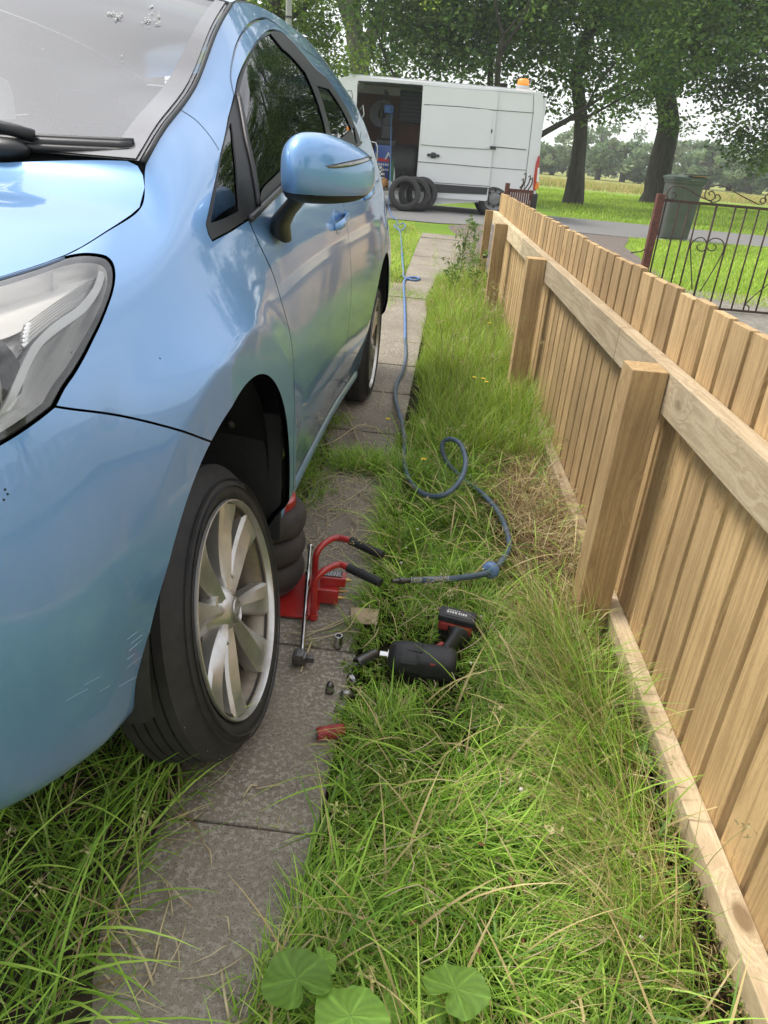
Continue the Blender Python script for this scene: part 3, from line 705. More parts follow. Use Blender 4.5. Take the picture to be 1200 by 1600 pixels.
# bonnet: from the nose seam to the windscreen base
fe = np.array([p for p in R9F[1:]]+[(.0,.674,1.117),(.02,.664,1.133),(.03,.652,1.146),(.028,.636,1.152)])[:, [1,0,2]]
fe = smooth2(fe, .03)
fe_in = fe.copy(); fe_in[:,0] -= .0022
def bonnet():
    rows = 40; V = []
    front = crom([np.array([R9F[i][1], R9F[i][0], R9F[i][2]]) for i in range(0, 8)], .02)
    # leading curve (centre -> corner -> side) gives the rim; fill towards the rear edge
    k = len(fe); rim = fe_in
    ru = np.linspace(0, 1, rows)
    rear_c = np.array([0, -.06, 1.105]); nose_c = np.array([0, -.655, .928])
    for a in np.linspace(0, 1, rows):                       # a: 1 at the rim, 0 at the middle line
        tt = np.linspace(0, 1, k)
        cen = nose_c*(1-tt[:,None])+rear_c*tt[:,None]; cen[:,2] += .035*np.sin(np.pi*tt)+.0
        # crown: leaves the rim steeply, flat in the middle
        P = cen+(rim-cen)*a; h0 = cen[:,2]; h1 = rim[:,2]
        P[:,2] = h1+(h0-h1)*(1-a*a)+.012*(a*a-a**6)*1.5
        V.append(P)
    V = np.array(V); m = rows; N = np.cross(np.gradient(V, axis=0), np.gradient(V, axis=1)).reshape(-1,3); N[N[:,2] < 0] *= -1
    N[:k] = N[k:2*k]; F = np.array([(a*k+b, a*k+b+1, (a+1)*k+b+1, (a+1)*k+b) for a in range(m-1) for b in range(k-1)])
    V = V.reshape(-1,3); q = (np.cross(V[F[:,1]]-V[F[:,0]], V[F[:,2]]-V[F[:,0]])*N[F[:,0]]).sum(1) < 0; F[q] = F[q][:, ::-1]
    N = N/np.maximum(np.linalg.norm(N,axis=1,keepdims=True),1e-9)
    # turned-down rim
    r0 = V[(m-1)*k:m*k]; rn = N[(m-1)*k:m*k]; base = len(V)
    V = np.concatenate([V, r0, r0+[0,0,-.02]]); N = np.concatenate([N, rn*.5+[.5,0,.2], np.tile([1,0,0.],(k,1))])
    F2 = np.array([(base+b, base+b+1, base+k+b+1, base+k+b) for b in range(k-1)]); F = np.concatenate([F, F2])
    allV = np.concatenate([V, V*[-1,1,1]]); allN = np.concatenate([N, N*[-1,1,1]]); allF = np.concatenate([F, F[:, ::-1]+len(V)])
    raw('bonnet', allV, allF, M_PAINT, car, normals=allN)
bonnet()
# windscreen
we = np.array([(.655,.035,1.152),(.648,.10,1.178),(.640,.18,1.209),(.622,.40,1.287),(.600,.62,1.407),(.577,.82,1.487)])
we = smooth2(we, .04); tt = np.linspace(0,1,len(we))
wc = np.stack([0*tt, .05+.68*tt, 1.150+.38*tt+.02*np.sin(np.pi*tt)], 1)
we_in = we.copy(); we_in[:,0] -= .004
scr, SG = top_skin('windscreen', we_in, wc, .0, M_SCREEN, off=.002)
# dark frit border inside the glass
def strip(fn, a0, a1, name, m, n=60, off=-.004):
    pass
k = len(we); V = []; F = []
for sgn in (1, -1):
    o = len(V)
    for i in range(k):
        for a in (.985, .915+.035*i/k):
            q = np.array([we[i,0]*a*sgn, wc[i,1]+(we[i,1]-wc[i,1])*a*a, wc[i,2]+(we[i,2]-wc[i,2])*a*a+.0045]); V.append(q)
    F += [(o+2*i, o+2*i+2, o+2*i+3, o+2*i+1) for i in range(k-1)]
o = len(V); aa = np.linspace(-.985, .985, 60)
for a in aa:
    for (i0, f) in ((0, 0), (2, .42)):
        e_ = we[0]+(we[2]-we[0])*f*1.0; c_ = wc[0]+(wc[2]-wc[0])*f
        V.append(np.array([e_[0]*a, c_[1]+(e_[1]-c_[1])*a*a, c_[2]+(e_[2]-c_[2])*a*a+.005]))
F += [(o+2*i, o+2*i+2, o+2*i+3, o+2*i+1) for i in range(59)]
raw('glass_border', V, F, mat('frit', (.13,.125,.125), rough=.22, coat=.7, nscale=8, namt=.25), scr)
for sg in (1, -1):
    b = MB(); b.tube((we+[.003,0,.000])*[sg,1,1], .0048, 8); b.build('windscreen_seal', M_BLK, car, smooth=True)
# roof
ri = np.linspace(.82, 2.95, 26); re = np.stack([np.interp(ri, PN[12:18,-1,1], PN[12:18,-1,0]), ri, np.interp(ri, PN[12:18,-1,1], PN[12:18,-1,2])], 1)
_k = PN[11:19,-1]; _S = spline_mats(_k[:,1]); _B = spline_basis(ri, _k[:,1], _S); re = _B @ _k; re[:,0] -= .004
rc = re.copy(); rc[:,0] = 0; rc[:,2] += .05; rc[:,1] = .73+(ri-.82)*(3.02-.73)/(2.95-.82)
top_skin('roof', re, rc, .02, M_PAINT)
for sg in (1, -1):
    b = MB(); b.tube((re+[.000,0,-.010])*[sg,1,1], .009, 6); b.build('roof_ditch_seal', M_BLK, car, smooth=True)
aa = np.linspace(-1, 1, 40); e_, c_ = re[0], rc[0]; b = MB(); b.tube([np.array([e_[0]*a, c_[1]+(e_[1]-c_[1])*a*a-.004, c_[2]+(e_[2]-c_[2])*a*a-.008]) for a in aa], .012, 8); b.build('header_seal', M_BLK, car, smooth=True)
# rear window and tailgate close the back (out of sight)
te = np.array([(.50,2.95,1.43),(.40,3.08,1.38)]); b = MB()
b.box(-.5,.5,2.9,3.09,1.30,1.41,.03); b.build('tailgate_top', M_PAINT, car)

# ---- wheel-arch liners
M_LINER = mat('liner', (.02,.02,.021), rough=.7, nscale=30, namt=.5, bump=.3, bscale=40)
for cu, cw, r in (ARF, ARR):
    for sg in (1, -1):
        b = MB(); V = []; F = []; n = 44; a0, a1 = -math.degrees(math.asin(min(1,(cw-.335)/r))), 180+math.degrees(math.asin(min(1,(cw-.36)/r)))
        for i in range(n+1):
            a = math.radians(a0+(a1-a0)*i/n)
            for vv, rr in ((.79, r+.004), (.775, r+.022), (.50, r+.03), (.30, r-.01), (.28, .02)):
                V.append((sg*vv, cu+rr*math.cos(a), max(.30, cw+rr*math.sin(a))))
        for i in range(n):
            for j in range(4): F.append((i*5+j, i*5+j+1, (i+1)*5+j+1, (i+1)*5+j))
        b.add(V, F); b.build('wheel_arch_liner', M_LINER, car, smooth=True)
for a in (4, 24, 50, 78):
    q = math.radians(a); b = MB()
    b.lathe([(.001,.0),(.012,0),(.012,.006),(.001,.009)], 10, M=Tr(.70, ARF[0]+.398*math.cos(q), ARF[1]+.398*math.sin(q)) @ Matrix.Rotation(q-math.pi/2+math.pi, 4, 'X') @ Tr(0,0,0))
    b.build('liner_clip', mat('clip', (.035,.035,.035), rough=.4), car, smooth=True)
b = MB(); b.box(.27,.820,.384,.398,.28,.62,.004); b.box(.27,.30,-.4,.4,.32,.8,.004); b.build('arch_wall', M_LINER, car)
b = MB(); b.box(-.52,.52,-.50,3.1,.33,.37); b.build('floor_pan', M_DARK, car)
b = MB(); b.box(-.70,.70,.50,2.05,.36,.39); b.build('cabin_floor', M_DARK, car)
b = MB(); b.tube([(.05,0,.34),(.45,0,.33),(.62,0,.33)], .022, 10); b.tube([(.2,.25,.36),(.4,.15,.33),(.6,.02,.31)], .02, 8)
b.build('suspension_arm', mat('rusty_steel', (.10,.07,.05), rough=.8, nscale=30, col2=(.03,.025,.02)), car, smooth=True)

# ---- headlamp: body-shaped lens over stepped reflectors
def lamp_surf(off): return lambda st: (S_eval(st)-S_nrm(st)*_sgn*off, S_nrm(st)*_sgn)
lamp = thing('headlight', None, None)
COL.objects.unlink(lamp); bpy.data.objects.remove(lamp)
lamp = panel('headlight', HL, M_LENS, h=.02, gap=.004, lip=0, off=-.002, both=True)
lamp_l = lamp
def lp(pts, sm=True):
    q = PX(*pts); return q
def lpoly(*segs): return chain(*[PX(*s) for s in segs])
panel('lamp_housing', HL, M_SILV, lamp_l, h=.03, gap=-.001, lip=0, off=-.045, both=False)
# bezel ring between lens and body
ring_o, ring_i = inset(HL, .002), inset(HL, .011)
Po = S_eval(ring_o)-S_nrm(ring_o)*_sgn*.003; Pi_ = S_eval(ring_i)-S_nrm(ring_i)*_sgn*.004; Pd = S_eval(ring_i)-S_nrm(ring_i)*_sgn*.009; Pw = S_eval(ring_i)-S_nrm(ring_i)*_sgn*.046; Pe = S_eval(ring_o)-S_nrm(ring_o)*_sgn*.02
m_ = len(ring_o); V = np.concatenate([Pe, Po, Pi_, Pd]); i = np.arange(m_); j = (i+1) % m_
F = np.concatenate([np.stack([a*m_+i, a*m_+j, (a+1)*m_+j, (a+1)*m_+i], 1) for a in range(3)])
raw('lamp_bezel', V, F, M_BLK, lamp_l)
raw('lamp_wall', np.concatenate([Pd, Pw]), np.stack([i, j, m_+j, m_+i], 1), M_SILV, lamp_l)
# upper reflector hood, pale
hood = lpoly([(-60,428),(0,424),(60,410),(110,403),(150,403),(164,408)], [(164,408),(150,422),(90,452),(40,476),(0,487),(-60,495)], [(-60,495),(-60,428)])
panel('lamp_hood', hood, M_SILV, lamp_l, h=.02, gap=0, lip=0, off=-.034, both=False)
# ribs
for r in range(6):
    f = r/5.
    a = (50+6*f, 486+42*f); c = (156-6*f, 411+40*f)
    q = crom([PX(a)[0], PX(((a[0]+c[0])/2, (a[1]+c[1])/2-3))[0], PX(c)[0]], .01)
    P = S_eval(q)-S_nrm(q)*_sgn*(.026); b = MB(); b.tube(P, .0040, 6); b.build('reflector_rib', M_CHROME, lamp_l, smooth=True)
ribbk = lpoly([(40,476),(95,450),(160,410)], [(160,410),(166,430),(152,452)], [(152,452),(110,485),(58,532)], [(58,532),(52,500),(40,476)])
panel('reflector_bowl', ribbk, M_CHROME, lamp_l, h=.02, gap=0, lip=0, off=-.032, both=False)
# running-light strip curving down behind the rear edge
drl = lpoly([(160,409),(170,412),(169,432),(160,458),(142,483),(108,508),(84,528),(66,556),(52,590),(38,620),(20,642)],
            [(20,642),(8,650)], [(8,650),(22,625),(36,592),(50,558),(68,524),(98,494),(132,470),(150,446),(158,425),(160,409)])
panel('running_light', drl, mat('drl_white', (.85,.85,.83), rough=.22, coat=.4), lamp_l, h=.01, gap=0, lip=.02, off=-.015, both=False)
low = lpoly([(172,440),(160,490),(140,535),(112,585),(84,625)], [(84,625),(40,655),(8,676)], [(8,676),(4,668),(30,640),(62,588),(84,540),(120,508),(150,480),(168,440)])
panel('side_reflector', low, M_CHROME, lamp_l, h=.02, gap=0, lip=0, off=-.034, both=False)
# projector with its bowl
pc = PX((2,545))[0]; Pc = S_eval([pc])[0]; Nn = (S_nrm([pc])*_sgn)[0]
d_ = np.array([-.25, -.95, .0]); d_ /= np.linalg.norm(d_); ctr_ = Pc-Nn*.055
Mz = Matrix.Translation(ctr_) @ Vector(d_).to_track_quat('Z','Y').to_matrix().to_4x4()
b = MB(); b.lathe([(.030,.012),(.034,.02),(.040,.016),(.050,.02),(.056,.026),(.057,.03),(.050,.028),(.040,.02),(.03,.012)], 40, M=Mz); b.build('projector_ring', M_CHROME, lamp_l, smooth=True)
b = MB(); b.lathe([(.0005,.028),(.010,.026),(.020,.02),(.028,.010),(.030,0)], 32, M=Mz); b.build('projector_lens', mat('proj_lens', (.02,.022,.025), rough=.03, coat=1), lamp_l, smooth=True)
b = MB(); b.lathe([(.050,.020),(.048,.010),(.040,-.02),(.02,-.03)], 40, M=Mz); b.build('projector_shroud', mat('shroud', (.05,.05,.05), rough=.25), lamp_l, smooth=True)

# ---- door mirror
def loft(secs, n=28):
    """secs: (v, u_front, u_back, w_low, w_high); a rounded section with a bowed front"""
    V = []
    for v, uf, ub, wl, wh in secs:
        for k in range(n):
            a = 2*math.pi*k/n; c, s_ = math.cos(a), math.sin(a)
            cc = np.sign(c)*abs(c)**(.75 if c < 0 else .35); ss = np.sign(s_)*abs(s_)**.72
            uc = .5*(uf+ub); V.append((v, uc+cc*.5*(ub-uf), .5*(wl+wh)+ss*.5*(wh-wl)))
    return np.array(V).reshape(len(secs), n, 3)
secs = [(.812,.385,.41,1.150,1.160),(.818,.335,.425,1.120,1.185),(.830,.29,.44,1.100,1.203),(.85,.262,.455,1.094,1.217),(.872,.258,.468,1.093,1.222),(.90,.278,.48,1.093,1.221),(.93,.315,.49,1.095,1.213),(.957,.365,.50,1.100,1.201),(.977,.415,.505,1.110,1.188),(.987,.455,.505,1.122,1.174),(.990,.475,.495,1.136,1.160)]
A_ = loft(secs); ks = np.linspace(0,1,len(secs)); Ssp = spline_mats(ks); xs = np.linspace(0,1,60); Bm = spline_basis(xs, ks, Ssp)
A_ = np.einsum('ni,ijk->njk', Bm, A_); k1, k2 = A_.shape[:2]
V = A_.reshape(-1,3); F = [(i*k2+j, (i+1)*k2+j, (i+1)*k2+(j+1)%k2, i*k2+(j+1)%k2) for i in range(k1-1) for j in range(k2)]+[tuple(range(k2)), tuple((k1-1)*k2+j for j in range(k2))[::-1]]
mirror = None
bm = bmesh.new(); vs = [bm.verts.new(v) for v in V]
for f in F:
    bm.faces.new([vs[i] for i in f])
bmesh.ops.recalc_face_normals(bm, faces=bm.faces)
full = bm.copy(); bmesh.ops.triangulate(full, faces=full.faces); MBVH = BVHTree.FromBMesh(full); full.free()
parts_ = {}
for nm, side in (('cap', 1), ('base', -1)):
    c = bm.copy()
    bmesh.ops.bisect_plane(c, geom=list(c.verts)+list(c.edges)+list(c.faces), plane_co=Vector((0,0,1.132)), plane_no=Vector((.03,-.02,1))*side, clear_inner=True)
    c.normal_update(); parts_[nm] = c
def from_bm(name, c, m, parent, scale=None, smooth=True):
    me = bpy.data.meshes.new(name); c.to_mesh(me); me.materials.append(m)
    me.polygons.foreach_set('use_smooth', np.ones(len(me.polygons), dtype=bool))
    o = bpy.data.objects.new(name, me); return link(o, parent)
for sg in (1, -1):
    c = parts_['cap'].copy(); d = parts_['base'].copy()
    if sg < 0:
        for q in (c, d):
            for v in q.verts: v.co.x *= -1
            bmesh.ops.reverse_faces(q, faces=q.faces)
    mc = from_bm('mirror_cap', c, M_PAINT, car)
    for v in d.verts: v.co.z -= .0015; v.co.y += .0015
    from_bm('mirror_base', d, M_BLK, mc)
    # stalk down to the door
    S_ = []
    for t, (v, u0, u1, w_, th) in zip(np.linspace(0,1,5), [(.792,.40,.52,1.015,.05),(.800,.36,.49,1.045,.036),(.822,.33,.45,1.07,.028),(.845,.31,.44,1.095,.026),(.875,.29,.45,1.115,.03)]):
        for k in range(16):
            a = 2*math.pi*k/16; S_.append((sg*(v+.5*th*math.sin(a)*.8), .5*(u0+u1)+.5*(u1-u0)*np.sign(math.cos(a))*abs(math.cos(a))**.7, w_-th*.3*math.sin(a)))
    b = MB(); b.add(S_, [(i*16+j, i*16+(j+1)%16, (i+1)*16+(j+1)%16, (i+1)*16+j) for i in range(4) for j in range(16)]+[tuple(range(16))])
    b.build('mirror_stalk', M_BLK, mc, smooth=True)
    if sg > 0: capL = mc
def on_mirror(px, py, off=.0012):
    o = CAMC; d = dir_car(ray(px, py)); loc, n, i, ds = MBVH.ray_cast(Vector(o), Vector(d))
    if loc is None: loc, n, i, ds = MBVH.find_nearest(Vector(o+d/np.linalg.norm(d)*1.5))
    return np.array(loc+n*off)
up_ = crom([(508,259),(525,256),(548,251),(566,247),(579,243)], 2); lo_ = crom([(508,259),(518,263),(545,261),(565,256),(580,250)], 2); m_ = min(len(up_), len(lo_))
up_ = up_[np.linspace(0,len(up_)-1,m_).astype(int)]; lo_ = lo_[np.linspace(0,len(lo_)-1,m_).astype(int)]
for off, shr, m, nm in ((.0008, 0, M_BLK, 'indicator_rim'), (.0022, .22, mat('indicator_lens', (.30,.29,.28), rough=.1, metal=.6, coat=1, nscale=300, namt=.5), 'indicator_lens')):
    V = []
    for a, c in zip(up_, lo_):
        a2 = a+(c-a)*shr; c2 = c+(a-c)*shr; V += [on_mirror(*a2, off), on_mirror(*((a2+c2)/2), off*1.3), on_mirror(*c2, off)]
    F = [(3*i+k, 3*i+k+1, 3*i+k+4, 3*i+k+3) for i in range(m_-1) for k in (0,1)]
    raw(nm, V, F, m, capL)
b = MB(); b.tube([on_mirror(434+.0*k, 236+6.5*k) for k in range(3)], .0004, 4)
# ---- door handles, with the dished pocket behind
for u0, w0, nm in ((1.27,.985,'front'), (2.03,1.035,'rear')):
    for sg in (1, -1):
        q = UW((u0, w0))[0]; P0 = S_eval([q])[0]; N0 = (S_nrm([q])*_sgn)[0]
        pts = []; rad = []
        for t in np.linspace(-1, 1, 22):
            uu = u0+.105*t; qq = UW((uu, w0+.012*t))[0]; Pq = S_eval([qq])[0]; h_ = .004+.022*max(0, 1-abs(t)**4)
            if abs(t) > .93: h_ = .004
            pts.append(Pq+N0*h_); rad.append(.0115*(1-.35*abs(t)**6))
        P = np.array(pts); V = []
        for i in range(len(P)):
            for k in range(12):
                a = 2*math.pi*k/12; V.append(P[i]+np.array([math.cos(a)*rad[i]*.62, 0, math.sin(a)*rad[i]*1.25]))
        V = np.array(V)*[sg,1,1]; b = MB(); b.add(V, [(i*12+j, i*12+(j+1)%12, (i+1)*12+(j+1)%12, (i+1)*12+j) for i in range(len(P)-1) for j in range(12)]+[tuple(range(12)), tuple((len(P)-1)*12+j for j in range(12))])
        b.build('door_handle', M_PAINT, car, smooth=True)
        # pocket: a shallow dark-edged oval dish
        if sg > 0:
            an = np.linspace(0, 2*math.pi, 40, endpoint=False)
            rim = UW(*[(u0-.03+.062*math.cos(a), w0+.036*math.sin(a)) for a in an]); Pr = S_eval(rim); Nr = S_nrm(rim)*_sgn
            b = MB(); b.tube(Pr+Nr*.0002, .0011, 6, closed=True); b.build('handle_pocket', M_PAINT, car, smooth=True)

# ---- wiper, cowl and cabin
b = MB()
cl_ = crom([(.645,.030,1.143),(.42,-.012,1.115),(0,-.062,1.098),(-.42,-.012,1.115),(-.645,.030,1.143)], .05); cu_ = crom([(.650,.060,1.160),(.42,.075,1.160),(0,.075,1.156),(-.42,.075,1.160),(-.650,.060,1.160)], .05); V = []
mm = min(len(cl_), len(cu_)); cl_ = cl_[np.linspace(0,len(cl_)-1,mm).astype(int)]; cu_ = cu_[np.linspace(0,len(cu_)-1,mm).astype(int)]
for p, q in zip(cl_, cu_): V += [p, .65*p+.35*q+[0,0,-.012], .3*p+.7*q+[0,0,-.004], q]
b.add(V, [(4*i+k, 4*i+k+1, 4*i+k+5, 4*i+k+4) for i in range(mm-1) for k in (0,1,2)]); b.build('cowl_panel', M_BLK, car, smooth=True)
wip = crom([(.622,.082,1.172),(.52,.060,1.168),(.42,.048,1.165),(.20,.036,1.160),(-.1,.03,1.158)], .02)
b = MB(); b.tube(wip, .0095, 10); b.tube(wip+[0,.006,.008], .006, 8); b.tube(wip+[0,-.012,-.008], .007, 8); b.build('wiper_blade', M_BLK, car, smooth=True)
b = MB(); b.tube(crom([(.47,.045,1.176),(.42,.03,1.186),(.36,.02,1.184),(.25,.0,1.176),(.0,-.03,1.150)], .02), .010, 8)
bm = bmesh.new(); bmesh.ops.create_icosphere(bm, subdivisions=3, radius=1)
for v in bm.verts: v.co = Vector((.425+v.co.x*.045, .025+v.co.y*.030, 1.154+v.co.z*.018))
b.bm(bm); b.build('wiper_arm', M_BLK, car, smooth=True)
M_CAB = mat('cabin_plastic', (.06,.06,.062), rough=.75, nscale=40, namt=.3); M_SEAT = mat('seat_cloth', (.035,.035,.04), rough=.95, nscale=200, namt=.4)
b = MB(); b.box(-.70,.70,.10,.55,.80,1.06,.05); b.box(-.60,.60,.20,.48,1.04,1.10,.03); b.box(.15,.5,.5,.62,.98,1.16,.04); b.build('dashboard', M_CAB, car)
for x in (-.36, .36):
    b = MB(); b.box(x-.25,x+.25,.95,1.45,.55,.70,.06); b.box(x-.24,x+.24,1.38,1.52,.62,1.20,.06, M=Matrix.Identity(4)); b.box(x-.13,x+.13,1.44,1.53,1.22,1.38,.04); b.build('front_seat', M_SEAT, car)
b = MB(); b.box(-.62,.62,2.0,2.16,.6,1.18,.05); b.box(-.55,-.25,2.05,2.13,1.2,1.32,.03); b.box(.25,.55,2.05,2.13,1.2,1.32,.03); b.build('rear_seat', M_SEAT, car)
b = MB(); b.lathe([(.175,-.012),(.19,0),(.175,.012),(.165,0)], 30, M=Tr(-.36,.72,1.02) @ Rx(math.radians(65)), closed=True); b.build('steering_wheel', M_BLK, car, smooth=True)
# papers behind the glass
def on_screen(px, py, off=-.008):
    pass
b = MB(); P = [to_car(at_y(px, py, 1.5)) for px, py in ((0,0),(1,1))]
sg_ = SG.reshape(-1,3); mm_, kk_ = SG.shape[:2]
scr_bvh = BVHTree.FromPolygons([Vector(q) for q in sg_], [(a*kk_+c, a*kk_+c+1, (a+1)*kk_+c+1, (a+1)*kk_+c) for a in range(mm_-1) for c in range(kk_-1)])
def on_scr(px, py, off=.004):
    loc, n, i, ds = scr_bvh.ray_cast(Vector(CAMC), Vector(dir_car(ray(px, py)))); 
    if loc is None: return None
    if n.dot(Vector((0,-1,.5))) < 0: n = -n
    return np.array(loc+n*off)
def screen_patch(name, pts, m, off):
    q = [on_scr(*p, off) for p in pts]
    if any(x is None for x in q): return
    raw(name, q, [tuple(range(len(q)))], m, scr, smooth=False)
screen_patch('permit_sticker', [(-40,112),(0,116),(12,122),(20,146),(24,183),(-40,184)], mat('sticker', (.62,.62,.60), rough=.6, nscale=60, namt=.15), -.004)
# bird droppings dried on the glass
rb = random.Random(3); M_DROP = mat('droppings', (.50,.50,.47), rough=.8, nscale=300, namt=.6, col2=(.25,.25,.23))
for (x0, y0, sx, sy, n) in ((185,28,14,6,15),(238,33,13,8,20),(192,95,3,5,3),(175,24,5,3,5),(236,16,4,3,3),(233,42,1.5,6,4)):
    b = MB()
    for k in range(n):
        cx_, cy_ = x0+rb.gauss(0, sx*.6), y0+rb.gauss(0, sy*.6); r_ = rb.uniform(.4, 1.5); q = []
        for j in range(9):
            a = 2*math.pi*j/9; f = rb.uniform(.5,1.3); p = on_scr(cx_+r_*f*1.5*math.cos(a), cy_+r_*f*math.sin(a), .0045+.0002*k)
            if p is not None: q.append(p)
        if len(q) > 2: b.add(q, [tuple(range(len(q)))])
    b.build('bird_dropping', M_DROP, scr)

# ---- wheels
M_TYRE = mat('tyre_rubber', (.013,.0125,.0125), rough=.68, nscale=22, col2=(.032,.029,.026), bump=.25, bscale=120, bdist=.002)
M_RIM = mat('alloy_silver', (.60,.59,.56), rough=.33, metal=.75, nscale=14, col2=(.42,.40,.36), rvar=.12, bump=.05, bscale=200)
M_BARREL = mat('alloy_barrel', (.30,.26,.20), rough=.45, metal=.6, nscale=10, col2=(.13,.10,.07))
def tyre_mesh(R, rr, wd):
    """cross-section: bead, sidewall, shoulder, grooved tread; outer face at x=0"""
    prof = [(rr-.012,-.012),(rr+.004,-.004),(rr+.012,0.002)]
    for t in np.linspace(0,1,9)[1:]: prof.append((rr+.012+(R-.028-rr-.012)*t, .002+.010*math.sin(math.pi*t)**.8-.010*t))
    prof += [(R-.016,-.014),(R-.007,-.024)]
    n = 5; x0, x1 = -.028, -wd+.028; seg = (x1-x0)/n
    for i in range(n):
        a = x0+seg*i; crown = lambda x: R-.004*((x-(x0+x1)/2)/(wd/2))**2
        prof += [(crown(a)-.000, a), (crown(a+seg*.80), a+seg*.80)]
        if i < n-1: prof += [(R-.009, a+seg*.84), (R-.009, a+seg*.97)]
    prof += [(R-.007,-wd+.024),(R-.016,-wd+.014),(R-.05,-wd-.002),(rr+.01,-wd)]
    b = MB(); b.lathe(prof, 96, axis='X')
    # shoulder grooves and a moulded ring on the sidewall
    b.lathe([(rr+.030,.009),(rr+.032,.0125),(rr+.034,.009)], 96, axis='X'); b.lathe([(R-.036,.0045),(R-.034,.008),(R-.032,.0035)], 96, axis='X')
    return b
def build_wheel(name, parent, M, label=None):
    wh = bpy.data.objects.new(name, None); wh.empty_display_size = .1; COL.objects.link(wh); wh.parent = parent; wh.matrix_basis = M
    if label: wh['label'] = label
    RR, rr = .305, .224
    tyre_mesh(RR, rr, .168).build('tyre', M_TYRE, wh, auto=40)
    b = MB(); b.lathe([(.226,.000),(.222,-.004),(.218,-.010),(.2155,-.014),(.212,-.020),(.206,-.03),(.200,-.06),(.196,-.12),(.205,-.175),(.226,-.18)], 90, axis='X'); b.build('rim_barrel', M_BARREL, wh, smooth=True)
    b = MB(); b.lathe([(.2290,.001),(.2275,.0065),(.2250,.0075),(.2225,.003),(.2205,-.008)], 90, axis='X')
    # eight blades in four pairs
    for p in range(4):
        for s_ in (-1, 1):
            a0 = math.radians(45+90*p); V = []
            K = 15; rows = []
            for i in range(K):
                t = i/(K-1); r_ = .034+(.219-.034)*t
                ang = a0+s_*math.radians(17+1.5*t)
                hw = (.0120+.0320*t**1.2)*(1.08 if s_ < 0 else .95)
                xc = -.020-.008*math.sin(math.pi*min(1,t*1.05))+.014*t
                ridge = .014*math.sin(math.pi*(t*.85+.12)); side = -.018
                er, et = np.array([0,math.cos(ang),math.sin(ang)]), np.array([0,-math.sin(ang),math.cos(ang)])
                ro = s_*hw*.12
                sec = [(-hw, xc-.034), (-hw*1.0, xc-.006), (-hw*.8, xc+.001), (ro, xc+ridge), (hw*.8, xc+.001), (hw*1.0, xc-.006), (hw, xc-.034)]
                for q, x_ in sec: V.append(er*r_+et*q+np.array([x_,0,0]))
            F = [(i*7+j, i*7+j+1, (i+1)*7+j+1, (i+1)*7+j) for i in range(K-1) for j in range(6)]
            b.add(V, F)
        # boss between the blades with the nut hole
        a0 = math.radians(45+90*p); c = np.array([0, .056*math.cos(a0), .056*math.sin(a0)])
        b.lathe([(.012,-.050),(.0125,-.022),(.015,-.018),(.020,-.020),(.024,-.032),(.026,-.05)], 22, M=Tr(*c), axis='X')
    b.lathe([(.030,-.008),(.036,-.012),(.044,-.020),(.050,-.030),(.062,-.05),(.08,-.06)], 48, axis='X')
    rim = b.build('rim', M_RIM, wh, auto=22)
    for p in range(4):
        b = MB(); a0 = math.radians(45+90*p); b.lathe([(.0005,-.046),(.0125,-.046)], 18, M=Tr(0,.056*math.cos(a0),.056*math.sin(a0)), axis='X'); b.build('nut_hole', M_DARK, rim)
    b = MB(); b.lathe([(.0005,-.002),(.018,-.003),(.026,-.006),(.030,-.010),(.030,-.02)], 40, axis='X')
    b.build('centre_cap', mat('cap_grey', (.33,.32,.30), rough=.3, metal=.7), rim, smooth=True)
    b = MB(); b.lathe([(.0185,-.0035),(.0200,-.001),(.0215,-.0038)], 40, axis='X'); b.box(-.002,.0008,-.023,.023,-.0035,.0035,.001); b.build('cap_emblem', mat('cap_emblem_grey', (.45,.44,.42), rough=.35, metal=.7), rim, smooth=False)
    if label:
        rw_ = random.Random(6)
        for k in range(26):
            a = math.radians(rw_.uniform(175, 300)); r1_ = RR-.010+rw_.uniform(-.006,.004); x_ = -.022+rw_.uniform(-.004,.012); da = rw_.uniform(.003,.02)
            b = MB(); b.tube([(x_, r1_*math.cos(a+da*t), r1_*math.sin(a+da*t)) for t in (0,.5,1)], rw_.uniform(.0004,.0009), 4)
            b.build('scuff_mark', mat('scuff_grey', (.30,.29,.27), rough=.9), wh)
    b = MB(); b.lathe([(.02,-.10),(.07,-.10),(.075,-.115),(.135,-.115),(.135,-.13),(.02,-.13)], 48, axis='X')
    b.build('brake_disc', mat('disc_steel', (.13,.10,.08), rough=.5, metal=.6, nscale=30, col2=(.05,.03,.02)), wh, auto=40)
    b = MB(); b.box(-.16,-.085,-.16,-.05,-.06,.09,.012); b.build('brake_caliper', mat('caliper', (.05,.05,.052), rough=.6, nscale=30, namt=.5), wh)
    return wh
n_ = np.array([.97863306,-.04671623,.20023718]); a_ = np.array([.04768191,.99886257,0]); b_ = np.cross(n_, a_); c_ = np.array([-.311,1.274,.322])
Mw = Matrix(((n_[0],a_[0],b_[0],c_[0]),(n_[1],a_[1],b_[1],c_[1]),(n_[2],a_[2],b_[2],c_[2]),(0,0,0,1)))
build_wheel('front_wheel', car, parent_matrix(car).inverted() @ Mw, 'front wheel leaning outward at the foot, with its nuts taken out')
build_wheel('rear_wheel', car, Tr(.815,2.53,.302))
build_wheel('front_wheel', car, Tr(-.815,0,.302) @ Rz(math.pi)); build_wheel('rear_wheel', car, Tr(-.815,2.53,.302) @ Rz(math.pi))

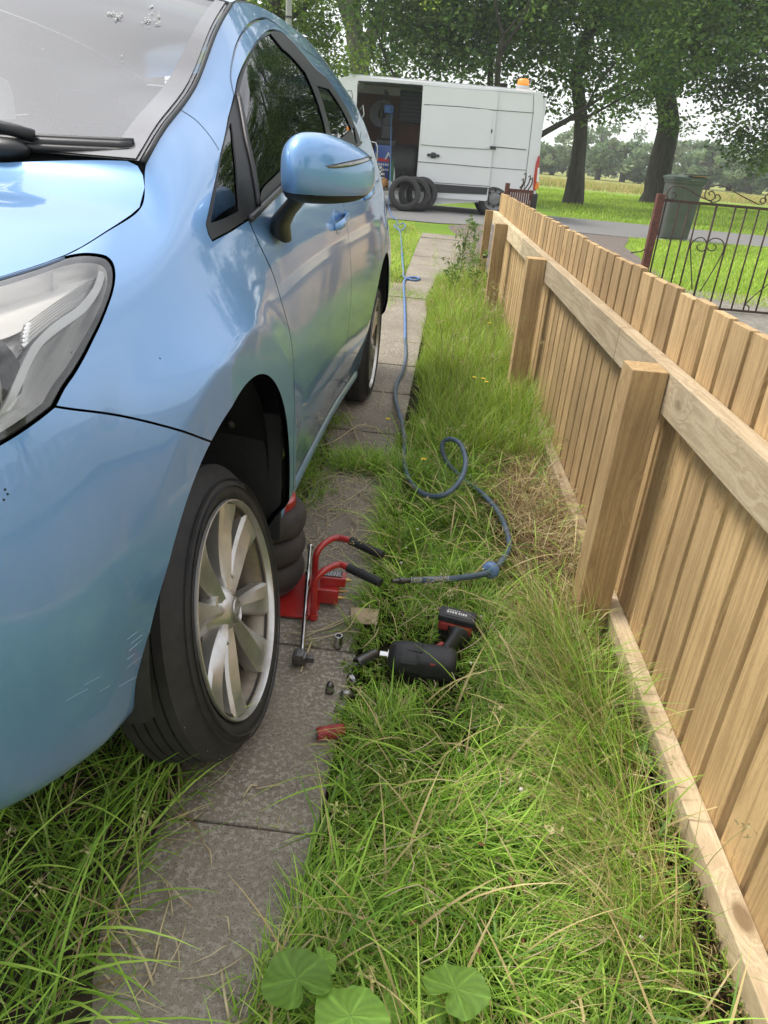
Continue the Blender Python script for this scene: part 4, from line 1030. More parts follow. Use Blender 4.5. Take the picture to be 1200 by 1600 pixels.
# scuffs on the bumper corner and small stone chips
M_SCUFF = mat('scuff_pale', (.27,.38,.49), rough=.7)
rq_ = random.Random(12)
for k in range(10):
    x0 = rq_.uniform(10, 190); y0 = 1190-.62*x0+rq_.uniform(-45, 20); l_ = rq_.uniform(14, 60)
    if k < 6: x0 = rq_.uniform(196, 208); y0 = rq_.uniform(1000, 1045); l_ = rq_.uniform(12, 26)
    a = (x0, y0); c = (x0+l_, y0-l_*rq_.uniform(.5,.62)*(1.5 if k < 6 else 1)); c = (min(c[0], 224), c[1])
    q = np.array(PX(a, ((a[0]+c[0])/2, (a[1]+c[1])/2-.6), c)); q = crom(q, .01); b = MB(); b.tube(S_eval(q)+S_nrm(q)*_sgn*.00005, rq_.uniform(.00018,.00042), 4); b.build('scratch', M_SCUFF, car)
for (x, y) in ((8,765),(12,772),(6,781),(250,560)):
    q = PX((x, y)); P = S_eval(q)[0]; b = MB(); b.lathe([(.0003,.0005),(.0013,.0003),(.0015,0)], 7, M=Matrix.Translation(P) @ Vector((S_nrm(q)*_sgn)[0]).to_track_quat('Z','Y').to_matrix().to_4x4()); b.build('stone_chip', M_DARK, car)

# black valance tucked under the bumper and along the arch foot
sv = np.linspace(KS[0], arF[0][0]+.0, 50); Pv = S_eval(np.c_[sv, np.full(50, t_bot)]); Nv = S_nrm(np.c_[sv, np.full(50, t_bot)])*_sgn; Nv[:,2] = 0; Nv /= np.linalg.norm(Nv, axis=1, keepdims=True)
V = np.stack([Pv-Nv*.004+[0,0,.012], Pv-Nv*.012+[0,0,-.012], Pv-Nv*.055+[0,0,-.050], Pv-Nv*.16+[0,0,-.060]], 1).reshape(-1,3); F = np.array([(4*i+k, 4*i+k+1, 4*i+k+5, 4*i+k+4) for i in range(49) for k in range(3)])
raw('front_valance', np.concatenate([V, V*[-1,1,1]]), np.concatenate([F, F+len(V)]), M_BLK, car)
# ================================================================== timber fence
def wood_mat(name, light, dark, axis='Z', wet=0.0):
    m = bpy.data.materials.new(name); m.use_nodes = True; nt = m.node_tree; b = nt.nodes['Principled BSDF']; L = nt.links.new
    tc = nd(nt, 'ShaderNodeTexCoord'); oi = nd(nt, 'ShaderNodeObjectInfo'); mp = nd(nt, 'ShaderNodeMapping')
    sc_ = {'Z': (22,22,1.1), 'Y': (22,1.1,22), 'X': (1.1,22,22)}[axis]; mp.inputs['Scale'].default_value = sc_
    mu = nd(nt, 'ShaderNodeVectorMath', operation='SCALE'); cx_ = nd(nt, 'ShaderNodeCombineXYZ')
    for k in range(3): L(oi.outputs['Random'], cx_.inputs[k])
    L(cx_.outputs[0], mu.inputs[0]); mu.inputs['Scale'].default_value = 37.0; L(mu.outputs[0], mp.inputs['Location'])
    # knots push the grain aside
    mk = nd(nt, 'ShaderNodeMapping'); mk.inputs['Scale'].default_value = {'Z': (6,6,3.2), 'Y': (6,3.2,6), 'X': (3.2,6,6)}[axis]; L(mu.outputs[0], mk.inputs['Location']); L(tc.outputs['Object'], mk.inputs['Vector'])
    vo = nd(nt, 'ShaderNodeTexVoronoi'); vo.inputs['Scale'].default_value = 1.0; L(mk.outputs[0], vo.inputs['Vector'])
    kn = nd(nt, 'ShaderNodeMapRange'); kn.inputs[1].default_value = .0; kn.inputs[2].default_value = .34; kn.inputs[3].default_value = 1; kn.inputs[4].default_value = 0; L(vo.outputs['Distance'], kn.inputs[0])
    L(tc.outputs['Object'], mp.inputs['Vector'])
    ad = nd(nt, 'ShaderNodeVectorMath', operation='ADD'); sc2 = nd(nt, 'ShaderNodeVectorMath', operation='SCALE'); c3 = nd(nt, 'ShaderNodeCombineXYZ')
    for k in range(3): L(kn.outputs[0], c3.inputs[k])
    L(c3.outputs[0], sc2.inputs[0]); sc2.inputs['Scale'].default_value = 1.4; L(mp.outputs[0], ad.inputs[0]); L(sc2.outputs[0], ad.inputs[1])
    n1 = nd(nt, 'ShaderNodeTexNoise'); n1.inputs['Scale'].default_value = 1.0; n1.inputs['Detail'].default_value = 7; n1.inputs['Distortion'].default_value = .6; L(ad.outputs[0], n1.inputs['Vector'])
    n2 = nd(nt, 'ShaderNodeTexNoise'); n2.inputs['Scale'].default_value = 3.0; n2.inputs['Detail'].default_value = 4; L(tc.outputs['Object'], n2.inputs['Vector'])
    wv = nd(nt, 'ShaderNodeMath', operation='SINE'); m9 = nd(nt, 'ShaderNodeMath', operation='MULTIPLY'); m9.inputs[1].default_value = 42; L(n1.outputs[0], m9.inputs[0]); L(m9.outputs[0], wv.inputs[0])
    r1 = nd(nt, 'ShaderNodeMapRange'); r1.inputs[1].default_value = -1; r1.inputs[2].default_value = 1; r1.inputs[3].default_value = 0; r1.inputs[4].default_value = .55; L(wv.outputs[0], r1.inputs[0])
    a1 = nd(nt, 'ShaderNodeMath', operation='ADD'); L(r1.outputs[0], a1.inputs[0])
    r2 = nd(nt, 'ShaderNodeMapRange'); r2.inputs[1].default_value = .35; r2.inputs[2].default_value = .7; r2.inputs[3].default_value = 0; r2.inputs[4].default_value = .45; L(n2.outputs[0], r2.inputs[0]); L(r2.outputs[0], a1.inputs[1])
    mx = nd(nt, 'ShaderNodeMixRGB'); mx.use_clamp = True; L(a1.outputs[0], mx.inputs[0]); mx.inputs[1].default_value = (*light,1); mx.inputs[2].default_value = (*dark,1)
    # the knot itself
    kd = nd(nt, 'ShaderNodeMapRange'); kd.inputs[1].default_value = .07; kd.inputs[2].default_value = .13; kd.inputs[3].default_value = .85; kd.inputs[4].default_value = 0; L(vo.outputs['Distance'], kd.inputs[0])
    mx2 = nd(nt, 'ShaderNodeMixRGB'); L(kd.outputs[0], mx2.inputs[0]); L(mx.outputs[0], mx2.inputs[1]); mx2.inputs[2].default_value = (dark[0]*.45, dark[1]*.38, dark[2]*.3, 1)
    hs = nd(nt, 'ShaderNodeHueSaturation'); r3 = nd(nt, 'ShaderNodeMapRange'); r3.inputs[3].default_value = .78; r3.inputs[4].default_value = 1.2; L(oi.outputs['Random'], r3.inputs[0]); L(r3.outputs[0], hs.inputs['Value'])
    L(mx2.outputs[0], hs.inputs['Color'])
    # fine sawn fibre
    n4 = nd(nt, 'ShaderNodeTexNoise'); mp4 = nd(nt, 'ShaderNodeMapping'); mp4.inputs['Scale'].default_value = {'Z': (260,260,12), 'Y': (260,12,260), 'X': (12,260,260)}[axis]; L(tc.outputs['Object'], mp4.inputs['Vector']); L(mp4.outputs[0], n4.inputs['Vector']); n4.inputs['Detail'].default_value = 3
    fb = nd(nt, 'ShaderNodeMapRange'); fb.inputs[1].default_value = .3; fb.inputs[2].default_value = .7; fb.inputs[3].default_value = .78; fb.inputs[4].default_value = 1.1; L(n4.outputs[0], fb.inputs[0])
    mm = nd(nt, 'ShaderNodeMixRGB', blend_type='MULTIPLY'); mm.inputs[0].default_value = 1; L(hs.outputs[0], mm.inputs[1]); L(fb.outputs[0], mm.inputs[2])
    L(mm.outputs[0], b.inputs['Base Color']); b.inputs['Roughness'].default_value = .82; b.inputs['Specular IOR Level'].default_value = .25
    bp = nd(nt, 'ShaderNodeBump'); bp.inputs['Strength'].default_value = .35; bp.inputs['Distance'].default_value = .0015; L(n4.outputs[0], bp.inputs['Height'])
    bp2 = nd(nt, 'ShaderNodeBump'); bp2.inputs['Strength'].default_value = .3; bp2.inputs['Distance'].default_value = .002; L(n1.outputs[0], bp2.inputs['Height']); L(bp.outputs[0], bp2.inputs['Normal']); L(bp2.outputs[0], b.inputs['Normal'])
    return m
M_BOARD = wood_mat('sawn_board', (.58,.40,.20), (.34,.215,.10)); M_POST = wood_mat('sawn_post', (.54,.375,.185), (.32,.20,.095)); M_RAIL = wood_mat('sawn_rail', (.62,.50,.33), (.41,.31,.19), 'Y')
fence = thing('timber_fence', 'new pale timber fence of upright boards on posts and rails beside the grass verge', 'fence', (.66, 3.6, 0))
FO = np.array([.66, 3.6, 0])
def fbox(name, x0, x1, y0, y1, z0, z1, m, bev=.002, lean=0, tilt=0, seed=0, org=None, cuty=0):
    org = np.array([(x0+x1)/2, (y0+y1)/2, z0]); bm = bmesh.new(); bmesh.ops.create_cube(bm, size=1)
    for v in bm.verts: v.co = Vector((v.co.x*(x1-x0), v.co.y*(y1-y0), (v.co.z+.5)*(z1-z0)))
    bmesh.ops.bevel(bm, geom=list(bm.edges), offset=bev, segments=2, profile=.6, affect='EDGES')
    me = bpy.data.meshes.new(name); bm.to_mesh(me); bm.free(); me.materials.append(m)
    o = bpy.data.objects.new(name, me); link(o, fence); o.location = org-FO; o.rotation_euler = (lean, tilt, 0); return o
posts = [(-.36,.095),(1.815,.098),(3.975,.098),(6.09,.095),(7.62,.07)]
rp = random.Random(11)
for k, (y, d) in enumerate(posts):
    x0, x1 = (.540,.634) if k < 4 else (.565,.634)
    p = fbox('post', x0+rp.uniform(-.003,.003), x1-.001, y, y+d, -.15, .765+rp.uniform(-.004,.006), M_POST, .003)
for (a, c) in ((-1.6, 2.35), (2.354, 5.1), (5.104, 7.70)):
    fbox('rail', .635, .681, a, c, .662, .766, M_RAIL, .003); fbox('rail', .635, .681, a, c, -.045, .058, M_RAIL, .003)
y = -1.4; k = 0
while y < 7.62:
    w_ = rp.choice([.098,.10,.102]); h_ = .932+rp.uniform(-.005,.005)
    o = fbox('board', (.6825), .7045, y, y+w_, .02, h_, M_BOARD, .0016, lean=rp.uniform(-.004,.004))
    y += w_+rp.uniform(.020,.028)
b = MB(); b.box(-.02,.02,-.004,.004,-.02,.02,.002); b.box(-.012,.03,-.006,-.002,-.006,.006,.001)
o = b.build('gate_latch', mat('black_iron', (.012,.012,.013), rough=.45), fence); o.location = (.612-.66, 7.60-3.6, .36)
# ================================================================== white van
VG = at_g(770, 338); VY = VG[1]; VZ = VG[2]
van = thing('panel_van', 'white panel van with its side door slid open and an amber roof beacon', 'van', (0, VY, VZ))
def vp(px, py, dy=0.0):
    p = at_y(px, py, VY+dy); return np.array([p[0], p[2]-VZ])
M_VAN = mat('van_white', (.68,.68,.69), rough=.32, coat=.6, coat_r=.08, nscale=1.6, namt=.06)
M_VBLK = mat('van_black_plastic', (.025,.025,.027), rough=.55); M_VIN = mat('van_inside', (.035,.036,.045), rough=.8)
def flat(name, loop, m, parent, y, th=.03, holes=(), h=.25, pxs=True, smooth=False):
    lo = np.array([vp(*p) for p in loop]) if pxs else np.array(loop); hs = [np.array([vp(*p) for p in q]) if pxs else np.array(q) for q in holes]
    vs, fs = fill(lo, hs, h); n = len(vs)
    V = np.concatenate([np.c_[vs[:,0], np.full(n, y), vs[:,1]], np.c_[vs[:,0], np.full(n, y+th), vs[:,1]]])
    a, b_, c = V[fs[:,0]], V[fs[:,1]], V[fs[:,2]]; fl = np.cross(b_-a, c-a)[:,1] > 0; fs[fl] = fs[fl][:, ::-1]
    F = [tuple(f) for f in fs]+[tuple(f[::-1]+n) for f in fs]
    def idx(p): return int(np.argmin(((vs-p)**2).sum(1)))
    for q in [lo]+hs:
        ii = [idx(p) for p in q]
        for k in range(len(ii)):
            a, b_ = ii[k], ii[(k+1)%len(ii)]
            if a != b_: F.append((a, b_, b_+n, a+n))
    me = bpy.data.meshes.new(name); me.from_pydata(V.tolist(), [], F); me.materials.append(m)
    bm = bmesh.new(); bm.from_mesh(me); bmesh.ops.recalc_face_normals(bm, faces=bm.faces); bm.to_mesh(me); bm.free()
    return link(bpy.data.objects.new(name, me), parent)
def rr_px(x0, y0, x1, y1, x2, y2, x3, y3, r=.18):
    """rounded quadrilateral through four photograph corners"""
    P = [np.array(p, float) for p in ((x0,y0),(x1,y1),(x2,y2),(x3,y3))]; out = []
    for i in range(4):
        p, a, c = P[i], P[i-1], P[(i+1)%4]; d = min(np.linalg.norm(a-p), np.linalg.norm(c-p))*r
        s_ = p+(a-p)/np.linalg.norm(a-p)*d; e = p+(c-p)/np.linalg.norm(c-p)*d
        for t in np.linspace(0, 1, 6): out.append((1-t)**2*s_+2*t*(1-t)*p+t*t*e)
    return [tuple(q) for q in out]
opening = rr_px(558.5,126.5, 662,133.5, 649,300, 553,300, .05)
side_o = [(424,331),(418,300),(425,262),(455,236),(484,214),(503,160),(515,134),(528,123),(545,118.5)]+[(x, 118.3+(x-548)*.0895) for x in range(560, 836, 25)]+[(843,143.5),(848,148),(849.5,160),(848,190),(844,235),(839,275),(836,318)]
arc = [(772+24*math.cos(a), 318-26*math.sin(a)) for a in np.linspace(0, math.pi, 14)]; arc = [(p[0]+(318-p[1])*-.02, p[1]) for p in arc]
fw = [(596-172+24*math.cos(a)*0+0, 0) for a in [0]]
side_o += [(796,319)]+arc[1:-1]+[(748,316),(700,318),(655,321),(553,316)]
win = rr_px(526,147,546,149,538,188,500,188,.15)
flat('side_panel', side_o, M_VAN, van, 0, .06, holes=[opening, win], h=.3)
# roof, far side, ends
top = [vp(*p) for p in side_o[8:21]]
b = MB(); V = []; F = []
for p in top:
    for yy, dz in ((0,0),(.06,.025),(.3,.06),(1.0,.075),(1.7,.06),(1.95,.02),(2.0,0)): V.append((p[0], yy, p[1]+dz))
n7 = 7
for i in range(len(top)-1):
    for k in range(6): F.append((i*n7+k, (i+1)*n7+k, (i+1)*n7+k+1, i*n7+k+1))
b.add(V, F); b.build('roof', M_VAN, van, smooth=True)
far = [vp(*p) for p in side_o if p[1] < 300 or p[0] < 440 or p[0] > 830]; cx0, cx1 = vp(836,318)[0], vp(424,331)[0]
flat('far_side_panel', [tuple(q) for q in far], M_VAN, van, 1.94, .06, pxs=False, h=.4)
b = MB(); xr = vp(842,240)[0]; zt = vp(846,150)[1]; b.box(xr-.05, xr+.005, .02, 1.98, .35, zt-.02, .02); b.build('rear_doors', M_VAN, van)
b = MB(); b.box(xr-.08, xr+.10, .0, 2.0, .33, .52, .03); b.build('rear_bumper', M_VBLK, van)
# windscreen and bonnet end of the cab (behind the hatchback)
cabp = [vp(*p) for p in side_o[:9]]; b = MB(); V = []
for p in cabp: V += [(p[0], .05, p[1]), (p[0], 1.95, p[1])]
b.add(V, [(2*i, 2*i+1, 2*i+3, 2*i+2) for i in range(len(cabp)-1)]); b.build('cab_front', M_VAN, van, smooth=True)
flat('cab_window', [(p[0], p[1]) for p in win], glass_mat('van_glass', (.2,.24,.22), .1), van, .02, .006)
def seam(pts, r=.006, m=None, y=-.004, parent=None, name='panel_gap'):
    b = MB(); b.tube([(vp(*p)[0], y, vp(*p)[1]) for p in pts], r, 6); return b.build(name, m or mat('gap_dark', (.10,.10,.10), rough=.9), parent or van, smooth=True)
# slid-back side door: its own skin standing proud of the body
door_px = rr_px(661,134.5, 779,143.5, 761,325-11, 650.5,309-2, .03)
dr = flat('sliding_door', door_px, M_VAN, van, -.055, .04, h=.3)
flat('door_swage', rr_px(664,164,771,172,763,233,657,226,.16), M_VAN, dr, -.072, .02, h=.3)
seam([(663,163.5),(720,167),(775,172.5),(779,172.8)], .007, y=-.062, parent=dr); seam([(657,226),(700,230),(761,233.5),(768,232)], .006, y=-.062, parent=dr, m=mat('crease_grey', (.35,.35,.36), rough=.5))
seam([(652,252.5),(710,257),(765,262)], .007, y=-.06, parent=dr); seam([(651,283),(765,291)], .006, y=-.06, parent=dr)
flat('rub_strip', [(651,285),(762,293),(760,304),(650,299)], M_VBLK, dr, -.068, .02)
hb = MB(); hp = vp(677,243); hb.box(hp[0]-.125, hp[0]+.125, -.10, -.06, hp[1]-.022, hp[1]+.028, .012); hb.box(hp[0]-.05, hp[0]+.05, -.085, -.055, hp[1]-.05, hp[1]+.055, .02); hb.build('door_handle', M_VBLK, dr)
hb = MB(); hp = vp(768,205); hb.box(hp[0]-.012, hp[0]+.012, -.07, -.05, hp[1]-.03, hp[1]+.03, .004); hb.build('door_lock', M_VBLK, dr)
hb = MB(); hp = vp(769,231); hb.box(hp[0]-.05, hp[0]+.07, -.085, -.05, hp[1]-.03, hp[1]+.03, .01); hb.build('door_roller', M_VBLK, dr)
# rear quarter: swage lines and rail
seam([(780,172.5),(834,176.5)], .006); seam([(834,146),(833,176),(823,262),(818,300)], .005); seam([(769,229),(822,234)], .009); seam([(778,143),(773,190),(764,262),(758,318)], .006)
seam([(764,261.5),(822,266)], .006); seam([(560,127),(600,129),(660,134)], .010, m=M_VBLK); seam([(832,147),(778,142.5),(700,137),(640,131)], .004, m=mat('crease_grey', (.35,.35,.36)))
seam([(549,141),(551,150),(546,200),(540,260)], .006); seam([(525,141),(549,142)], .006)
flat('lower_strip', [(552,297),(650,299),(650,304),(552,302)], mat('van_sill_steel', (.45,.44,.42), rough=.35, metal=.8), van, -.03, .3)
flat('step', [(552,308),(650,311),(650,316),(552,313)], mat('van_sill_steel', (.45,.44,.42)), van, -.10, .25)
flat('sill', [(552,317),(655,320),(655,328),(552,326)], mat('sill_dark', (.09,.09,.09), rough=.6), van, .02, .04)
# tail lamp
tl = flat('tail_light', [(841,243),(843.5,246),(842,262),(839,285),(836.5,298),(832.5,297),(834,275),(837,255)], mat('lamp_red', (.42,.02,.02), rough=.15, coat=1), van, -.02, .06)
flat('reversing_lens', [(843,262),(842,284),(838,284),(840,262)], mat('lens_clear', (.75,.72,.68), rough=.15, coat=1), tl, -.03, .03)
flat('indicator_lens', [(837,286),(842,286),(841,295),(835,295)], mat('lens_orange', (.75,.20,.03), rough=.2, coat=1), tl, -.034, .03)
# beacon
bp_ = vp(821,137); bc = MB(); M0 = Tr(bp_[0], .55, bp_[1]-.02)
bc.lathe([(.14,0),(.14,.07),(.125,.09)], 24, M=M0); bc.build('beacon_base', mat('beacon_base', (.5,.5,.48), rough=.5), van, auto=40)
bc = MB(); bc.lathe([(.118,.09),(.125,.12),(.115,.19),(.09,.215),(.001,.222)], 24, M=M0); bc.build('beacon_lens', mat('beacon_amber', (.9,.30,.02), rough=.18, coat=1, emit=(.9,.3,.02), estr=.12), van, smooth=True)
# wheels
def van_wheel(name, x, r=.345):
    w_ = bpy.data.objects.new(name, None); COL.objects.link(w_); w_.parent = van; w_.location = (x, .04, r-.01)
    b = MB(); b.lathe([(.215,.0),(.235,-.015),(.29,-.018),(.325,.0),(r,.02),(r,.20),(.325,.22),(.22,.22)], 48, axis='Y'); b.build('tyre', M_TYRE, w_, auto=45)
    b = MB(); b.lathe([(.222,-.004),(.205,.0),(.20,.03),(.17,.045),(.13,.035),(.115,.0),(.06,-.01),(.001,-.01)], 40, axis='Y'); rm = b.build('rim', mat('steel_rim', (.28,.28,.28), rough=.5, metal=.6, nscale=20, namt=.4), w_, auto=40)
    for k in range(8):
        a = k*math.pi/4; b = MB(); b.lathe([(.0005,-.004),(.022,-.004)], 10, M=Tr(.155*math.cos(a), .028, .155*math.sin(a)), axis='Y'); b.build('rim_slot', M_DARK, rm)
wx = vp(790-18, 318)[0]; van_wheel('rear_wheel', wx)
van_wheel('front_wheel', vp(436,320)[0])
b = MB(); b.lathe([(.0005,.28),(.42,.28)], 30, M=Tr(wx,0,.36), axis='Y'); b.lathe([(.40,.02),(.42,.28)], 30, M=Tr(wx,0,.36), axis='Y', a0=-.2, a1=math.pi+.2); b.build('wheel_arch_liner', M_DARK, van)
# load floor, bulkheads and ply lining
x0, x1 = vp(553,300)[0]-.5, vp(835,300)[0]; zf = vp(600,293)[1]
b = MB(); b.box(x0, x1, .06, 1.93, zf-.06, zf, .005); b.build('load_floor', mat('ply_floor', (.10,.08,.06), rough=.9), van)
b = MB(); b.box(x0-.04, x0, .06, 1.93, .3, 2.2); b.build('bulkhead', M_VIN, van)
b = MB(); b.box(x0, x1, 1.88, 1.92, zf, 2.15); b.build('ply_lining', mat('ply_orange', (.24,.11,.065), rough=.8, nscale=3, namt=.3), van)
b = MB(); b.box(x0+1.55+.35, x0+1.60+.35, .1, 1.9, zf, 2.15); b.build('shelf_end', M_VIN, van)
# door runner rail and grab handle
b = MB(); b.tube([(vp(560,180)[0]+.02, .1, vp(560,170)[1]), (vp(566,175)[0], .06, vp(566,164)[1]), (vp(568,185)[0], .06, vp(568,178)[1]), (vp(562,195)[0], .1, vp(562,192)[1])], .012, 8); b.build('grab_handle', mat('pale_plastic', (.5,.5,.5), rough=.4), van, smooth=True)

# ---- what the open door shows (each a thing of its own)
def inv(px, py, dy): p = at_y(px, py, VY+dy); return np.array([p[0], VY+dy, p[2]])
ZF = VZ+zf
p = inv(597,178,1.0); reel = thing('hose_reel', 'round dark hose reel hanging inside the open van above the blue machine', 'hose reel', tuple(p))
b = MB(); b.lathe([(.20,-.09),(.26,-.10),(.27,-.07),(.10,-.06),(.10,.06),(.27,.07),(.26,.10),(.20,.09)], 40, axis='Y'); b.build('drum', mat('reel_black', (.02,.02,.024), rough=.5), reel, auto=40)
b = MB()
for k in range(5): b.lathe([(.15+.02*(k%2)+.014, -.05+.025*k),(.15+.02*(k%2), -.05+.025*k+.014),(.15+.02*(k%2)-.014,-.05+.025*k),(.15+.02*(k%2),-.05+.025*k-.014)], 32, axis='Y', closed=True)
b.build('coiled_hose', mat('reel_hose', (.03,.07,.18), rough=.5), reel, smooth=True)
b = MB(); b.box(.05,.24,-.16,-.04,.02,.17,.02); b.build('hose_guide', mat('guide_blue', (.04,.13,.42), rough=.45), reel)
b = MB(); b.box(-.03,.03,-.02,.9,-.03,.03,.005); b.box(-.03,.03,.84,.9,-.03,.5,.005); b.build('bracket', M_VBLK, reel)
p = inv(600,262,.75); pa, pb = inv(581,225,.75), inv(613,227,.75); wdt = (pb[0]-pa[0])
cab = thing('tyre_machine_cabinet', 'blue steel machine cabinet with red and white lettering inside the open van', 'machine', (p[0], p[1], ZF))
hc = pa[2]-ZF
M_BLUE = mat('machine_blue', (.02,.07,.35), rough=.35, coat=.4)
b = MB(); b.box(-wdt*.52, wdt*.52, 0, .55, .02, hc, .02); b.build('body', M_BLUE, cab)
# sign on the cabinet: red bar, white peak emblem and two lines of small white lettering
b = MB(); b.box(-wdt*.45, wdt*.22, -.004, .0, hc*.60, hc*.68); b.build('red_bar', mat('sign_red', (.6,.03,.03), rough=.5), cab)
b = MB()
b.prism([(0,hc*.66),(.06,hc*.84),(.085,hc*.84),(.15,hc*.66),(.12,hc*.66),(.075,hc*.77),(.03,hc*.66)], -.008, -.004)
for k in range(8): b.box(-wdt*.30+.05*k, -wdt*.30+.05*k+.034, -.006, -.002, hc*.50, hc*.56)
for k in range(5): b.box(-wdt*.14+.045*k, -wdt*.14+.045*k+.03, -.006, -.002, hc*.38, hc*.43)
b.build('sign_lettering', mat('sign_white', (.75,.75,.75), rough=.5), cab)
b = MB(); b.box(-wdt*.5, wdt*.5, .0, .5, hc, hc+.10, .02); b.box(-wdt*.3, wdt*.3, .1,.3, hc+.1, hc+.38, .04); b.tube([(-wdt*.2,.2,hc+.3),(-wdt*.4,.2,hc+.7),(-wdt*.1,.2,hc+1.0)], .03, 8); b.build('machine_head', mat('machine_dark', (.03,.03,.035), rough=.5, nscale=20, namt=.4), cab)
trl = thing('steel_trolley', 'bright tubular steel trolley frame standing in the open van doorway', 'trolley', tuple(np.array([inv(575,262,.25)[0], VY+.25, ZF])))
b = MB(); zt_ = inv(575,222,.25)[2]-ZF
b.tube(crom([(-.16,0,0),(-.16,0,zt_*.9),(-.13,0,zt_),(.13,0,zt_),(.17,0,zt_*.9),(.17,0,0)], .05), .016, 8); b.build('frame_tube', mat('bright_steel', (.5,.5,.5), rough=.25, metal=.9), trl, smooth=True)
b = MB(); b.tube([(-.16,0,zt_*.75),(.17,0,zt_*.75)], .012, 8); b.tube([(-.16,0,zt_*.3),(.17,0,zt_*.3)], .012, 8); b.build('cross_tube', mat('bright_steel'), trl, smooth=True)
# row of upright tyres
for k in range(7):
    q = inv(616+5.2*k, 225, .45+.02*k); t_ = MB(); R_ = (q[2]-ZF)/2*.98
    t_.lathe([(R_*.62,-.07),(R_*.8,-.085),(R_*.95,-.075),(R_,-.05),(R_,.05),(R_*.95,.075),(R_*.8,.085),(R_*.62,.07)], 32, axis='X', M=Tr(0,0,R_))
    o = t_.build('stored_tyre', M_TYRE, None, smooth=True); o.location = (q[0], VY+.45+R_, ZF)
    tag(o, 'dark tyre in the packed row inside the van, '+['next to the blue machine','second from the blue machine','third from the blue machine','in the middle of the row','third from the slid door','second from the slid door','at the slid door edge'][k], 'tyre', 'tyres racked in the van')
# wall grille and odds and ends
g0, g1 = inv(626,140,1.6), inv(657,193,1.6); gr = thing('wall_rack', 'dark slatted rack fixed high on the orange wall inside the van', 'rack', tuple(g0))
b = MB(); ww, hh = g1[0]-g0[0], g0[2]-g1[2]; b.box(0, ww, 0, .03, -hh, 0, .004); b.build('back_plate', mat('rack_dark', (.03,.035,.05), rough=.6), gr)
for k in range(7):
    b = MB(); b.box(.03, ww-.03, -.05, -.005, -hh*(k+1)/8-.015, -hh*(k+1)/8+.015, .003); b.build('slat', mat('rack_slat', (.06,.07,.09), rough=.5), gr)
rv = random.Random(8)
for (px, py, lab, cat, col, sz) in ((582,277,'rust brown leather tool bag on the van floor behind the car mirror','tool bag',(.20,.06,.03),(.20,.12)),(597,280,'orange tan cloth bundle on the van floor in front of the blue machine','cloth',(.45,.22,.06),(.16,.10)),
                         (590,268,'black and white patterned bag slumped against the blue machine in the van','bag',(.05,.05,.05),(.17,.22)),(611,279,'small white bottle standing on the van floor beside the hose','bottle',(.75,.75,.73),(.05,.16)),
                         (616,265,'pale grey handled tool leaning in the van by the packed tyres','tool',(.5,.5,.48),(.03,.26)),(613,255,'thin dark green canister standing in the van by the packed tyres','canister',(.03,.12,.05),(.05,.38))):
    q = inv(px, py, .16); bm = bmesh.new(); bmesh.ops.create_icosphere(bm, subdivisions=3, radius=1)
    for v in bm.verts:
        c = v.co; z = c.z; f = 1+.16*math.sin(5*c.x+px)+.14*math.sin(7*c.y+3*c.z+py)
        if cat in ('bottle', 'canister', 'tool'): f = 1 if z < .45 else max(.3, 1-(z-.45)*1.6)
        v.co = Vector((c.x*sz[0]*f, c.y*sz[0]*.6*f, max(z, -.55)*sz[1]*(1 if cat in ('bottle','canister','tool') else f)))
    mn = min(v.co.z for v in bm.verts)
    for v in bm.verts: v.co.z -= mn
    me = bpy.data.meshes.new(cat.replace(' ', '_')); bm.to_mesh(me); bm.free(); me.polygons.foreach_set('use_smooth', [True]*len(me.polygons))
    if px == 590:
        m = mat('check_cloth', (.03,.03,.03), rough=.9); nt_ = m.node_tree; ck = nd(nt_, 'ShaderNodeTexChecker'); ck.inputs['Scale'].default_value = 26; ck.inputs[1].default_value = (.6,.6,.58,1); ck.inputs[2].default_value = (.02,.02,.02,1)
        nt_.links.new(nd(nt_, 'ShaderNodeTexCoord').outputs['Object'], ck.inputs[0]); nt_.links.new(ck.outputs[0], nt_.nodes['Principled BSDF'].inputs['Base Color'])
    else: m = mat('van_item_%d' % px, col, rough=.7, nscale=20, namt=.4)
    me.materials.append(m); o = link(bpy.data.objects.new(cat.replace(' ', '_'), me)); o.location = (q[0], q[1], ZF); tag(o, lab, cat)
# ---- three loose tyres leaning by the doorstep
def loose_tyre(px, py, rpx, dy, lean, yawd, label):
    q = at_y(px, py, VY-.75+dy); R_ = .315
    t_ = MB(); prof = [(.205,-.075),(.215,-.095),(.25,-.105),(.285,-.10),(.303,-.085)]
    x0, x1, n = -.085, .085, 4; sg = (x1-x0)/n
    for i in range(n): prof += [(R_, x0+sg*i+.002), (R_, x0+sg*(i+.8))]+([(R_-.012, x0+sg*(i+.84)), (R_-.012, x0+sg*(i+.96))] if i < n-1 else [])
    prof += [(.303,.085),(.285,.10),(.25,.105),(.215,.095),(.205,.075)]; prof += [(.235,.07),(.27,.06),(.28,0),(.27,-.06),(.235,-.07)]
    t_.lathe(prof, 64, axis='Y', closed=True)
    o = t_.build('loose_tyre', M_TYRE, None, auto=45); zg = terr(q[0], q[1]); o.rotation_euler = (math.radians(lean), 0, math.radians(yawd))
    o.location = (q[0], q[1], zg+R_*math.cos(math.radians(lean))+.05*abs(math.sin(math.radians(lean)))); return tag(o, label, 'tyre', 'loose tyres leaning together on the road')
loose_tyre(632,306,27,0,-12,4,'loose black tyre at the front left of the three leaning by the van')
loose_tyre(647,307,27,.24,-12,8,'middle one of the three loose black tyres leaning by the van')
t3 = loose_tyre(658,308,27,.46,-12,10,'rearmost loose tyre by the van, with a white paper strip on its tread')
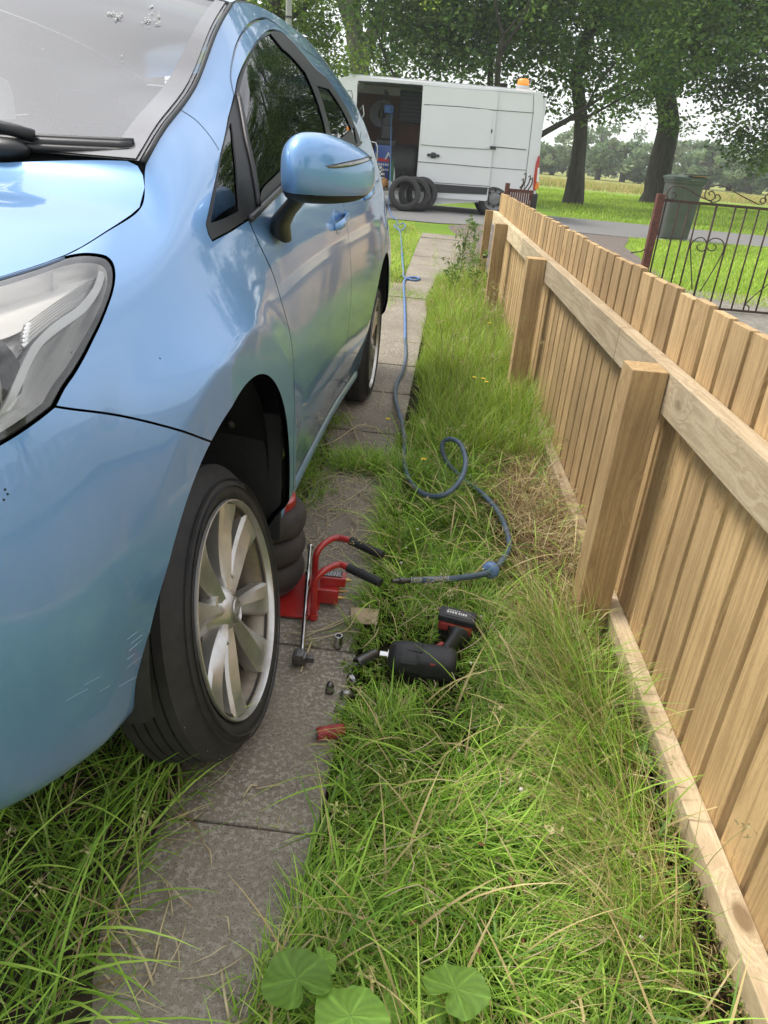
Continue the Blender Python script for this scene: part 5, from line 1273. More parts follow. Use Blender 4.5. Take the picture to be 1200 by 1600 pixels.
b = MB(); b.lathe([(.318,-.03),(.3185,.03)], 12, axis='Y', a0=-.62, a1=-.15); b.build('paper_strip', mat('paper', (.8,.8,.78), rough=.8), t3)
# ================================================================== iron gate, rusty gate by the van, wheelie bin, lamp post
GB = at_g(1163, 489); GY = GB[1]; GZ = GB[2]
M_IRON = mat('rusty_iron', (.085,.045,.03), rough=.8, nscale=60, col2=(.03,.022,.02), bump=.4, bscale=200); M_IRONP = mat('red_rust_post', (.17,.055,.035), rough=.8, nscale=40, col2=(.06,.03,.025), bump=.4, bscale=150)
gate = thing('iron_gate', 'dark wrought iron garden gate with scrolls along its top and a rusty red post', 'gate', (at_y(1015,400,GY)[0], GY, GZ))
GX = gate.location[0]
def gp_(px, py, dy=0): p = at_y(px, py, GY+dy); return np.array([p[0]-GX, dy, p[2]-GZ])
# bars from top rail to bottom rail, kept upright
gt = gp_(1110,319)[2]; gb = gp_(1180,488)[2]
xl = gp_(1016,380)[0]
def xtop(px): return gp_(px, 319+(px-1110)*.062)[0]
b = MB(); b.box(xl-.035, xl+.035, -.035, .035, gb-.10, gt+.05, .004); b.build('gate_post', M_IRONP, gate)
R_x = 2.35
def bar(pts, r=.0075, nm='bar', n=6, m=None): q = MB(); q.tube(pts, r, n); return q.build(nm, m or M_IRON, gate, smooth=True)
q = MB(); q.box(xl, R_x, -.006, .006, gt-.012, gt+.012, .002); q.build('top_rail', M_IRON, gate); q = MB(); q.box(xl+.06, R_x, -.006, .006, gb-.01, gb+.012, .002); q.build('bottom_rail', M_IRON, gate)
tops = [1041, 1062, 1078.5, 1093.5, 1120.5, 1150.5, 1168, 1187.5, 1207, 1228, 1250]
xs_ = [xtop(p) for p in tops]
for k, x in enumerate(xs_): bar([(x, 0, gb), (x, 0, gt)], .008 if k not in (4,) else .010)
def sp(c, r0, a0, a1, r1, n=26, sx=1):
    out = []
    for t in np.linspace(0, 1, n):
        a = math.radians(a0+(a1-a0)*t); r = r0+(r1-r0)*t; out.append((c[0]+sx*r*math.cos(a), -.004, c[1]+r*math.sin(a)))
    return out
def P2(px, py): p = gp_(px, py); return (p[0], p[2])
def scroll_px(pts, r=.0055, nm='scroll'):
    q = np.array([gp_(*p) for p in crom([np.array(p, float) for p in pts], 2)]); q[:,1] = -.006; return bar(q, r, nm)
scroll_px([(1113,316),(1090,305),(1072,294),(1058,290.5),(1047,294),(1042,303),(1043,310),(1050,312),(1056,307),(1055,301),(1050,301)])
scroll_px([(1186,320),(1160,307),(1135,293),(1120,290),(1106,294),(1101,304),(1103,311),(1112,313),(1117,306),(1113,299),(1107,301),(1109,305)])
scroll_px([(1110,316),(1120,315),(1125,310),(1122,304),(1117,306),(1118,310)])
scroll_px([(1188,320),(1196,315),(1196,310),(1190,310),(1187,315),(1190,317)])
scroll_px([(1252,325),(1225,312),(1208,300),(1196,306),(1196,316)])
# heart scrolls in the middle
scroll_px([(1081,452),(1079,400),(1079,384),(1086,374),(1096,371),(1103,377),(1104,386),(1098,392),(1090,390),(1089,384),(1094,382)])
scroll_px([(1093,456),(1112,425),(1128,396),(1131,383),(1127,375),(1116,372),(1107,377),(1104,385),(1108,391),(1116,391),(1119,385),(1114,382)])
scroll_px([(1163,476),(1180,460),(1200,444),(1215,430),(1218,420),(1210,412),(1199,420)]); scroll_px([(1160,484),(1167,487),(1170,480),(1165,476),(1162,480)])
bar([gp_(984,394)*[1,0,1]+[0,-.05,0], gp_(1000,392)*[1,0,1]+[0,-.04,0], gp_(1014,386)*[1,0,1]], .006, 'latch_arm')
# ---- rusty gate standing folded at the far end of the fence
RG = at_y(800, 320, 9.4); rg_t = thing('rusty_gate', 'low rusty brown metal gate of close-set bars with scrolls on top, between fence and van', 'gate', (RG[0], 9.4, terr(0, 9.4)))
def rp_(px, py): p = at_y(px, py, 9.4); return np.array([p[0]-RG[0], 0, p[2]-terr(0,9.4)])
zt_, xa, xb = rp_(812,298)[2], rp_(795,300)[0], rp_(834,300)[0]
q = MB(); q.box(rp_(791,300)[0]-.02, rp_(791,300)[0]+.03, -.03, .03, 0, rp_(794,286)[2], .004); q.build('gate_post', M_IRONP, rg_t)
q = MB(); q.box(xa, xb, -.01, .01, zt_-.02, zt_+.015, .002); q.build('top_rail', M_IRONP, rg_t); q = MB(); q.box(xa, xb, -.01, .01, .08, .11, .002); q.build('bottom_rail', M_IRONP, rg_t)
for k in range(11):
    x = xa+(xb-xa)*(k+.5)/11; q = MB(); q.box(x-.010, x+.010, -.008, .008, .08, zt_, .002); q.build('bar', M_IRONP, rg_t)
for (pa_, pb_) in (((813,297),(822,270)),((818,298),(829,274)),((824,298),(832,278)),((812,294),(818,279))):
    q = MB(); c0, c1 = rp_(*pa_), rp_(*pb_); q.tube(crom([c0, .5*(c0+c1)+[.02,0,0], c1, c1+[-.02,0,-.02]], .03), .008, 6); q.build('scroll', M_IRON, rg_t, smooth=True)
q = MB(); q.box(xb-.01, xb+.05, -.03, .03, 0, zt_-.02, .004); q.build('end_post', mat('dark_post', (.03,.028,.028), rough=.7), rg_t)

# ---- wheelie bin
BB = at_g(1048, 373); BY = BB[1]; binn = thing('wheelie_bin', 'dark green wheelie bin with its lid propped open a crack, behind the iron gate', 'bin', tuple(BB))
def bq(px, py): p = at_y(px, py, BY); return p[0]-BB[0], p[2]-BB[2]
hb_ = bq(1052, 276)[1]; 
M_BIN = mat('bin_plastic', (.055,.068,.058), rough=.5, nscale=6, namt=.35, col2=(.095,.10,.09)); M_LID = mat('bin_lid', (.055,.075,.060), rough=.5, nscale=8, namt=.2)
wb, wt_ = .235, .285; V = []
def ring(hw, y0, y1, z, r=.05, n=5):
    out = []
    for cx_, cy_, a0 in ((hw-r, y1-r, 0), (-hw+r, y1-r, 90), (-hw+r, y0+r, 180), (hw-r, y0+r, 270)):
        for k in range(n): a = math.radians(a0+90*k/(n-1)); out.append((cx_+r*math.cos(a), cy_+r*math.sin(a), z))
    return out
rings = [ring(wb,-.25,.22,.03), ring(wb+.004,-.255,.225,.08), ring(wt_-.014,-.335,.27,hb_*.90), ring(wt_,-.35,.285,hb_*.91), ring(wt_+.012,-.36,.30,hb_*.955), ring(wt_+.012,-.36,.30,hb_*.965), ring(wt_-.02,-.33,.27,hb_*.965)]
n = len(rings[0]); b = MB(); b.add([p for r in rings for p in r], [(i*n+j, i*n+(j+1)%n, (i+1)*n+(j+1)%n, (i+1)*n+j) for i in range(len(rings)-1) for j in range(n)]+[tuple(range(n))[::-1]]); b.build('bin_body', M_BIN, binn, auto=35)
Lr = [ring(wt_+.03,-.38,.31,0,.05), ring(wt_+.03,-.38,.31,.035,.05), ring(wt_-.02,-.33,.27,.055,.05), ring(wt_-.10,-.25,.2,.065,.05)]
b = MB(); b.add([p for r in Lr for p in r], [(i*n+j, i*n+(j+1)%n, (i+1)*n+(j+1)%n, (i+1)*n+j) for i in range(3) for j in range(n)]+[tuple(3*n+j for j in range(n)), tuple(range(n))[::-1]])
lid = b.build('lid', M_LID, binn, auto=35); lid.location = (0, 0, hb_*.972); lid.rotation_euler = (0, math.radians(0), 0)
b = MB(); b.box(.0,.25,-.37,-.30,hb_*.985+.045,hb_*.985+.075,.008); b.build('rubbish', mat('cardboard_bit', (.40,.24,.15), rough=.9), binn)
b = MB(); b.box(-.06,.31,-.39,.0,.0,.02,.006); o = b.build('lid_flap', M_LID, binn); o.location = (0,0,hb_*1.045); o.rotation_euler = (0,math.radians(-2),0)
b = MB(); b.tube([(-.22,.34,hb_*.96),(.22,.34,hb_*.96)], .015, 8); b.build('handle', M_BIN, binn, smooth=True)
for s_ in (-1, 1):
    b = MB(); b.lathe([(.03,-.025),(.10,-.03),(.115,-.02),(.115,.02),(.10,.03),(.03,.025)], 24, M=Tr(s_*(wb+.045),.19,.115), axis='X'); b.build('wheel', M_VBLK, binn, smooth=True)
# ---- lamp post
LPp = at_g(462, 330); Dp = 11.5; q0, q1 = at_y(447,0,Dp), at_y(455,0,Dp)
lpst = thing('street_lamp', 'grey lamp post rising behind the roof of the blue car', 'lamp post', (at_y(451,30,Dp)[0], Dp, terr(0,Dp)))
b = MB(); r_ = (q1[0]-q0[0])*.6; b.lathe([(r_*1.7,0),(r_*1.7,1.0),(r_*1.05,1.1),(r_,2.5),(r_*.8,6.5)], 20); b.build('column', mat('post_grey', (.36,.36,.34), rough=.7, nscale=10, namt=.25), lpst, auto=40)
b = MB(); z_ = at_y(452,27,Dp)[2]-terr(0,Dp); b.lathe([(r_*1.12,z_-.012),(r_*1.12,z_+.012)], 20); b.build('band', M_VBLK, lpst)
b = MB(); b.tube(crom([(0,0,6.4),(0,-.2,6.8),(0,-.7,7.0),(0,-1.2,7.02)], .1), .04, 8); b.box(-.12,.12,-1.75,-1.15,6.95,7.1,.04); b.build('lantern', mat('post_grey'), lpst)
# ================================================================== tools on the ground
M_RED = mat('red_enamel', (.48,.022,.018), rough=.32, coat=.6, nscale=25, namt=.3); M_STEEL = mat('bright_tool_steel', (.62,.61,.59), rough=.2, metal=1.0, nscale=40, namt=.25)
M_DSTEEL = mat('dark_tool_steel', (.17,.165,.16), rough=.33, metal=.8, nscale=80, namt=.4); M_GRIP = mat('rubber_grip', (.015,.015,.016), rough=.6, bump=.4, bscale=350, bdist=.001)
def W(px, py, z=0.0): return at_z(px, py, z)
# ---- triple-bag air jack under the sill
JC = np.array([-.378, 1.85, 0.0]); jack = thing('air_bag_jack', 'red air jack with three stacked black rubber bags under the car sill', 'jack', tuple(JC))
b = MB(); prof = []
hb = .245; z0 = .045
for k in range(3):
    for t in np.linspace(0, math.pi, 13)[(0 if k == 0 else 1):]:
        prof.append((.090+.032*math.sin(t)**.7, z0+hb/3*(k+.5)-hb/6*math.cos(t)))
b.lathe([(.0005, z0)]+prof+[(.0005, z0+hb)], 48)
b.build('rubber_bag', mat('bag_rubber', (.055,.045,.038), rough=.8, nscale=16, col2=(.025,.022,.02), bump=.5, bscale=90), jack, smooth=True)
b = MB(); b.lathe([(.0005, z0+hb-.002),(.088, z0+hb-.002),(.092, z0+hb+.004),(.090, z0+hb+.022),(.075, z0+hb+.03),(.0005, z0+hb+.03)], 40); b.build('top_pad', M_RED, jack, auto=40)
b = MB(); b.lathe([(.0005,.03),(.10,.03),(.105,.045),(.095,.052),(.0005,.052)], 40); b.build('bag_seat', M_DSTEEL, jack, auto=40)
c = W(494, 968, .012)-JC; b = MB(); b.box(c[0]-.30, c[0], c[1], c[1]+.23, .010, .016, .002); b.build('base_plate', M_RED, jack)
v0 = W(504, 938, .02)-JC; b = MB(); b.box(v0[0]-.02, v0[0]+.045, v0[1]-.01, v0[1]+.05, .016, .062, .004); b.build('valve_block', M_RED, jack)
b = MB(); b.box(v0[0]-.012, v0[0]+.062, v0[1]+.012, v0[1]+.05, .062, .092, .004); vb = b.build('valve_housing', M_RED, jack)
b = MB(); b.box(v0[0]-.006, v0[0]+.050, v0[1]+.016, v0[1]+.047, .092, .0945); b.build('rating_plate', mat('plate_black', (.02,.02,.022), rough=.4), vb)
b = MB(); rj = random.Random(2)
for r in range(5):
    x = v0[0]-.002
    while x < v0[0]+.044:
        l_ = rj.uniform(.003,.009); b.box(x, x+l_, v0[1]+.019+.0054*r, v0[1]+.0216+.0054*r, .0945, .0952); x += l_+.0025
b.build('plate_lettering', mat('plate_white', (.6,.6,.6), rough=.5), vb)
for k, (dx, dy, dz, l_) in enumerate(((.045,.0,.035,.020),(.045,.03,.04,.024),(.062,.03,.078,.016))):
    b = MB(); b.lathe([(.0005,l_),(.004,l_),(.004,l_*.5),(.0075,l_*.5),(.0075,0),(.0005,0)], 10, M=Tr(v0[0]+dx, v0[1]+dy, dz), axis='X'); b.build('brass_fitting', mat('brass', (.45,.30,.12), rough=.35, metal=.9), jack, auto=40)
M_REDTUBE = M_RED
for (bx, by, p1, p2, g0, g1) in ((489,964,(505,893),(528,882),(544,887),(595,911)), (491,921,(506,850),(526,840),(548,845),(598,868))):
    zt = .165; base = W(bx, by, .014)-JC; q1 = W(*p1, .158)-JC; q2 = W(*p2, zt)-JC; a = W(*g0, zt)-JC; e = W(*g1, zt-.008)-JC
    P = crom([base, base+[0,0,.07], base+[.002,.0,.12], q1, q2, a, a+(e-a)*.3], .006); b = MB(); b.tube(P, .0095, 14); b.build('lift_handle', M_RED, jack, smooth=True)
    d = (e-a); b = MB(); b.tube([a+d*t for t in np.linspace(0, 1, 14)], [.0135 if k in (0,) else .0122 for k in range(14)], 16)
    for k in range(10): 
        cc = a+d*(.1+.085*k); b.tube([cc, cc+d*.03], .0129, 16)
    b.build('grip', M_GRIP, jack, auto=40)
    b = MB(); b.tube([base+[0,.0,-.004], base+[0,0,.012]], .014, 12); b.build('handle_foot', M_RED, jack)
b = MB(); f0 = W(494,962,.016)-JC; b.lathe([(.0005,.010),(.006,.010),(.006,0)], 6, M=Tr(f0[0]+.0, f0[1]+.004, .016)); b.build('fixing_bolt', M_STEEL, jack)
# ---- breaker bar
p0, p1 = W(485,853,.060), W(471,1026,.030); bar_ = thing('breaker_bar', 'long chrome breaker bar lying across the red jack plate on the path', 'breaker bar', tuple(p1))
d = p0-p1; Ld = np.linalg.norm(d); dn = d/Ld; b = MB(); ts = [0,.10,.12,.13,.60,.62,.70,.72,.76,.78,.985,1.0]; rs = [.0078,.0070,.0065,.0065,.0065,.0075,.0082,.0082,.0075,.0065,.0065,.005]
b.tube([d*t for t in np.linspace(0, 1, 80)], np.interp(np.linspace(0, 1, 80), ts, rs), 14); b.build('shaft', M_STEEL, bar_, smooth=True)
b = MB(); b.tube([d*.985, d*1.0], [.0105,.009], 12); b.tube([d*.70, d*.715], .0098, 12); b.build('end_collar', M_STEEL, bar_, smooth=True)
b = MB(); b.box(-.022,.014,-.018,.014,-.014,.014,.005, M=Tr(0,0,-.004)); b.box(-.014,.006,-.02,.012,.008,.017,.003); b.build('head', mat('worn_steel', (.20,.19,.18), rough=.35, metal=.9, nscale=60, col2=(.10,.09,.085)), bar_)
b = MB(); b.box(.014,.032,-.008,.008,-.012,.004,.0015); b.build('drive_square', M_DSTEEL, bar_)
# ---- sockets and wheel nuts
def socket(px, py, h, r, lab, nm='socket', cat='socket', col=None, tilt=0, az=0, group=None, hexr=.6, z=0.0, m=None, length=None):
    p = W(px, py, z); o = thing(nm, lab, cat, tuple(p), group); o.rotation_euler = (tilt, 0, az)
    b = MB(); b.lathe([(r*.55, h*.1),(r*.9,0),(r,.0015),(r,h*.40),(r*.93,h*.45),(r*.93,h*.93),(r*.82,h),(r*hexr,h),(r*hexr*.95,h-.010),(.0005,h-.010)], 28); b.build('body', m or M_STEEL, o, auto=35)
    b = MB(); b.lathe([(r*hexr*.93,h-.003),(.0005,h-.0035)], 6); b.build('drive_hole', M_DARK, o); return o
socket(528, 1012, .040, .0125, 'small bright upright socket standing on the path left of the drill nose')
s1 = socket(557, 1037, .070, .0155, 'dark impact socket lying on its side against the grass by the power tool', z=.018, tilt=math.radians(90), az=math.radians(138), m=M_DSTEEL)
def nut(px, py, lab, tilt, az):
    p = W(px, py, .0); o = thing('wheel_nut', lab, 'wheel nut', tuple(p+[0,0,.001 if tilt == 0 else .011]), 'wheel nuts scattered on the path'); o.rotation_euler = (tilt, 0, az)
    b = MB(); b.lathe([(.0005,0),(.0085,0),(.0115,.004)], 18); b.build('cone_seat', M_DSTEEL, o, auto=40)
    b = MB(); b.lathe([(.0110,.003),(.0110,.020),(.0095,.024)], 6); b.build('hex_body', mat('nut_steel', (.45,.44,.42), rough=.28, metal=.95, nscale=90, col2=(.07,.06,.05)), o)
    b = MB(); b.lathe([(.0095,.023),(.0085,.029),(.005,.033),(.0005,.034)], 18); b.build('dome', M_DSTEEL, o, smooth=True)
nut(515, 1083, 'wheel nut standing on the slab, leftmost and nearest the car wheel', 0, .3)
nut(532, 1092, 'wheel nut lying on its side just right of the upright one', math.radians(96), 1.9)
nut(546, 1062, 'wheel nut half under the grass blades, farthest from the red plug', math.radians(92), .5)
# ---- red plug
p = W(495, 1147, .016); q = W(538, 1141, .016); pl = thing('red_plug', 'weathered red cylindrical sleeve lying at the edge of the grass', 'socket sleeve', tuple(p)); d = q-p; L_ = np.linalg.norm(d)
b = MB(); b.tube([d*t for t in (0,.04,.3,.36,.42,.92,1)], [.0125,.0150,.0152,.0142,.0158,.0158,.013], 20); b.build('sleeve', mat('faded_red', (.42,.05,.045), rough=.5, nscale=60, col2=(.22,.02,.02), bump=.3, bscale=200), pl, smooth=True)
b = MB(); b.tube([d*-.02, d*.03], .0105, 16); b.build('end_ring', M_DSTEEL, pl)
# ---- cardboard square
c = [W(548,950,.010), W(592,953,.013), W(589,977,.012), W(549,974,.004)]; c = [np.array(x) for x in c]
b = MB(); V = [p for p in c]+[p+[0,0,.003] for p in c]; b.add(V, [(3,2,1,0),(4,5,6,7)]+[(i,(i+1)%4,(i+1)%4+4,i+4) for i in range(4)]); o = b.build('cardboard', mat('cardboard', (.55,.42,.27), rough=.9, nscale=30, namt=.2)); tag(o, 'small square of plain brown cardboard by the jack handles', 'cardboard')
# ---- cordless impact wrench
A_ = W(607,1024,.055); B_ = W(712,1040,.052); ax = (B_-A_); Lw = np.linalg.norm(ax); ax /= Lw; dz_ = np.array([0,0,1.]); sd_ = np.cross(dz_, ax); sd_ /= np.linalg.norm(sd_)
IW = thing('impact_wrench', 'black cordless impact wrench with a red battery lying in the grass', 'power tool', tuple(A_)); M_TOOL = mat('tool_black', (.022,.022,.024), rough=.5, nscale=60, namt=.3, bump=.25, bscale=500, bdist=.001)
M_TRED = mat('tool_red', (.38,.045,.035), rough=.5, nscale=50, col2=(.24,.03,.025))
ts = np.linspace(0, 1, 40); rr_ = np.interp(ts, [0,.04,.10,.2,.30,.40,.48,.55,.7,.9,.97,1], [.019,.027,.033,.036,.0365,.035,.031,.033,.034,.033,.030,.024]); V = []; n = 28
for t, r in zip(ts, rr_):
    for k in range(n):
        a = 2*math.pi*k/n; c_, s_ = math.cos(a), math.sin(a); e_ = 1.0 if t < .42 else .72
        V.append(ax*(Lw*t)+sd_*(1.14*r*np.sign(c_)*abs(c_)**e_)+dz_*(1.14*r*1.06*np.sign(s_)*abs(s_)**e_))
b = MB(); b.add(V, [(i*n+j, (i+1)*n+j, (i+1)*n+(j+1)%n, i*n+(j+1)%n) for i in range(39) for j in range(n)]+[tuple(range(n)), tuple(39*n+j for j in range(n))[::-1]]); b.build('housing', M_TOOL, IW, auto=38)
b = MB(); b.tube([ax*-.022, ax*.002], .0095, 14); b.tube([ax*-.002, ax*.006], .017, 18); b.build('anvil', M_STEEL, IW, auto=40)
Mx = Matrix(((ax[0],sd_[0],0,0),(ax[1],sd_[1],0,0),(ax[2],sd_[2],1,0),(0,0,0,1)))
b = MB(); b.box(.045,.085,-.020,.020,.030,.041,.004, M=Mx); b.box(.03,.075,-.041,-.030,-.014,.016,.004, M=Mx); b.build('rubber_guard', M_GRIP, IW)
for t in (.52,.56,.60,.64):
    b = MB(); b.box(Lw*t, Lw*t+.0035, -.036, -.0335, -.015, .016, .0005, M=Mx); b.build('vent_slot', M_DARK, IW)
b = MB(); b.box(Lw*.62,Lw*.70,-.037,-.033,-.008,.022,.002, M=Mx); b.build('side_accent', M_TRED, IW)
h0 = ax*(Lw*.78)+sd_*.02; bt = W(716,990,.05)-A_; hd = bt-h0
b = MB(); hv = []; hn = 18
for t in np.linspace(0, 1, 14):
    c = h0+hd*t; u_ = np.cross(hd/np.linalg.norm(hd), dz_); rw = .0185-.003*math.sin(math.pi*t)+(.010*max(0,(t-.8)/.2)); rh = .021+.002*t
    for k in range(hn): a = 2*math.pi*k/hn; hv.append(c+u_*rw*math.cos(a)+dz_*rh*math.sin(a))
b.add(hv, [(i*hn+j, (i+1)*hn+j, (i+1)*hn+(j+1)%hn, i*hn+(j+1)%hn) for i in range(13) for j in range(hn)]); b.build('handle', M_TOOL, IW, smooth=True)
b = MB(); tr = h0+hd*.28-ax*.02; b.tube(crom([tr, tr+hd*.10-ax*.006, tr+hd*.22], .003), .0085, 10); b.build('trigger', M_TRED, IW, smooth=True)
# battery block: rails, red body, black face with lettering
f0, f1 = W(687,962,.085)-A_, W(740,975,.080)-A_; bx_ = (f1-f0); Lb = np.linalg.norm(bx_); bx_ /= Lb; by_ = np.cross(dz_, bx_); by_ /= np.linalg.norm(by_); bz_ = np.cross(bx_, by_)
Mb = Matrix(((bx_[0],by_[0],bz_[0],f0[0]),(bx_[1],by_[1],bz_[1],f0[1]),(bx_[2],by_[2],bz_[2],f0[2]),(0,0,0,1)))
b = MB(); b.box(-.004,Lb+.004,-.002,.050,-.016,.004,.005, M=Mb); b.box(.004,Lb-.004,.004,.046,-.062,-.040,.004, M=Mb); bat = b.build('battery', M_TOOL, IW)
b = MB(); b.box(0,Lb,.0,.048,-.044,-.012,.005, M=Mb); b.box(.006,Lb-.006,-.005,.02,-.038,-.018,.003, M=Mb); b.build('battery_case', M_TRED, bat)
b = MB(); b.box(.012,Lb-.012,.006,.040,.004,.0055,.0004, M=Mb); b.build('battery_label', mat('label_grey', (.06,.06,.06), rough=.5), bat)
b = MB(); x = .016
for l_ in (.006,.004,.005,.006,.0,.004,.003,.005,.004):
    if l_: b.box(x, x+l_, .018,.027,.0055,.0062, M=Mb)
    x += l_+.0022
for k in range(6): b.box(.018+.006*k,.0215+.006*k,.031,.034,.0055,.0062, M=Mb)
b.build('battery_lettering', mat('label_white', (.62,.62,.6), rough=.5), bat)
b = MB(); b.box(Lb*.30,Lb*.36,-.0062,-.004,-.034,-.02, M=Mb); b.box(Lb*.62,Lb*.68,-.0062,-.004,-.034,-.02, M=Mb); b.build('battery_clip', M_DARK, bat)
# ---- air hose
pts = []
def H(px, py, z=.012, g=False):
    if g: return at_g(px, py, z)
    return at_z(px, py, z+terr(0, at_z(px, py, z)[1]))
vr = at_y(611,166,VY+.85)
far_ = [vr, at_y(611,200,VY+.5), at_y(610,262,VY-.02), at_y(609,290,VY-.25), at_y(607,318,VY-.55), at_g(612,336,.01), at_g(619,343,.012), at_g(622,351,.02), at_g(630,349,.035), at_g(633,354,.03), at_g(627,360,.02), at_g(619,357,.015), at_g(616,352,.02), at_g(622,356,.012),
        at_g(626,368,.012), at_g(628,395,.012), at_g(630,420,.012), at_g(632,434,.012), at_g(645,433,.012), at_g(656,435,.012), at_g(648,438,.012), at_g(634,436,.014), at_g(631,448,.012), at_g(632,470,.012), at_g(633,505,.012)]
mid = [at_g(633,530,.012), H(634,555,0.012), H(629,580,0.024), H(620,600,0.024), H(618,620,0.024), H(622,640,0.047), H(629,665,0.047), H(632,690,0.047), H(631,718,0.047), H(636,742,0.047), H(648,762,0.055), H(668,774,0.065), H(692,774,0.085), H(712,760,0.105), H(725,738,0.135), H(727,715,0.155), H(719,694,0.165), H(705,686,0.165), H(693,690,0.145), H(691,702,0.115), H(695,715,0.085), H(703,728,0.055), H(720,745,0.020), H(736,758,0.020), H(750,768,0.050),
       H(765,783,0.065), H(780,802,0.065), H(790,824,0.065), H(796,850,0.065), H(790,868,0.065), H(778,884,0.070), H(762,895,0.070), H(740,900,0.070), H(700,905,0.070), H(660,907,0.075)]
M_HOSEB = mat('hose_blue', (.10,.20,.42), rough=.5, nscale=20, namt=.3); M_HOSED = mat('hose_grey_blue', (.10,.145,.20), rough=.5, nscale=18, col2=(.05,.075,.10), bump=.2, bscale=300)
hose = thing('air_hose', 'long blue-grey rubber air hose running from the van and looping over the grass', 'hose', tuple(at_g(633,530)))
HO = np.array(hose.location); HOSE_XY = crom(mid, .02)[:, :2]; P = crom(far_+[mid[0]], .03)-HO; b = MB(); b.tube(P, .0105, 10); b.build('far_length', M_HOSEB, hose, smooth=True)
P = crom(mid, .012)-HO; b = MB(); b.tube(P, np.interp(np.arange(len(P)), [0, len(P)*.3, len(P)], [.0110,.0102,.0095]), 12); b.build('near_length', M_HOSED, hose, smooth=True)
kp = H(768,890,.070)-HO; kd = (H(778,884,.070)-H(758,896,.070)); kd /= np.linalg.norm(kd)
Mk = Matrix.Translation(kp) @ Vector(kd).to_track_quat('Z','Y').to_matrix().to_4x4(); b = MB(); b.lathe([(.009,-.021),(.019,-.020),(.0265,-.013),(.0275,.0),(.024,.008),(.017,.015),(.009,.020)], 28, M=Mk); b.build('stop_ball', mat('ball_blue', (.16,.27,.50), rough=.45, nscale=30, col2=(.08,.13,.24)), hose, smooth=True)
b = MB(); q0, q1 = H(700,905,.071)-HO, H(640,907,.075)-HO; dd = q1-q0; nn = 260; ang = np.linspace(0, 26*2*math.pi, nn); dn = dd/np.linalg.norm(dd); u1 = np.cross(dn, [0,0,1.]); u2 = np.cross(u1, dn)
b.tube([q0+dd*t+(u1*math.cos(a)+u2*math.sin(a))*.0105 for t, a in zip(np.linspace(0,1,nn), ang)], .0013, 5); b.build('spring_guard', M_STEEL, hose, smooth=True)
b = MB(); q2 = H(612,908,.085)-HO; b.tube([q1, q1+(q2-q1)*.3, q1+(q2-q1)*.32, q1+(q2-q1)*.6, q1+(q2-q1)*.62, q2], [.008,.008,.011,.011,.007,.006], 12); b.build('coupling', M_DSTEEL, hose, auto=40)
# ================================================================== trees
def leaf_mat(name, trans=.35):
    m = bpy.data.materials.new(name); m.use_nodes = True; nt = m.node_tree; nt.nodes.clear(); L = nt.links.new
    o = nd(nt, 'ShaderNodeOutputMaterial'); c = nd(nt, 'ShaderNodeVertexColor'); c.layer_name = 'Col'
    d = nd(nt, 'ShaderNodeBsdfDiffuse'); t = nd(nt, 'ShaderNodeBsdfTranslucent'); g = nd(nt, 'ShaderNodeBsdfGlossy'); g.inputs['Roughness'].default_value = .45; g.inputs[0].default_value = (.8,.85,.8,1)
    hs = nd(nt, 'ShaderNodeHueSaturation'); hs.inputs['Hue'].default_value = .485; hs.inputs['Value'].default_value = 1.5; hs.inputs['Saturation'].default_value = 1.1
    L(c.outputs[0], d.inputs[0]); L(c.outputs[0], hs.inputs['Color']); L(hs.outputs[0], t.inputs[0])
    m1 = nd(nt, 'ShaderNodeMixShader'); m1.inputs[0].default_value = trans; L(d.outputs[0], m1.inputs[1]); L(t.outputs[0], m1.inputs[2])
    m2 = nd(nt, 'ShaderNodeMixShader'); m2.inputs[0].default_value = .02; L(m1.outputs[0], m2.inputs[1]); L(g.outputs[0], m2.inputs[2]); L(m2.outputs[0], o.inputs['Surface']); return m
M_LEAF = leaf_mat('leaves'); M_GRASS = leaf_mat('grass_blades', .24)
M_BARK = mat('bark', (.075,.062,.048), rough=.95, nscale=9, col2=(.025,.021,.017), stretch=(1,1,.25), bump=1.0, bscale=14, bdist=.05)
M_BARKP = mat('bark_pale', (.17,.15,.12), rough=.95, nscale=9, col2=(.07,.06,.05), stretch=(1,1,.25), bump=.6, bscale=12, bdist=.03)
def leaves(centres, spread, n_each, size, palette, rng, droop=.3, aspect=.55):
    """small pointed leaf faces scattered round each centre; returns verts, quads, colours"""
    C_ = np.repeat(np.asarray(centres), n_each, axis=0); N = len(C_)
    sh = np.repeat(rng.uniform(.65, 1.35, len(centres)), n_each); pal = np.asarray(palette)
    off = rng.normal(0, 1, (N,3)); off /= np.maximum(np.linalg.norm(off,axis=1,keepdims=True),1e-6); off *= (rng.uniform(0,1,(N,1))**.45)*spread*np.array([1,1,.75])
    P = C_+off; d = rng.normal(0,1,(N,3)); d[:,2] = d[:,2]*.5-droop; d /= np.linalg.norm(d,axis=1,keepdims=True)
    s_ = np.cross(d, rng.normal(0,1,(N,3))); s_ /= np.maximum(np.linalg.norm(s_,axis=1,keepdims=True),1e-6)
    l_ = size*rng.uniform(.6,1.35,(N,1)); w_ = l_*aspect*rng.uniform(.7,1.2,(N,1))*.5
    V = np.stack([P-d*l_*.5, P+s_*w_, P+d*l_*.5, P-s_*w_], 1).reshape(-1,3)
    ci = rng.integers(0, len(pal), len(centres)); base = np.repeat(pal[ci], n_each, axis=0)*(sh[:,None])
    base = base*rng.uniform(.75,1.25,(N,1)); base = base+rng.normal(0,.006,(N,3)); base = np.clip(base, .008, .6)
    return V, np.arange(4*N).reshape(-1,4), np.repeat(base, 4, axis=0)
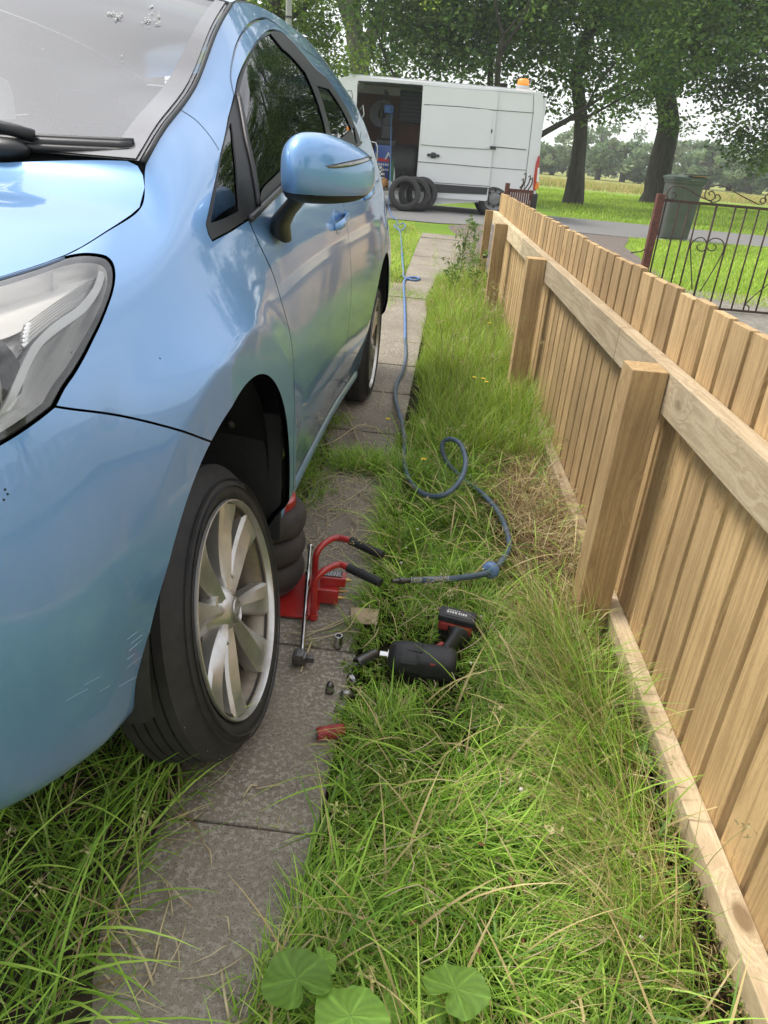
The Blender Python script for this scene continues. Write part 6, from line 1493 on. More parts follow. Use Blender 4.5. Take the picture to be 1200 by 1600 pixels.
def grow(p, d, L_, r, depth, rng, out, ends, spreadang=.6, up=.12, minr=.012):
    """a limb: curved tapering tube that forks; twig ends collect leaf clusters"""
    n = 5; pts = [p]; rad = [r]; dd = d.copy()
    for i in range(n):
        dd = dd+rng.normal(0,.13,3)+np.array([0,0,up*.3]); dd /= np.linalg.norm(dd); pts.append(pts[-1]+dd*L_/n); rad.append(r*(1-.42*(i+1)/n))
        if depth <= 2 and i >= 1: ends.append(pts[-1])
    out.append((np.array(pts), np.array(rad)))
    if depth <= 0: ends.append(pts[-1]); return
    k = rng.integers(2, 4) if depth > 1 else 3
    for j in range(k):
        a = rng.normal(0,1,3); a -= dd*np.dot(a, dd); a /= np.linalg.norm(a); an = rng.uniform(.5,1.2)*spreadang
        nd_ = dd*math.cos(an)+a*math.sin(an); nd_[2] += up*(.5 if depth > 1 else -.8); nd_ /= np.linalg.norm(nd_)
        grow(pts[-1 if j else -2], nd_, L_*rng.uniform(.62,.85), rad[-1]*rng.uniform(.6,.8), depth-1, rng, out, ends, spreadang, up)
PAL_ASH = [(.10,.18,.04),(.075,.145,.032),(.13,.215,.05),(.17,.26,.06),(.06,.12,.03),(.11,.19,.035)]
PAL_DARK = [(.05,.10,.03),(.075,.135,.04),(.04,.08,.025),(.10,.16,.04)]
PAL_LIME = [(.15,.23,.04),(.20,.28,.05),(.11,.18,.035),(.08,.14,.03)]
PAL_HAZED = [(.16,.22,.12),(.13,.19,.10),(.20,.25,.14)]  # far greens paled: distance haze put into the leaf colour
def tree(name, label, base, trunk, tr, limbs, n_each, spread, size, pal, seed, bark=None, depth=3, cat='tree', group=None, extra=None, flare=1.5, keep=None, L0=3.0, up=.12, rfac=.55, dark=1.0):
    rng = np.random.default_rng(seed); t = thing(name, label, cat, tuple(base), group); B0 = np.asarray(base, float)
    P = crom([np.array(p, float) for p in trunk], .35); m = len(P); rad = np.interp(np.arange(m), [0, m*.06, m*.16, m-1], [tr*flare, tr*1.18, tr, tr*.6])
    b = MB(); V = []; n = 20
    P2_ = P.copy(); T = np.gradient(P2_, axis=0)
    ph = rng.uniform(0, 6, 4)
    for i in range(m):
        for k in range(n):
            a = 2*math.pi*k/n; f = 1+.05*math.sin(3*a+ph[0]+i*.2)+.04*math.sin(7*a+ph[1])+(.28*math.sin(5*a+ph[2])**2 if i < m*.08 else 0)
            V.append(P2_[i]+np.array([math.cos(a), math.sin(a), 0])*rad[i]*f)
    b.add(V, [(i*n+j, i*n+(j+1)%n, (i+1)*n+(j+1)%n, (i+1)*n+j) for i in range(m-1) for j in range(n)]); b.build('trunk', bark or M_BARK, t, smooth=True)
    segs = []; ends = []
    for (f, d, L_, r_) in limbs:
        q = P[int(f*(m-1))]; d = np.array(d, float); d /= np.linalg.norm(d); grow(q, d, L_, tr*r_, depth, rng, segs, ends, up=up)
    b = MB()
    for pp, rr in segs:
        if rr[0] > .02: b.tube(pp, rr, 7 if rr[0] > .08 else 4, cap=False)
    b.build('branches', bark or M_BARK, t, smooth=True)
    E_ = np.array(ends)
    if extra is not None: E_ = np.concatenate([E_, np.array(extra)])
    if keep is not None: E_ = E_[keep(E_+B0)]
    V, F, Cc = leaves(E_, spread, n_each, size, pal, rng)
    raw('crown', V, F, M_LEAF, t, smooth=False, cols=Cc*dark)
    return t
def in_view(W_, m=.25):
    """keeps what could be seen from near the camera; the rest of the crown is cropped to a thinner set"""
    d = (W_-CP) @ RM; x = CX+FPX*d[:,0]/np.maximum(d[:,2],.1); y = CY+FPX*d[:,1]/np.maximum(d[:,2],.1)
    return (d[:,2] > 0) & (x > -500) & (x < 1700) & (y > -650)
# the two big trees beyond the road
B1 = at_g(895,318); B2 = at_g(1030,318)
def cloud(c, r, n, rng, lo=None):
    p = rng.normal(0,1,(n,3)); p /= np.linalg.norm(p,axis=1,keepdims=True); p *= (rng.uniform(.25,1,(n,1))**.5)*np.array(r); return p+np.array(c)
r1 = np.random.default_rng(21)
def tp(px, py, B, dy=0): q = at_y(px, py, B[1]+dy); return np.array([q[0]-B[0], dy, q[2]-B[2]])
t1 = [(0,0,-.1),(0,0,.3)]+[tuple(tp(x,y,B1)) for x,y in ((900,280),(905,235),(908,190),(903,140),(906,90))]+[(.6,.2,8.5),(.7,.2,11)]
def puff(B, specs, seed, dens=14):
    rng = np.random.default_rng(seed); out = []
    for px, py, rpx, dy in specs:
        c = tp(px, py, B, dy); r = rpx*(B[1]+dy)/FPX
        out.append(cloud(c, (r, r, r*.72), max(4, int(dens*(rpx/40.)**2)), rng))
    return np.concatenate(out)
e1 = puff(B1, [(700,45,60,-2),(640,20,55,-1),(760,60,55,0),(800,20,60,-1),(850,60,60,-1.5),(870,110,45,-1),(840,140,30,-1),(900,40,70,0),(930,120,45,.5),(960,60,60,0),(880,10,80,1),(980,120,35,-1),(720,-40,110,0),(860,-60,130,0),(960,-60,110,0),(868,165,18,-.6),(925,165,26,-.4),(790,95,24,-1)], 31, 15)
tree('ash_tree', 'leafy ash tree with a slim dark trunk beyond the road, just right of the van', B1, t1, .21,
     [(.62,(-1,-.3,.6),3.0,.42),(.5,(1,.1,.5),2.6,.4),(.6,(-.8,.6,.6),3.0,.42),(.65,(.3,-1,.6),2.8,.4),(.75,(.6,.5,.9),2.6,.4),(.85,(-.6,-.4,1),2.4,.4),(.95,(0,.2,1),2.5,.5)],
     34, .55, .15, PAL_ASH, 41, dark=.9, extra=e1, keep=in_view, depth=3, group='big trees beyond the road')
t2 = [(-.1,0,-.1),(0,0,.4)]+[tuple(tp(x,y,B2)) for x,y in ((1030,270),(1040,225),(1046,190),(1040,150),(1042,100))]+[(.4,.2,10),(.2,.2,13)]
e2 = puff(B2, [(1000,30,80,-1),(1060,60,70,-2),(1110,30,80,-1),(1150,90,65,-2),(1180,150,50,-2.5),(1190,210,38,-3),(1165,235,22,-3.5),(1120,130,40,-2),(1010,130,40,-1.5),(985,175,22,-1),(1075,120,30,-2.5),(1050,20,90,1),(1150,10,100,0),(1230,90,90,-2),(1250,190,60,-3),(1080,-70,150,0),(1200,-60,140,-1),(1000,-60,120,0),(960,150,26,-.5),(1140,205,26,-3),(1215,240,35,-3.4),(1075,190,16,-1.5),(1048,175,22,-1.6)], 32, 16)
tree('oak_tree', 'huge leafy tree with a thick dark trunk and forking limbs behind the wheelie bin', B2, t2, .42,
     [(.28,(-.9,0,1.25),4.0,.5),(.30,(1,-.4,.75),5.0,.5),(.4,(.3,-1,.5),4,.4),(.5,(-.7,.5,.7),4,.4),(.6,(.9,.5,.6),4,.4),(.7,(-.6,-.7,.8),4,.4),(.85,(.4,.3,1),3.5,.4)],
     36, .68, .18, PAL_ASH, 42, dark=.78, extra=e2, keep=in_view, depth=3, group='big trees beyond the road', flare=1.55)
# trees behind the van and on the left
B3 = np.array([-1.5, 24.0, .15]); e3 = puff(B3, [(640,60,70,0),(690,70,60,0),(740,70,60,0),(790,80,50,0),(600,90,35,0),(660,105,30,-1),(720,110,30,-1),(700,10,90,1),(620,10,70,1),(780,20,70,1),(650,-60,120,0),(760,-60,120,1),(845,75,35,1)], 33, 12)
tree('leafy_tree', 'tall leafy tree directly behind the van roof', B3+[3.2,0,0], [(0,0,-.1),(0,0,1),(.05,0,2),(.1,0,3)], .22, [(.4,(-1,-.2,.5),3,.5),(.5,(1,0,.6),3,.5),(.65,(0,-1,.7),3,.5),(.8,(-.4,.6,1),3,.5)], 32, .62, .15, PAL_ASH+PAL_DARK, 43, dark=.8, extra=e3-[3.2,0,0], keep=in_view)
B4 = np.array([-4.6, 17.0, .15]); e4 = puff(B4, [(500,60,34,0),(530,80,32,0),(520,30,30,0),(480,50,28,0),(550,100,24,0),(470,20,32,0),(500,100,26,0),(485,-20,40,0),(420,30,50,0),(440,-30,60,0),(360,-20,80,0)], 34, 16)
tree('lime_green_tree', 'yellow-green bushy tree between the lamp post and the van', B4+[1.2,0,0], [(0,0,-.1),(0,0,2),(.1,0,4),(0,0,7)], .16, [(.4,(-1,-.2,.5),1.8,.5),(.5,(1,0,.6),1.8,.5),(.7,(0,-1,.7),1.8,.5)], 40, .42, .085, PAL_LIME, 44, extra=e4-[1.2,0,0], keep=in_view, depth=2)
B5 = np.array([-5.6, 33.0, .15]); q = at_y(563,110,33.0); q2 = at_y(565,40,33.0)
e5 = puff(B5, [(480,-10,60,0),(600,60,50,0),(620,-10,70,1),(530,-40,70,0),(455,40,50,1),(590,100,30,0),(640,90,40,1),(470,110,50,2),(530,125,40,2),(600,120,40,2)], 35, 8)
tree('forked_tree', 'tall tree with a bare forked trunk showing left of the van', (q[0], 33.0, .15), [(0,0,-.1),(.1,0,3),(.0,0,q[2]-.15),(q2[0]-q[0]-.3,0,q2[2]-.15),(-.9,0,q2[2]+4)], .42,
     [(.42,(.35,0,1),5.0,.7),(.55,(-.5,0,1),4,.5),(.75,(.6,0,1),4,.5),(.9,(-.3,.3,1),4,.5)], 30, .75, .17, PAL_DARK+PAL_ASH, 45, extra=e5+[B5[0]-q[0],0,0], keep=in_view, bark=M_BARKP, depth=2)
B6 = np.array([-9.5, 28.0, .15]); e6 = puff(B6, [(300,-60,130,0),(420,20,70,0),(450,90,60,0),(500,120,50,0),(200,-80,160,0),(540,140,40,1),(380,100,90,0)], 36, 9)
tree('dark_tree', 'dark leafy tree behind the roof of the blue car', tuple(B6), [(0,0,-.1),(0,0,4),(.2,0,9)], .35, [(.5,(-1,0,.6),3,.5),(.6,(1,-.2,.6),3,.5),(.8,(.1,.5,1),3,.5)], 30, .8, .17, PAL_DARK, 46, extra=e6, keep=in_view, depth=2)
# hazy trees far across the meadow
rt = np.random.default_rng(77); far_specs = [(862,100,225,44),(890,98,205,60),(935,92,185,62),(975,90,215,50),(1005,105,240,40),(1075,98,215,45),(1110,88,222,50),(1145,95,240,42),(1180,85,245,45),(1215,90,225,50),(1250,96,210,60),(1290,100,220,50),(1350,104,215,60),(840,104,235,40),(800,108,215,50),(740,110,200,60),(680,105,190,60),(600,108,180,70)]
words_ = ['pale round-topped','broad grey-green','tall airy','low bushy','small rounded','loose feathery','wide haze-green','short dense','open-branched','tall ragged','heavy leafed','slim topped','wide spreading','low hazy','even domed','dense hazy','dim rounded','faint broad']
where = ['right beside the van tail','between van and slim trunk','behind the slim trunk','between the two big trunks','left of the thick trunk','right of the thick trunk','above the bin','right of the bin','over the gate scrolls','far right above the gate','beyond the right edge','past the right edge','outside the frame right','seen past the van corner','hidden by the van end','behind the van roof','behind the van middle','behind the van cab']
for k, (px, Y, top_, hw) in enumerate(far_specs):
    g_ = at_y(px, 268, float(Y)); zb = terr(0, Y); H_ = at_y(px, top_, float(Y))[2]-zb; rw = hw*Y/FPX
    rng = np.random.default_rng(500+k); ce = cloud((0,0,H_*.58), (rw, rw*.8, H_*.42), 46, rng); ce = ce[ce[:,2] > H_*.14]
    if k in (0,3,4,7,8): ce = np.concatenate([ce, cloud((rng.uniform(-1,1)*rw*.6,0,H_*.22), (rw*.9, rw*.6, H_*.22), 16, rng)])
    t = thing('distant_tree', f'{words_[k]} distant tree across the meadow, {where[k]}', 'tree', (g_[0], Y, zb), 'hazy trees across the meadow')
    b = MB(); b.tube([(0,0,-.2),(rng.uniform(-.3,.3),0,H_*.35),(rng.uniform(-.6,.6),0,H_*.8)], [.35,.26,.08], 8)
    for j in range(5): b.tube([(0,0,H_*(.25+.08*j)), tuple(ce[rng.integers(len(ce))])], [.14,.04], 5)
    b.build('trunk', M_BARK, t, smooth=True)
    V, F, Cc = leaves(ce, 1.5*H_/10, 60, .5, PAL_HAZED, rng); raw('crown', V, F, M_LEAF, t, smooth=False, cols=Cc)
# low hedge line at the back of the meadow
rng = np.random.default_rng(9); hc = np.stack([rng.uniform(-60, 150, 900), rng.uniform(122, 128, 900), rng.uniform(.3, 2.2, 900)], 1)
V, F, Cc = leaves(hc, 1.3, 26, .6, PAL_HAZED, rng); o = raw('hedgerow', V, F, M_LEAF, None, smooth=False, cols=Cc*.8); tag(o, 'hazy belt of far scrub closing off the back of the meadow', 'scrub', kind='stuff')
# ================================================================== trees behind the viewer (they show in the paint and glass)
for k, (x, y, h, r, sd) in enumerate(((14,-9,8,3.2,91),(18,3,9,3.4,92),(10,-22,9,4.0,93))):
    rng = np.random.default_rng(sd); ce = cloud((0,0,h*.62), (r,r,h*.36), 70, rng)
    t = thing('garden_tree', ['rounded tree in the gardens behind the viewer, right','tree beyond the garden on the far right','tree down the path behind the viewer','large tree behind the viewer, left'][k], 'tree', (x,y,0), 'trees behind the viewer')
    b = MB(); b.tube([(0,0,-.2),(.1,0,h*.3),(0,.1,h*.7)], [.3,.24,.08], 8); b.build('trunk', M_BARK, t, smooth=True)
    V, F, Cc = leaves(ce, 1.3, 60, .5, PAL_ASH, rng); raw('crown', V, F, M_LEAF, t, smooth=False, cols=Cc)
# ================================================================== grass, weeds, straw
GR = np.random.default_rng(123)
def blades(xy, Ln, wd, th0, kap, az, col, tipcol, z=None, seg=4):
    """curved tapering blades; arrays per blade"""
    N = len(xy); xy = np.asarray(xy); bc = lambda a: np.broadcast_to(np.asarray(a, float), (N,)).copy()
    Ln, wd, th0, kap, az = map(bc, (Ln, wd, th0, kap, az)); z0 = terr(xy[:,0], xy[:,1])-.006 if z is None else bc(z)
    P = np.c_[xy, z0]; h = np.stack([np.cos(az), np.sin(az), 0*az], 1); s_ = np.stack([-np.sin(az), np.cos(az), 0*az], 1)
    tw = GR.uniform(-.9, .9, N); V = []; C_ = []
    col = np.asarray(col); tipcol = np.asarray(tipcol); cur = P.copy()
    for i in range(seg+1):
        t = i/seg; w_ = wd*(1-t**1.8)*.5+wd*.04
        side = s_*np.cos(tw)[:,None]+np.cross(h, s_)*(np.sin(tw)*.6)[:,None]
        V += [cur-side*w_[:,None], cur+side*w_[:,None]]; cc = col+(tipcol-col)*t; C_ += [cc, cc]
        th = th0+kap*(t+.5/seg); st = (Ln/seg)[:,None]*(h*np.sin(th)[:,None]+np.array([0,0,1.])*np.cos(th)[:,None]); cur = cur+st
        cur[:,2] = np.maximum(cur[:,2], z0+.006+.01*(tw+.9))
    V = np.stack(V, 1).reshape(-1,3); C_ = np.stack(C_, 1).reshape(-1,3); m = 2*(seg+1)
    q = np.array([(2*i, 2*i+1, 2*i+3, 2*i+2) for i in range(seg)]); F = (np.arange(N)[:,None,None]*m+q[None]).reshape(-1,4)
    return V, F, C_
def join(parts):
    V, F, C_ = [], [], []; k = 0
    for v, f, c in parts: V.append(v); F.append(f+k); C_.append(c); k += len(v)
    return np.concatenate(V), np.concatenate(F), np.clip(np.concatenate(C_), .004, .9)
def pick(N, pal, p=None, var=.18):
    pal = np.array(pal); c = pal[GR.choice(len(pal), N, p=p)]; return c*GR.uniform(1-var, 1+var, (N,1))
GREENS = [(.195,.36,.045),(.27,.46,.055),(.37,.54,.095),(.11,.22,.03),(.45,.54,.15)]; STRAW = [(.52,.42,.20),(.42,.33,.15),(.60,.52,.29)]; BROWN = [(.16,.10,.05),(.24,.16,.08),(.34,.25,.13),(.10,.07,.04)]
def lump(x, y, s, seed):
    """cheap smooth noise 0..1"""
    r = np.random.default_rng(seed); v = 0
    for k in range(5):
        a, b_, c = r.uniform(-1,1,2)*s*(1.7**k), r.uniform(0,6), .6**k
        d = r.uniform(-1,1,2)*s*(1.7**k); v = v+c*np.sin(a[0]*x+a[1]*y+b_)*np.sin(d[0]*x-d[1]*y+b_*2)
    return .5+.5*np.clip(v/1.3, -1, 1)
EXCL = [(W(x, y, .0)[:2], r) for x, y, r in ((560,1028,.035),(620,1020,.05),(655,1040,.055),(695,1055,.05),(712,985,.055),(735,990,.045),(700,1010,.045),(640,1065,.04),(515,1080,.028),(532,1092,.034),(546,1062,.03),(528,1010,.03),(495,1145,.02),(518,1144,.022),(568,965,.03),(545,960,.02),(575,900,.03))]+[(at_z(768,890,.0)[:2], .03)]
def clear(xy, f=1.0):
    k = np.ones(len(xy), bool)
    for c, r in EXCL: k &= ((xy-c)**2).sum(1) > (r*f)**2
    return k
def scat(n, x0, x1, y0, y1): return np.c_[GR.uniform(x0, x1, n), GR.uniform(y0, y1, n)]
parts = []
# -- verge beside the path, near
xy = scat(76000, -.22, .665, .10, 3.3); e = path_r(xy[:,1])-.015+.055*(lump(xy[:,0]*0, xy[:,1], 5, 1)-.5)-.05*(xy[:,1] < .75)
m = (xy[:,0] > e) & clear(xy) & (GR.uniform(0,1,len(xy)) < .55+.45*lump(xy[:,0], xy[:,1], 14, 2)); xy = xy[m]; N = len(xy)
dead = np.exp(-(((xy[:,0]-.50)/.13)**2+((xy[:,1]-2.45)/.55)**2))+.6*np.exp(-(((xy[:,0]-.60)/.05)**2+((xy[:,1]-1.0)/.5)**2)); mask = GR.uniform(0,1,N)
cl = lump(xy[:,0], xy[:,1], 9, 3); L_ = GR.uniform(.04,.115,N)*(.75+.6*cl); nearF = np.exp(-((xy[:,0]-.50)/.08)**2-((xy[:,1]-1.35)/.42)**2); L_ *= 1+1.5*nearF; L_[xy[:,0] > .585] *= .25
hd_ = np.min(np.hypot(xy[:,None,0]-HOSE_XY[None,::2,0], xy[:,None,1]-HOSE_XY[None,::2,1]), 1); nearobj = ~clear(xy, 2.2) | (hd_ < .035); L_[nearobj] *= .45
wind = lump(xy[:,0], xy[:,1], 7, 4)*6.28*1.3; wind = np.where(xy[:,0] > .50, math.pi+.6*(wind/6.28-.5), wind)
c = pick(N, GREENS, [.28,.3,.22,.12,.08]); s_ = mask < .05+.11*lump(xy[:,0], xy[:,1], 12, 6); c[s_] = pick(s_.sum(), STRAW); dd = GR.uniform(0,1,N) < dead*1.5; c[dd] = pick(dd.sum(), BROWN+STRAW[:1]); L_[dd] *= .8
c *= (.66+.62*lump(xy[:,0], xy[:,1], 11, 12))[:,None]
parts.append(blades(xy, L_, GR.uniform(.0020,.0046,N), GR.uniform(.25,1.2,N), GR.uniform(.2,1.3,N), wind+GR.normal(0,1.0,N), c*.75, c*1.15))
xy = scat(12000, .30, .655, 1.75, 3.25); f_ = np.exp(-(((xy[:,0]-.53)/.11)**2+((xy[:,1]-2.45)/.5)**2)); xy = xy[GR.uniform(0,1,len(xy)) < f_]; N = len(xy); c = pick(N, BROWN[:3]+STRAW, p=[.2,.2,.2,.12,.16,.12])
parts.append(blades(xy, GR.uniform(.06,.16,N), GR.uniform(.0012,.0026,N), GR.uniform(.9,1.5,N), GR.uniform(-.3,.9,N), GR.uniform(0,6.28,N), c, c*1.1, z=GR.uniform(.0,.07,N)))
# fine wispy stems leaning out from the fence foot
xy = scat(1500, .42, .60, .75, 1.8); N = len(xy); c = pick(N, STRAW+GREENS[:2]+[(.30,.33,.10)], var=.2)
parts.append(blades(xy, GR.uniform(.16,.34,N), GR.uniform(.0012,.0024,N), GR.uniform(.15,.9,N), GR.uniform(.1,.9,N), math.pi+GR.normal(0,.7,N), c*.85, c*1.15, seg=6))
# longer broader blades lying over them
xy = scat(1500, -.12, .62, .15, 3.3); xy = xy[(xy[:,0] > path_r(xy[:,1])) & clear(xy, 2.6)]; N = len(xy); c = pick(N, GREENS[1:4]+STRAW[:1])
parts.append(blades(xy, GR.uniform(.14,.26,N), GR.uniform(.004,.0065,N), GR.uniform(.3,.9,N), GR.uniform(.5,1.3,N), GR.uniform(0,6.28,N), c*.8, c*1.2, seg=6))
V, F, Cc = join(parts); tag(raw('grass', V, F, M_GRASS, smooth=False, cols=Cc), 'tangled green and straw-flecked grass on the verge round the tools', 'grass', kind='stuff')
# -- middle verge, taller and yellower
parts = []
xy = scat(42000, -.2, .66, 3.0, 7.9); e = path_r(xy[:,1])+.0+.12*(lump(xy[:,0]*0, xy[:,1], 3, 7)-.45); m = (xy[:,0] > e) & (GR.uniform(0,1,len(xy)) < .5+.5*lump(xy[:,0], xy[:,1], 8, 8)); xy = xy[m]; N = len(xy)
mid_ = sstep(.0,.18, xy[:,0]-path_r(xy[:,1])); L_ = GR.uniform(.08,.2,N)*(.55+1.05*mid_)*(.7+.6*lump(xy[:,0],xy[:,1],6,9)); c = pick(N, [(.22,.34,.045),(.29,.41,.06),(.16,.27,.035),(.36,.46,.11)]+STRAW[:1], [.3,.28,.2,.14,.08])
parts.append(blades(xy, L_, GR.uniform(.0025,.0045,N), GR.uniform(.05,.55,N), GR.uniform(.2,1.2,N), GR.uniform(0,6.28,N), c*.8, c*1.15))
V, F, Cc = join(parts); tag(raw('tall_grass', V, F, M_GRASS, smooth=False, cols=Cc), 'tall bright grass crowding the fence past the second post', 'grass', kind='stuff')
# -- under and before the car
parts = []
xy = scat(30000, -1.9, -.30, -.25, 3.5); edge = -.395+.05*(lump(xy[:,0]*0, xy[:,1], 6, 10)-.5)+.035*np.exp(-((xy[:,1]-1.1)/.12)**2)+.05*sstep(2.0,2.8,xy[:,1]); m = (xy[:,0] < edge) & ((xy[:,1] < 1.25) | (xy[:,0] > -.85)); xy = xy[m]
m = ~(((np.abs(xy[:,0]+.36) < .13) & (np.abs(xy[:,1]-1.27) < .16)) | ((np.abs(xy[:,0]+.34) < .22) & (np.abs(xy[:,1]-1.83) < .24))); xy = xy[m]; N = len(xy)
c = pick(N, GREENS, [.36,.3,.14,.17,.03])*.8; s_ = GR.uniform(0,1,N) < .08+.25*np.exp(-((xy[:,0]+.42)/.06)**2); c[s_] = pick(s_.sum(), STRAW+BROWN[1:3])  # greens darkened here, the shade by the car put into the colour
under = xy[:,1] > 1.15
parts.append(blades(xy, GR.uniform(.08,.21,N)*np.where(under,.7,1), GR.uniform(.0025,.005,N), GR.uniform(.2,1.0,N), GR.uniform(.3,1.4,N), GR.uniform(0,6.28,N), c*.8, c*1.1))
xy = scat(500, -1.2, -.42, .25, 1.1); N = len(xy); c = pick(N, GREENS[:3]); parts.append(blades(xy, GR.uniform(.18,.32,N), GR.uniform(.004,.007,N), GR.uniform(.2,.8,N), GR.uniform(.5,1.6,N), GR.uniform(-1.2,1.6,N), c*.8, c*1.15, seg=6))
V, F, Cc = join(parts); tag(raw('grass', V, F, M_GRASS, smooth=False, cols=Cc), 'lush grass growing under and in front of the blue car, car shade painted into its green', 'grass', kind='stuff')
so_ = [(-2.2,-.6)]+[(-.385+.03*math.sin(5*y)+.02*math.sin(13*y+1)+.04*float(sstep(2.0,2.8,y)), y) for y in np.linspace(-.6,3.6,50)]+[(-2.2,3.6)]
vs, fs = fill(np.array(so_), [], .25); Vz = np.c_[vs, np.full(len(vs), .007)]; a, b_, c_ = Vz[fs[:,0]], Vz[fs[:,1]], Vz[fs[:,2]]; fl = np.cross(b_-a, c_-a)[:,2] < 0; fs[fl] = fs[fl][:, ::-1]
struct(raw('soil_edge', Vz, fs, mat('soil', (.055,.036,.022), rough=1, nscale=50, col2=(.02,.02,.01), bump=.8, bscale=60)))
# -- tuft across the path and mossy fringes in the joints
parts = []
for (px, py, n, sx, sy, Lm) in ((590,735,1500,.10,.035,.15),(560,722,500,.06,.03,.13),(640,735,700,.04,.06,.14),(480,760,450,.05,.12,.12),(520,660,200,.05,.05,.07),(640,842,150,.03,.03,.09),(655,685,200,.02,.08,.09),(640,462,500,.10,.14,.06),(605,468,300,.06,.2,.05),(680,400,120,.02,.5,.05)):
    c0 = at_g(px, py)[:2]; xy = c0+GR.normal(0,1,(n,2))*[sx,sy]; N = n; c = pick(N, GREENS[:4]+STRAW[:1], [.3,.3,.15,.1,.15]); parts.append(blades(xy, GR.uniform(.4,1,N)*Lm, GR.uniform(.002,.004,N), GR.uniform(.3,1.1,N), GR.uniform(.3,1.2,N), GR.uniform(0,6.28,N), c*.8, c*1.15))
for y in joints:
    n = 60; t = GR.uniform(-1,1,n); xy = np.c_[path_r(y)-.3+t*.3, y+GR.normal(0,.004,n)]; xy = xy[(np.abs(t) > .5)]; N = len(xy); c = pick(N, GREENS[:3]+STRAW[:1]); parts.append(blades(xy, GR.uniform(.01,.035,N), .002, GR.uniform(.1,1,N), .5, GR.uniform(0,6.28,N), c, c))
V, F, Cc = join(parts); tag(raw('grass', V, F, M_GRASS, smooth=False, cols=Cc), 'grass tufts pushing through the joints of the paving slabs', 'grass', kind='stuff')
# -- lawns farther off
def in_px(n, poly, hmin, hmax, wmin, wmax, pal, p=None, up=(.1,.7)):
    pg = np.array(poly); lo, hi = pg.min(0), pg.max(0); xy = scat(n, lo[0], hi[0], lo[1], hi[1]); xy = xy[in_poly(xy, pg)]; N = len(xy); c = pick(N, pal, p); c *= (.75+.5*lump(xy[:,0],xy[:,1],1.5,11))[:,None]
    return blades(xy, GR.uniform(hmin,hmax,N), GR.uniform(wmin,wmax,N), GR.uniform(*up,N), GR.uniform(.1,.9,N), GR.uniform(0,6.28,N), c*.85, c*1.15, seg=2)
LAWN = [(.30,.45,.05),(.38,.53,.07),(.23,.37,.04),(.45,.53,.13)]
lawnP = g2((981,372),(1090,379),(1260,392),(1400,410),(1400,500),(1215,482),(1165,478),(1100,466),(1020,440),(1005,405),(985,385))
parts = [in_px(46000, lawnP, .03,.07,.004,.008, LAWN)]
leftP = [(-2.2,4.4),(-.62,4.4),(-.52,6.2)]+[(path_r(6.6)-.62,6.6),(path_r(7.2)-.3,7.3)]+[(path_r(y)-.31, y) for y in (8,9,10,11,11.6)]+g2((645,349),(585,344),(520,340))
parts.append(in_px(30000, leftP, .03,.08,.003,.006, LAWN+STRAW[:1]))
V, F, Cc = join(parts); tag(raw('lawn', V, F, M_GRASS, smooth=False, cols=Cc), 'short mown lawn behind the iron gate and beside the path', 'lawn', kind='stuff')
fl0 = [(farL[0]-.6, farL[1]+.1), (16, pf[1]+2.2), (30, 34), (4, 34), (0,15)]
parts = [in_px(60000, [tuple(farL[:2]), ext(farL, pf, 1.3), (22, 20), (26,40), (3,40), tuple((farL+[.3,.5,0])[:2])], .05,.10,.010,.02, LAWN, up=(0,.5))]
rng = GR; xy = scat(34000, -10, 70, 44, 66); N = len(xy); c = pick(N, [(.40,.33,.13),(.33,.32,.10),(.22,.30,.06),(.46,.38,.18)]); parts.append(blades(xy, GR.uniform(.15,.36,N), .05, GR.uniform(0,.3,N), .3, GR.uniform(0,6.28,N), c*.9, c*1.1, seg=2))
V, F, Cc = join(parts); tag(raw('meadow', V, F, M_GRASS, smooth=False, cols=Cc), 'sunlit park grass with a straw coloured uncut strip at the back', 'grass', kind='stuff')
# -- seeding grass stems and tall weeds between path end and fence end
def stem_mesh(pts, r0, r1, b): P = crom(pts, .03); b.tube(P, np.linspace(r0, r1, len(P)), 5)
parts = []; xs_w = []
b = MB(); heads = []
for k in range(150):
    y = GR.uniform(3.3, 9.5); x = path_r(y)+GR.uniform(.12, .62) if y < 7.5 else path_r(y)+GR.uniform(.15,.5); h = GR.uniform(.28,.55); a = GR.uniform(0,6.28); l_ = GR.uniform(.02,.14); z = terr(x,y)
    p = [(x,y,z),(x+l_*.3*math.cos(a),y+l_*.3*math.sin(a),z+h*.6),(x+l_*math.cos(a),y+l_*math.sin(a),z+h)]; stem_mesh(p, .0012, .0008, b); heads.append(p[-1])
for k in range(60):
    y = GR.uniform(.5, 3.2); x = GR.uniform(path_r(y)+.05, .6); h = GR.uniform(.10,.24); a = GR.uniform(0,6.28); l_ = GR.uniform(.05,.2); p = [(x,y,0),(x+l_*.4*math.cos(a),y+l_*.4*math.sin(a),h*.7),(x+l_*math.cos(a),y+l_*math.sin(a),h)]; stem_mesh(p, .0011, .0007, b); heads.append(p[-1])
for (x0, y0, x1, y1, z1) in ((60,1320,20,1300,.16),(215,1400,225,1275,.14),(250,1480,60,1380,.15),(120,1480,140,1330,.15),(1000,1180,940,1275,.12)):
    p = [W(x0,y0,0), .5*(W(x0,y0,0)+W(x1,y1,z1))+[0,0,.03], W(x1,y1,z1)]; stem_mesh(p, .0012,.0008, b); heads.append(p[-1])
o = b.build('seeding_grass', mat('stem_straw', (.30,.27,.10), rough=.8), smooth=True); tag(o, 'thin seeding grass stems standing above the verge', 'grass stems', kind='stuff')
V, F, Cc = leaves(np.array(heads)+[0,0,-.01], .020, 14, .012, [(.42,.36,.18),(.36,.36,.14),(.50,.44,.26)], GR, droop=-.3, aspect=.35); raw('seed_heads', V, F, M_GRASS, o, smooth=False, cols=Cc)['kind'] = 'stuff'
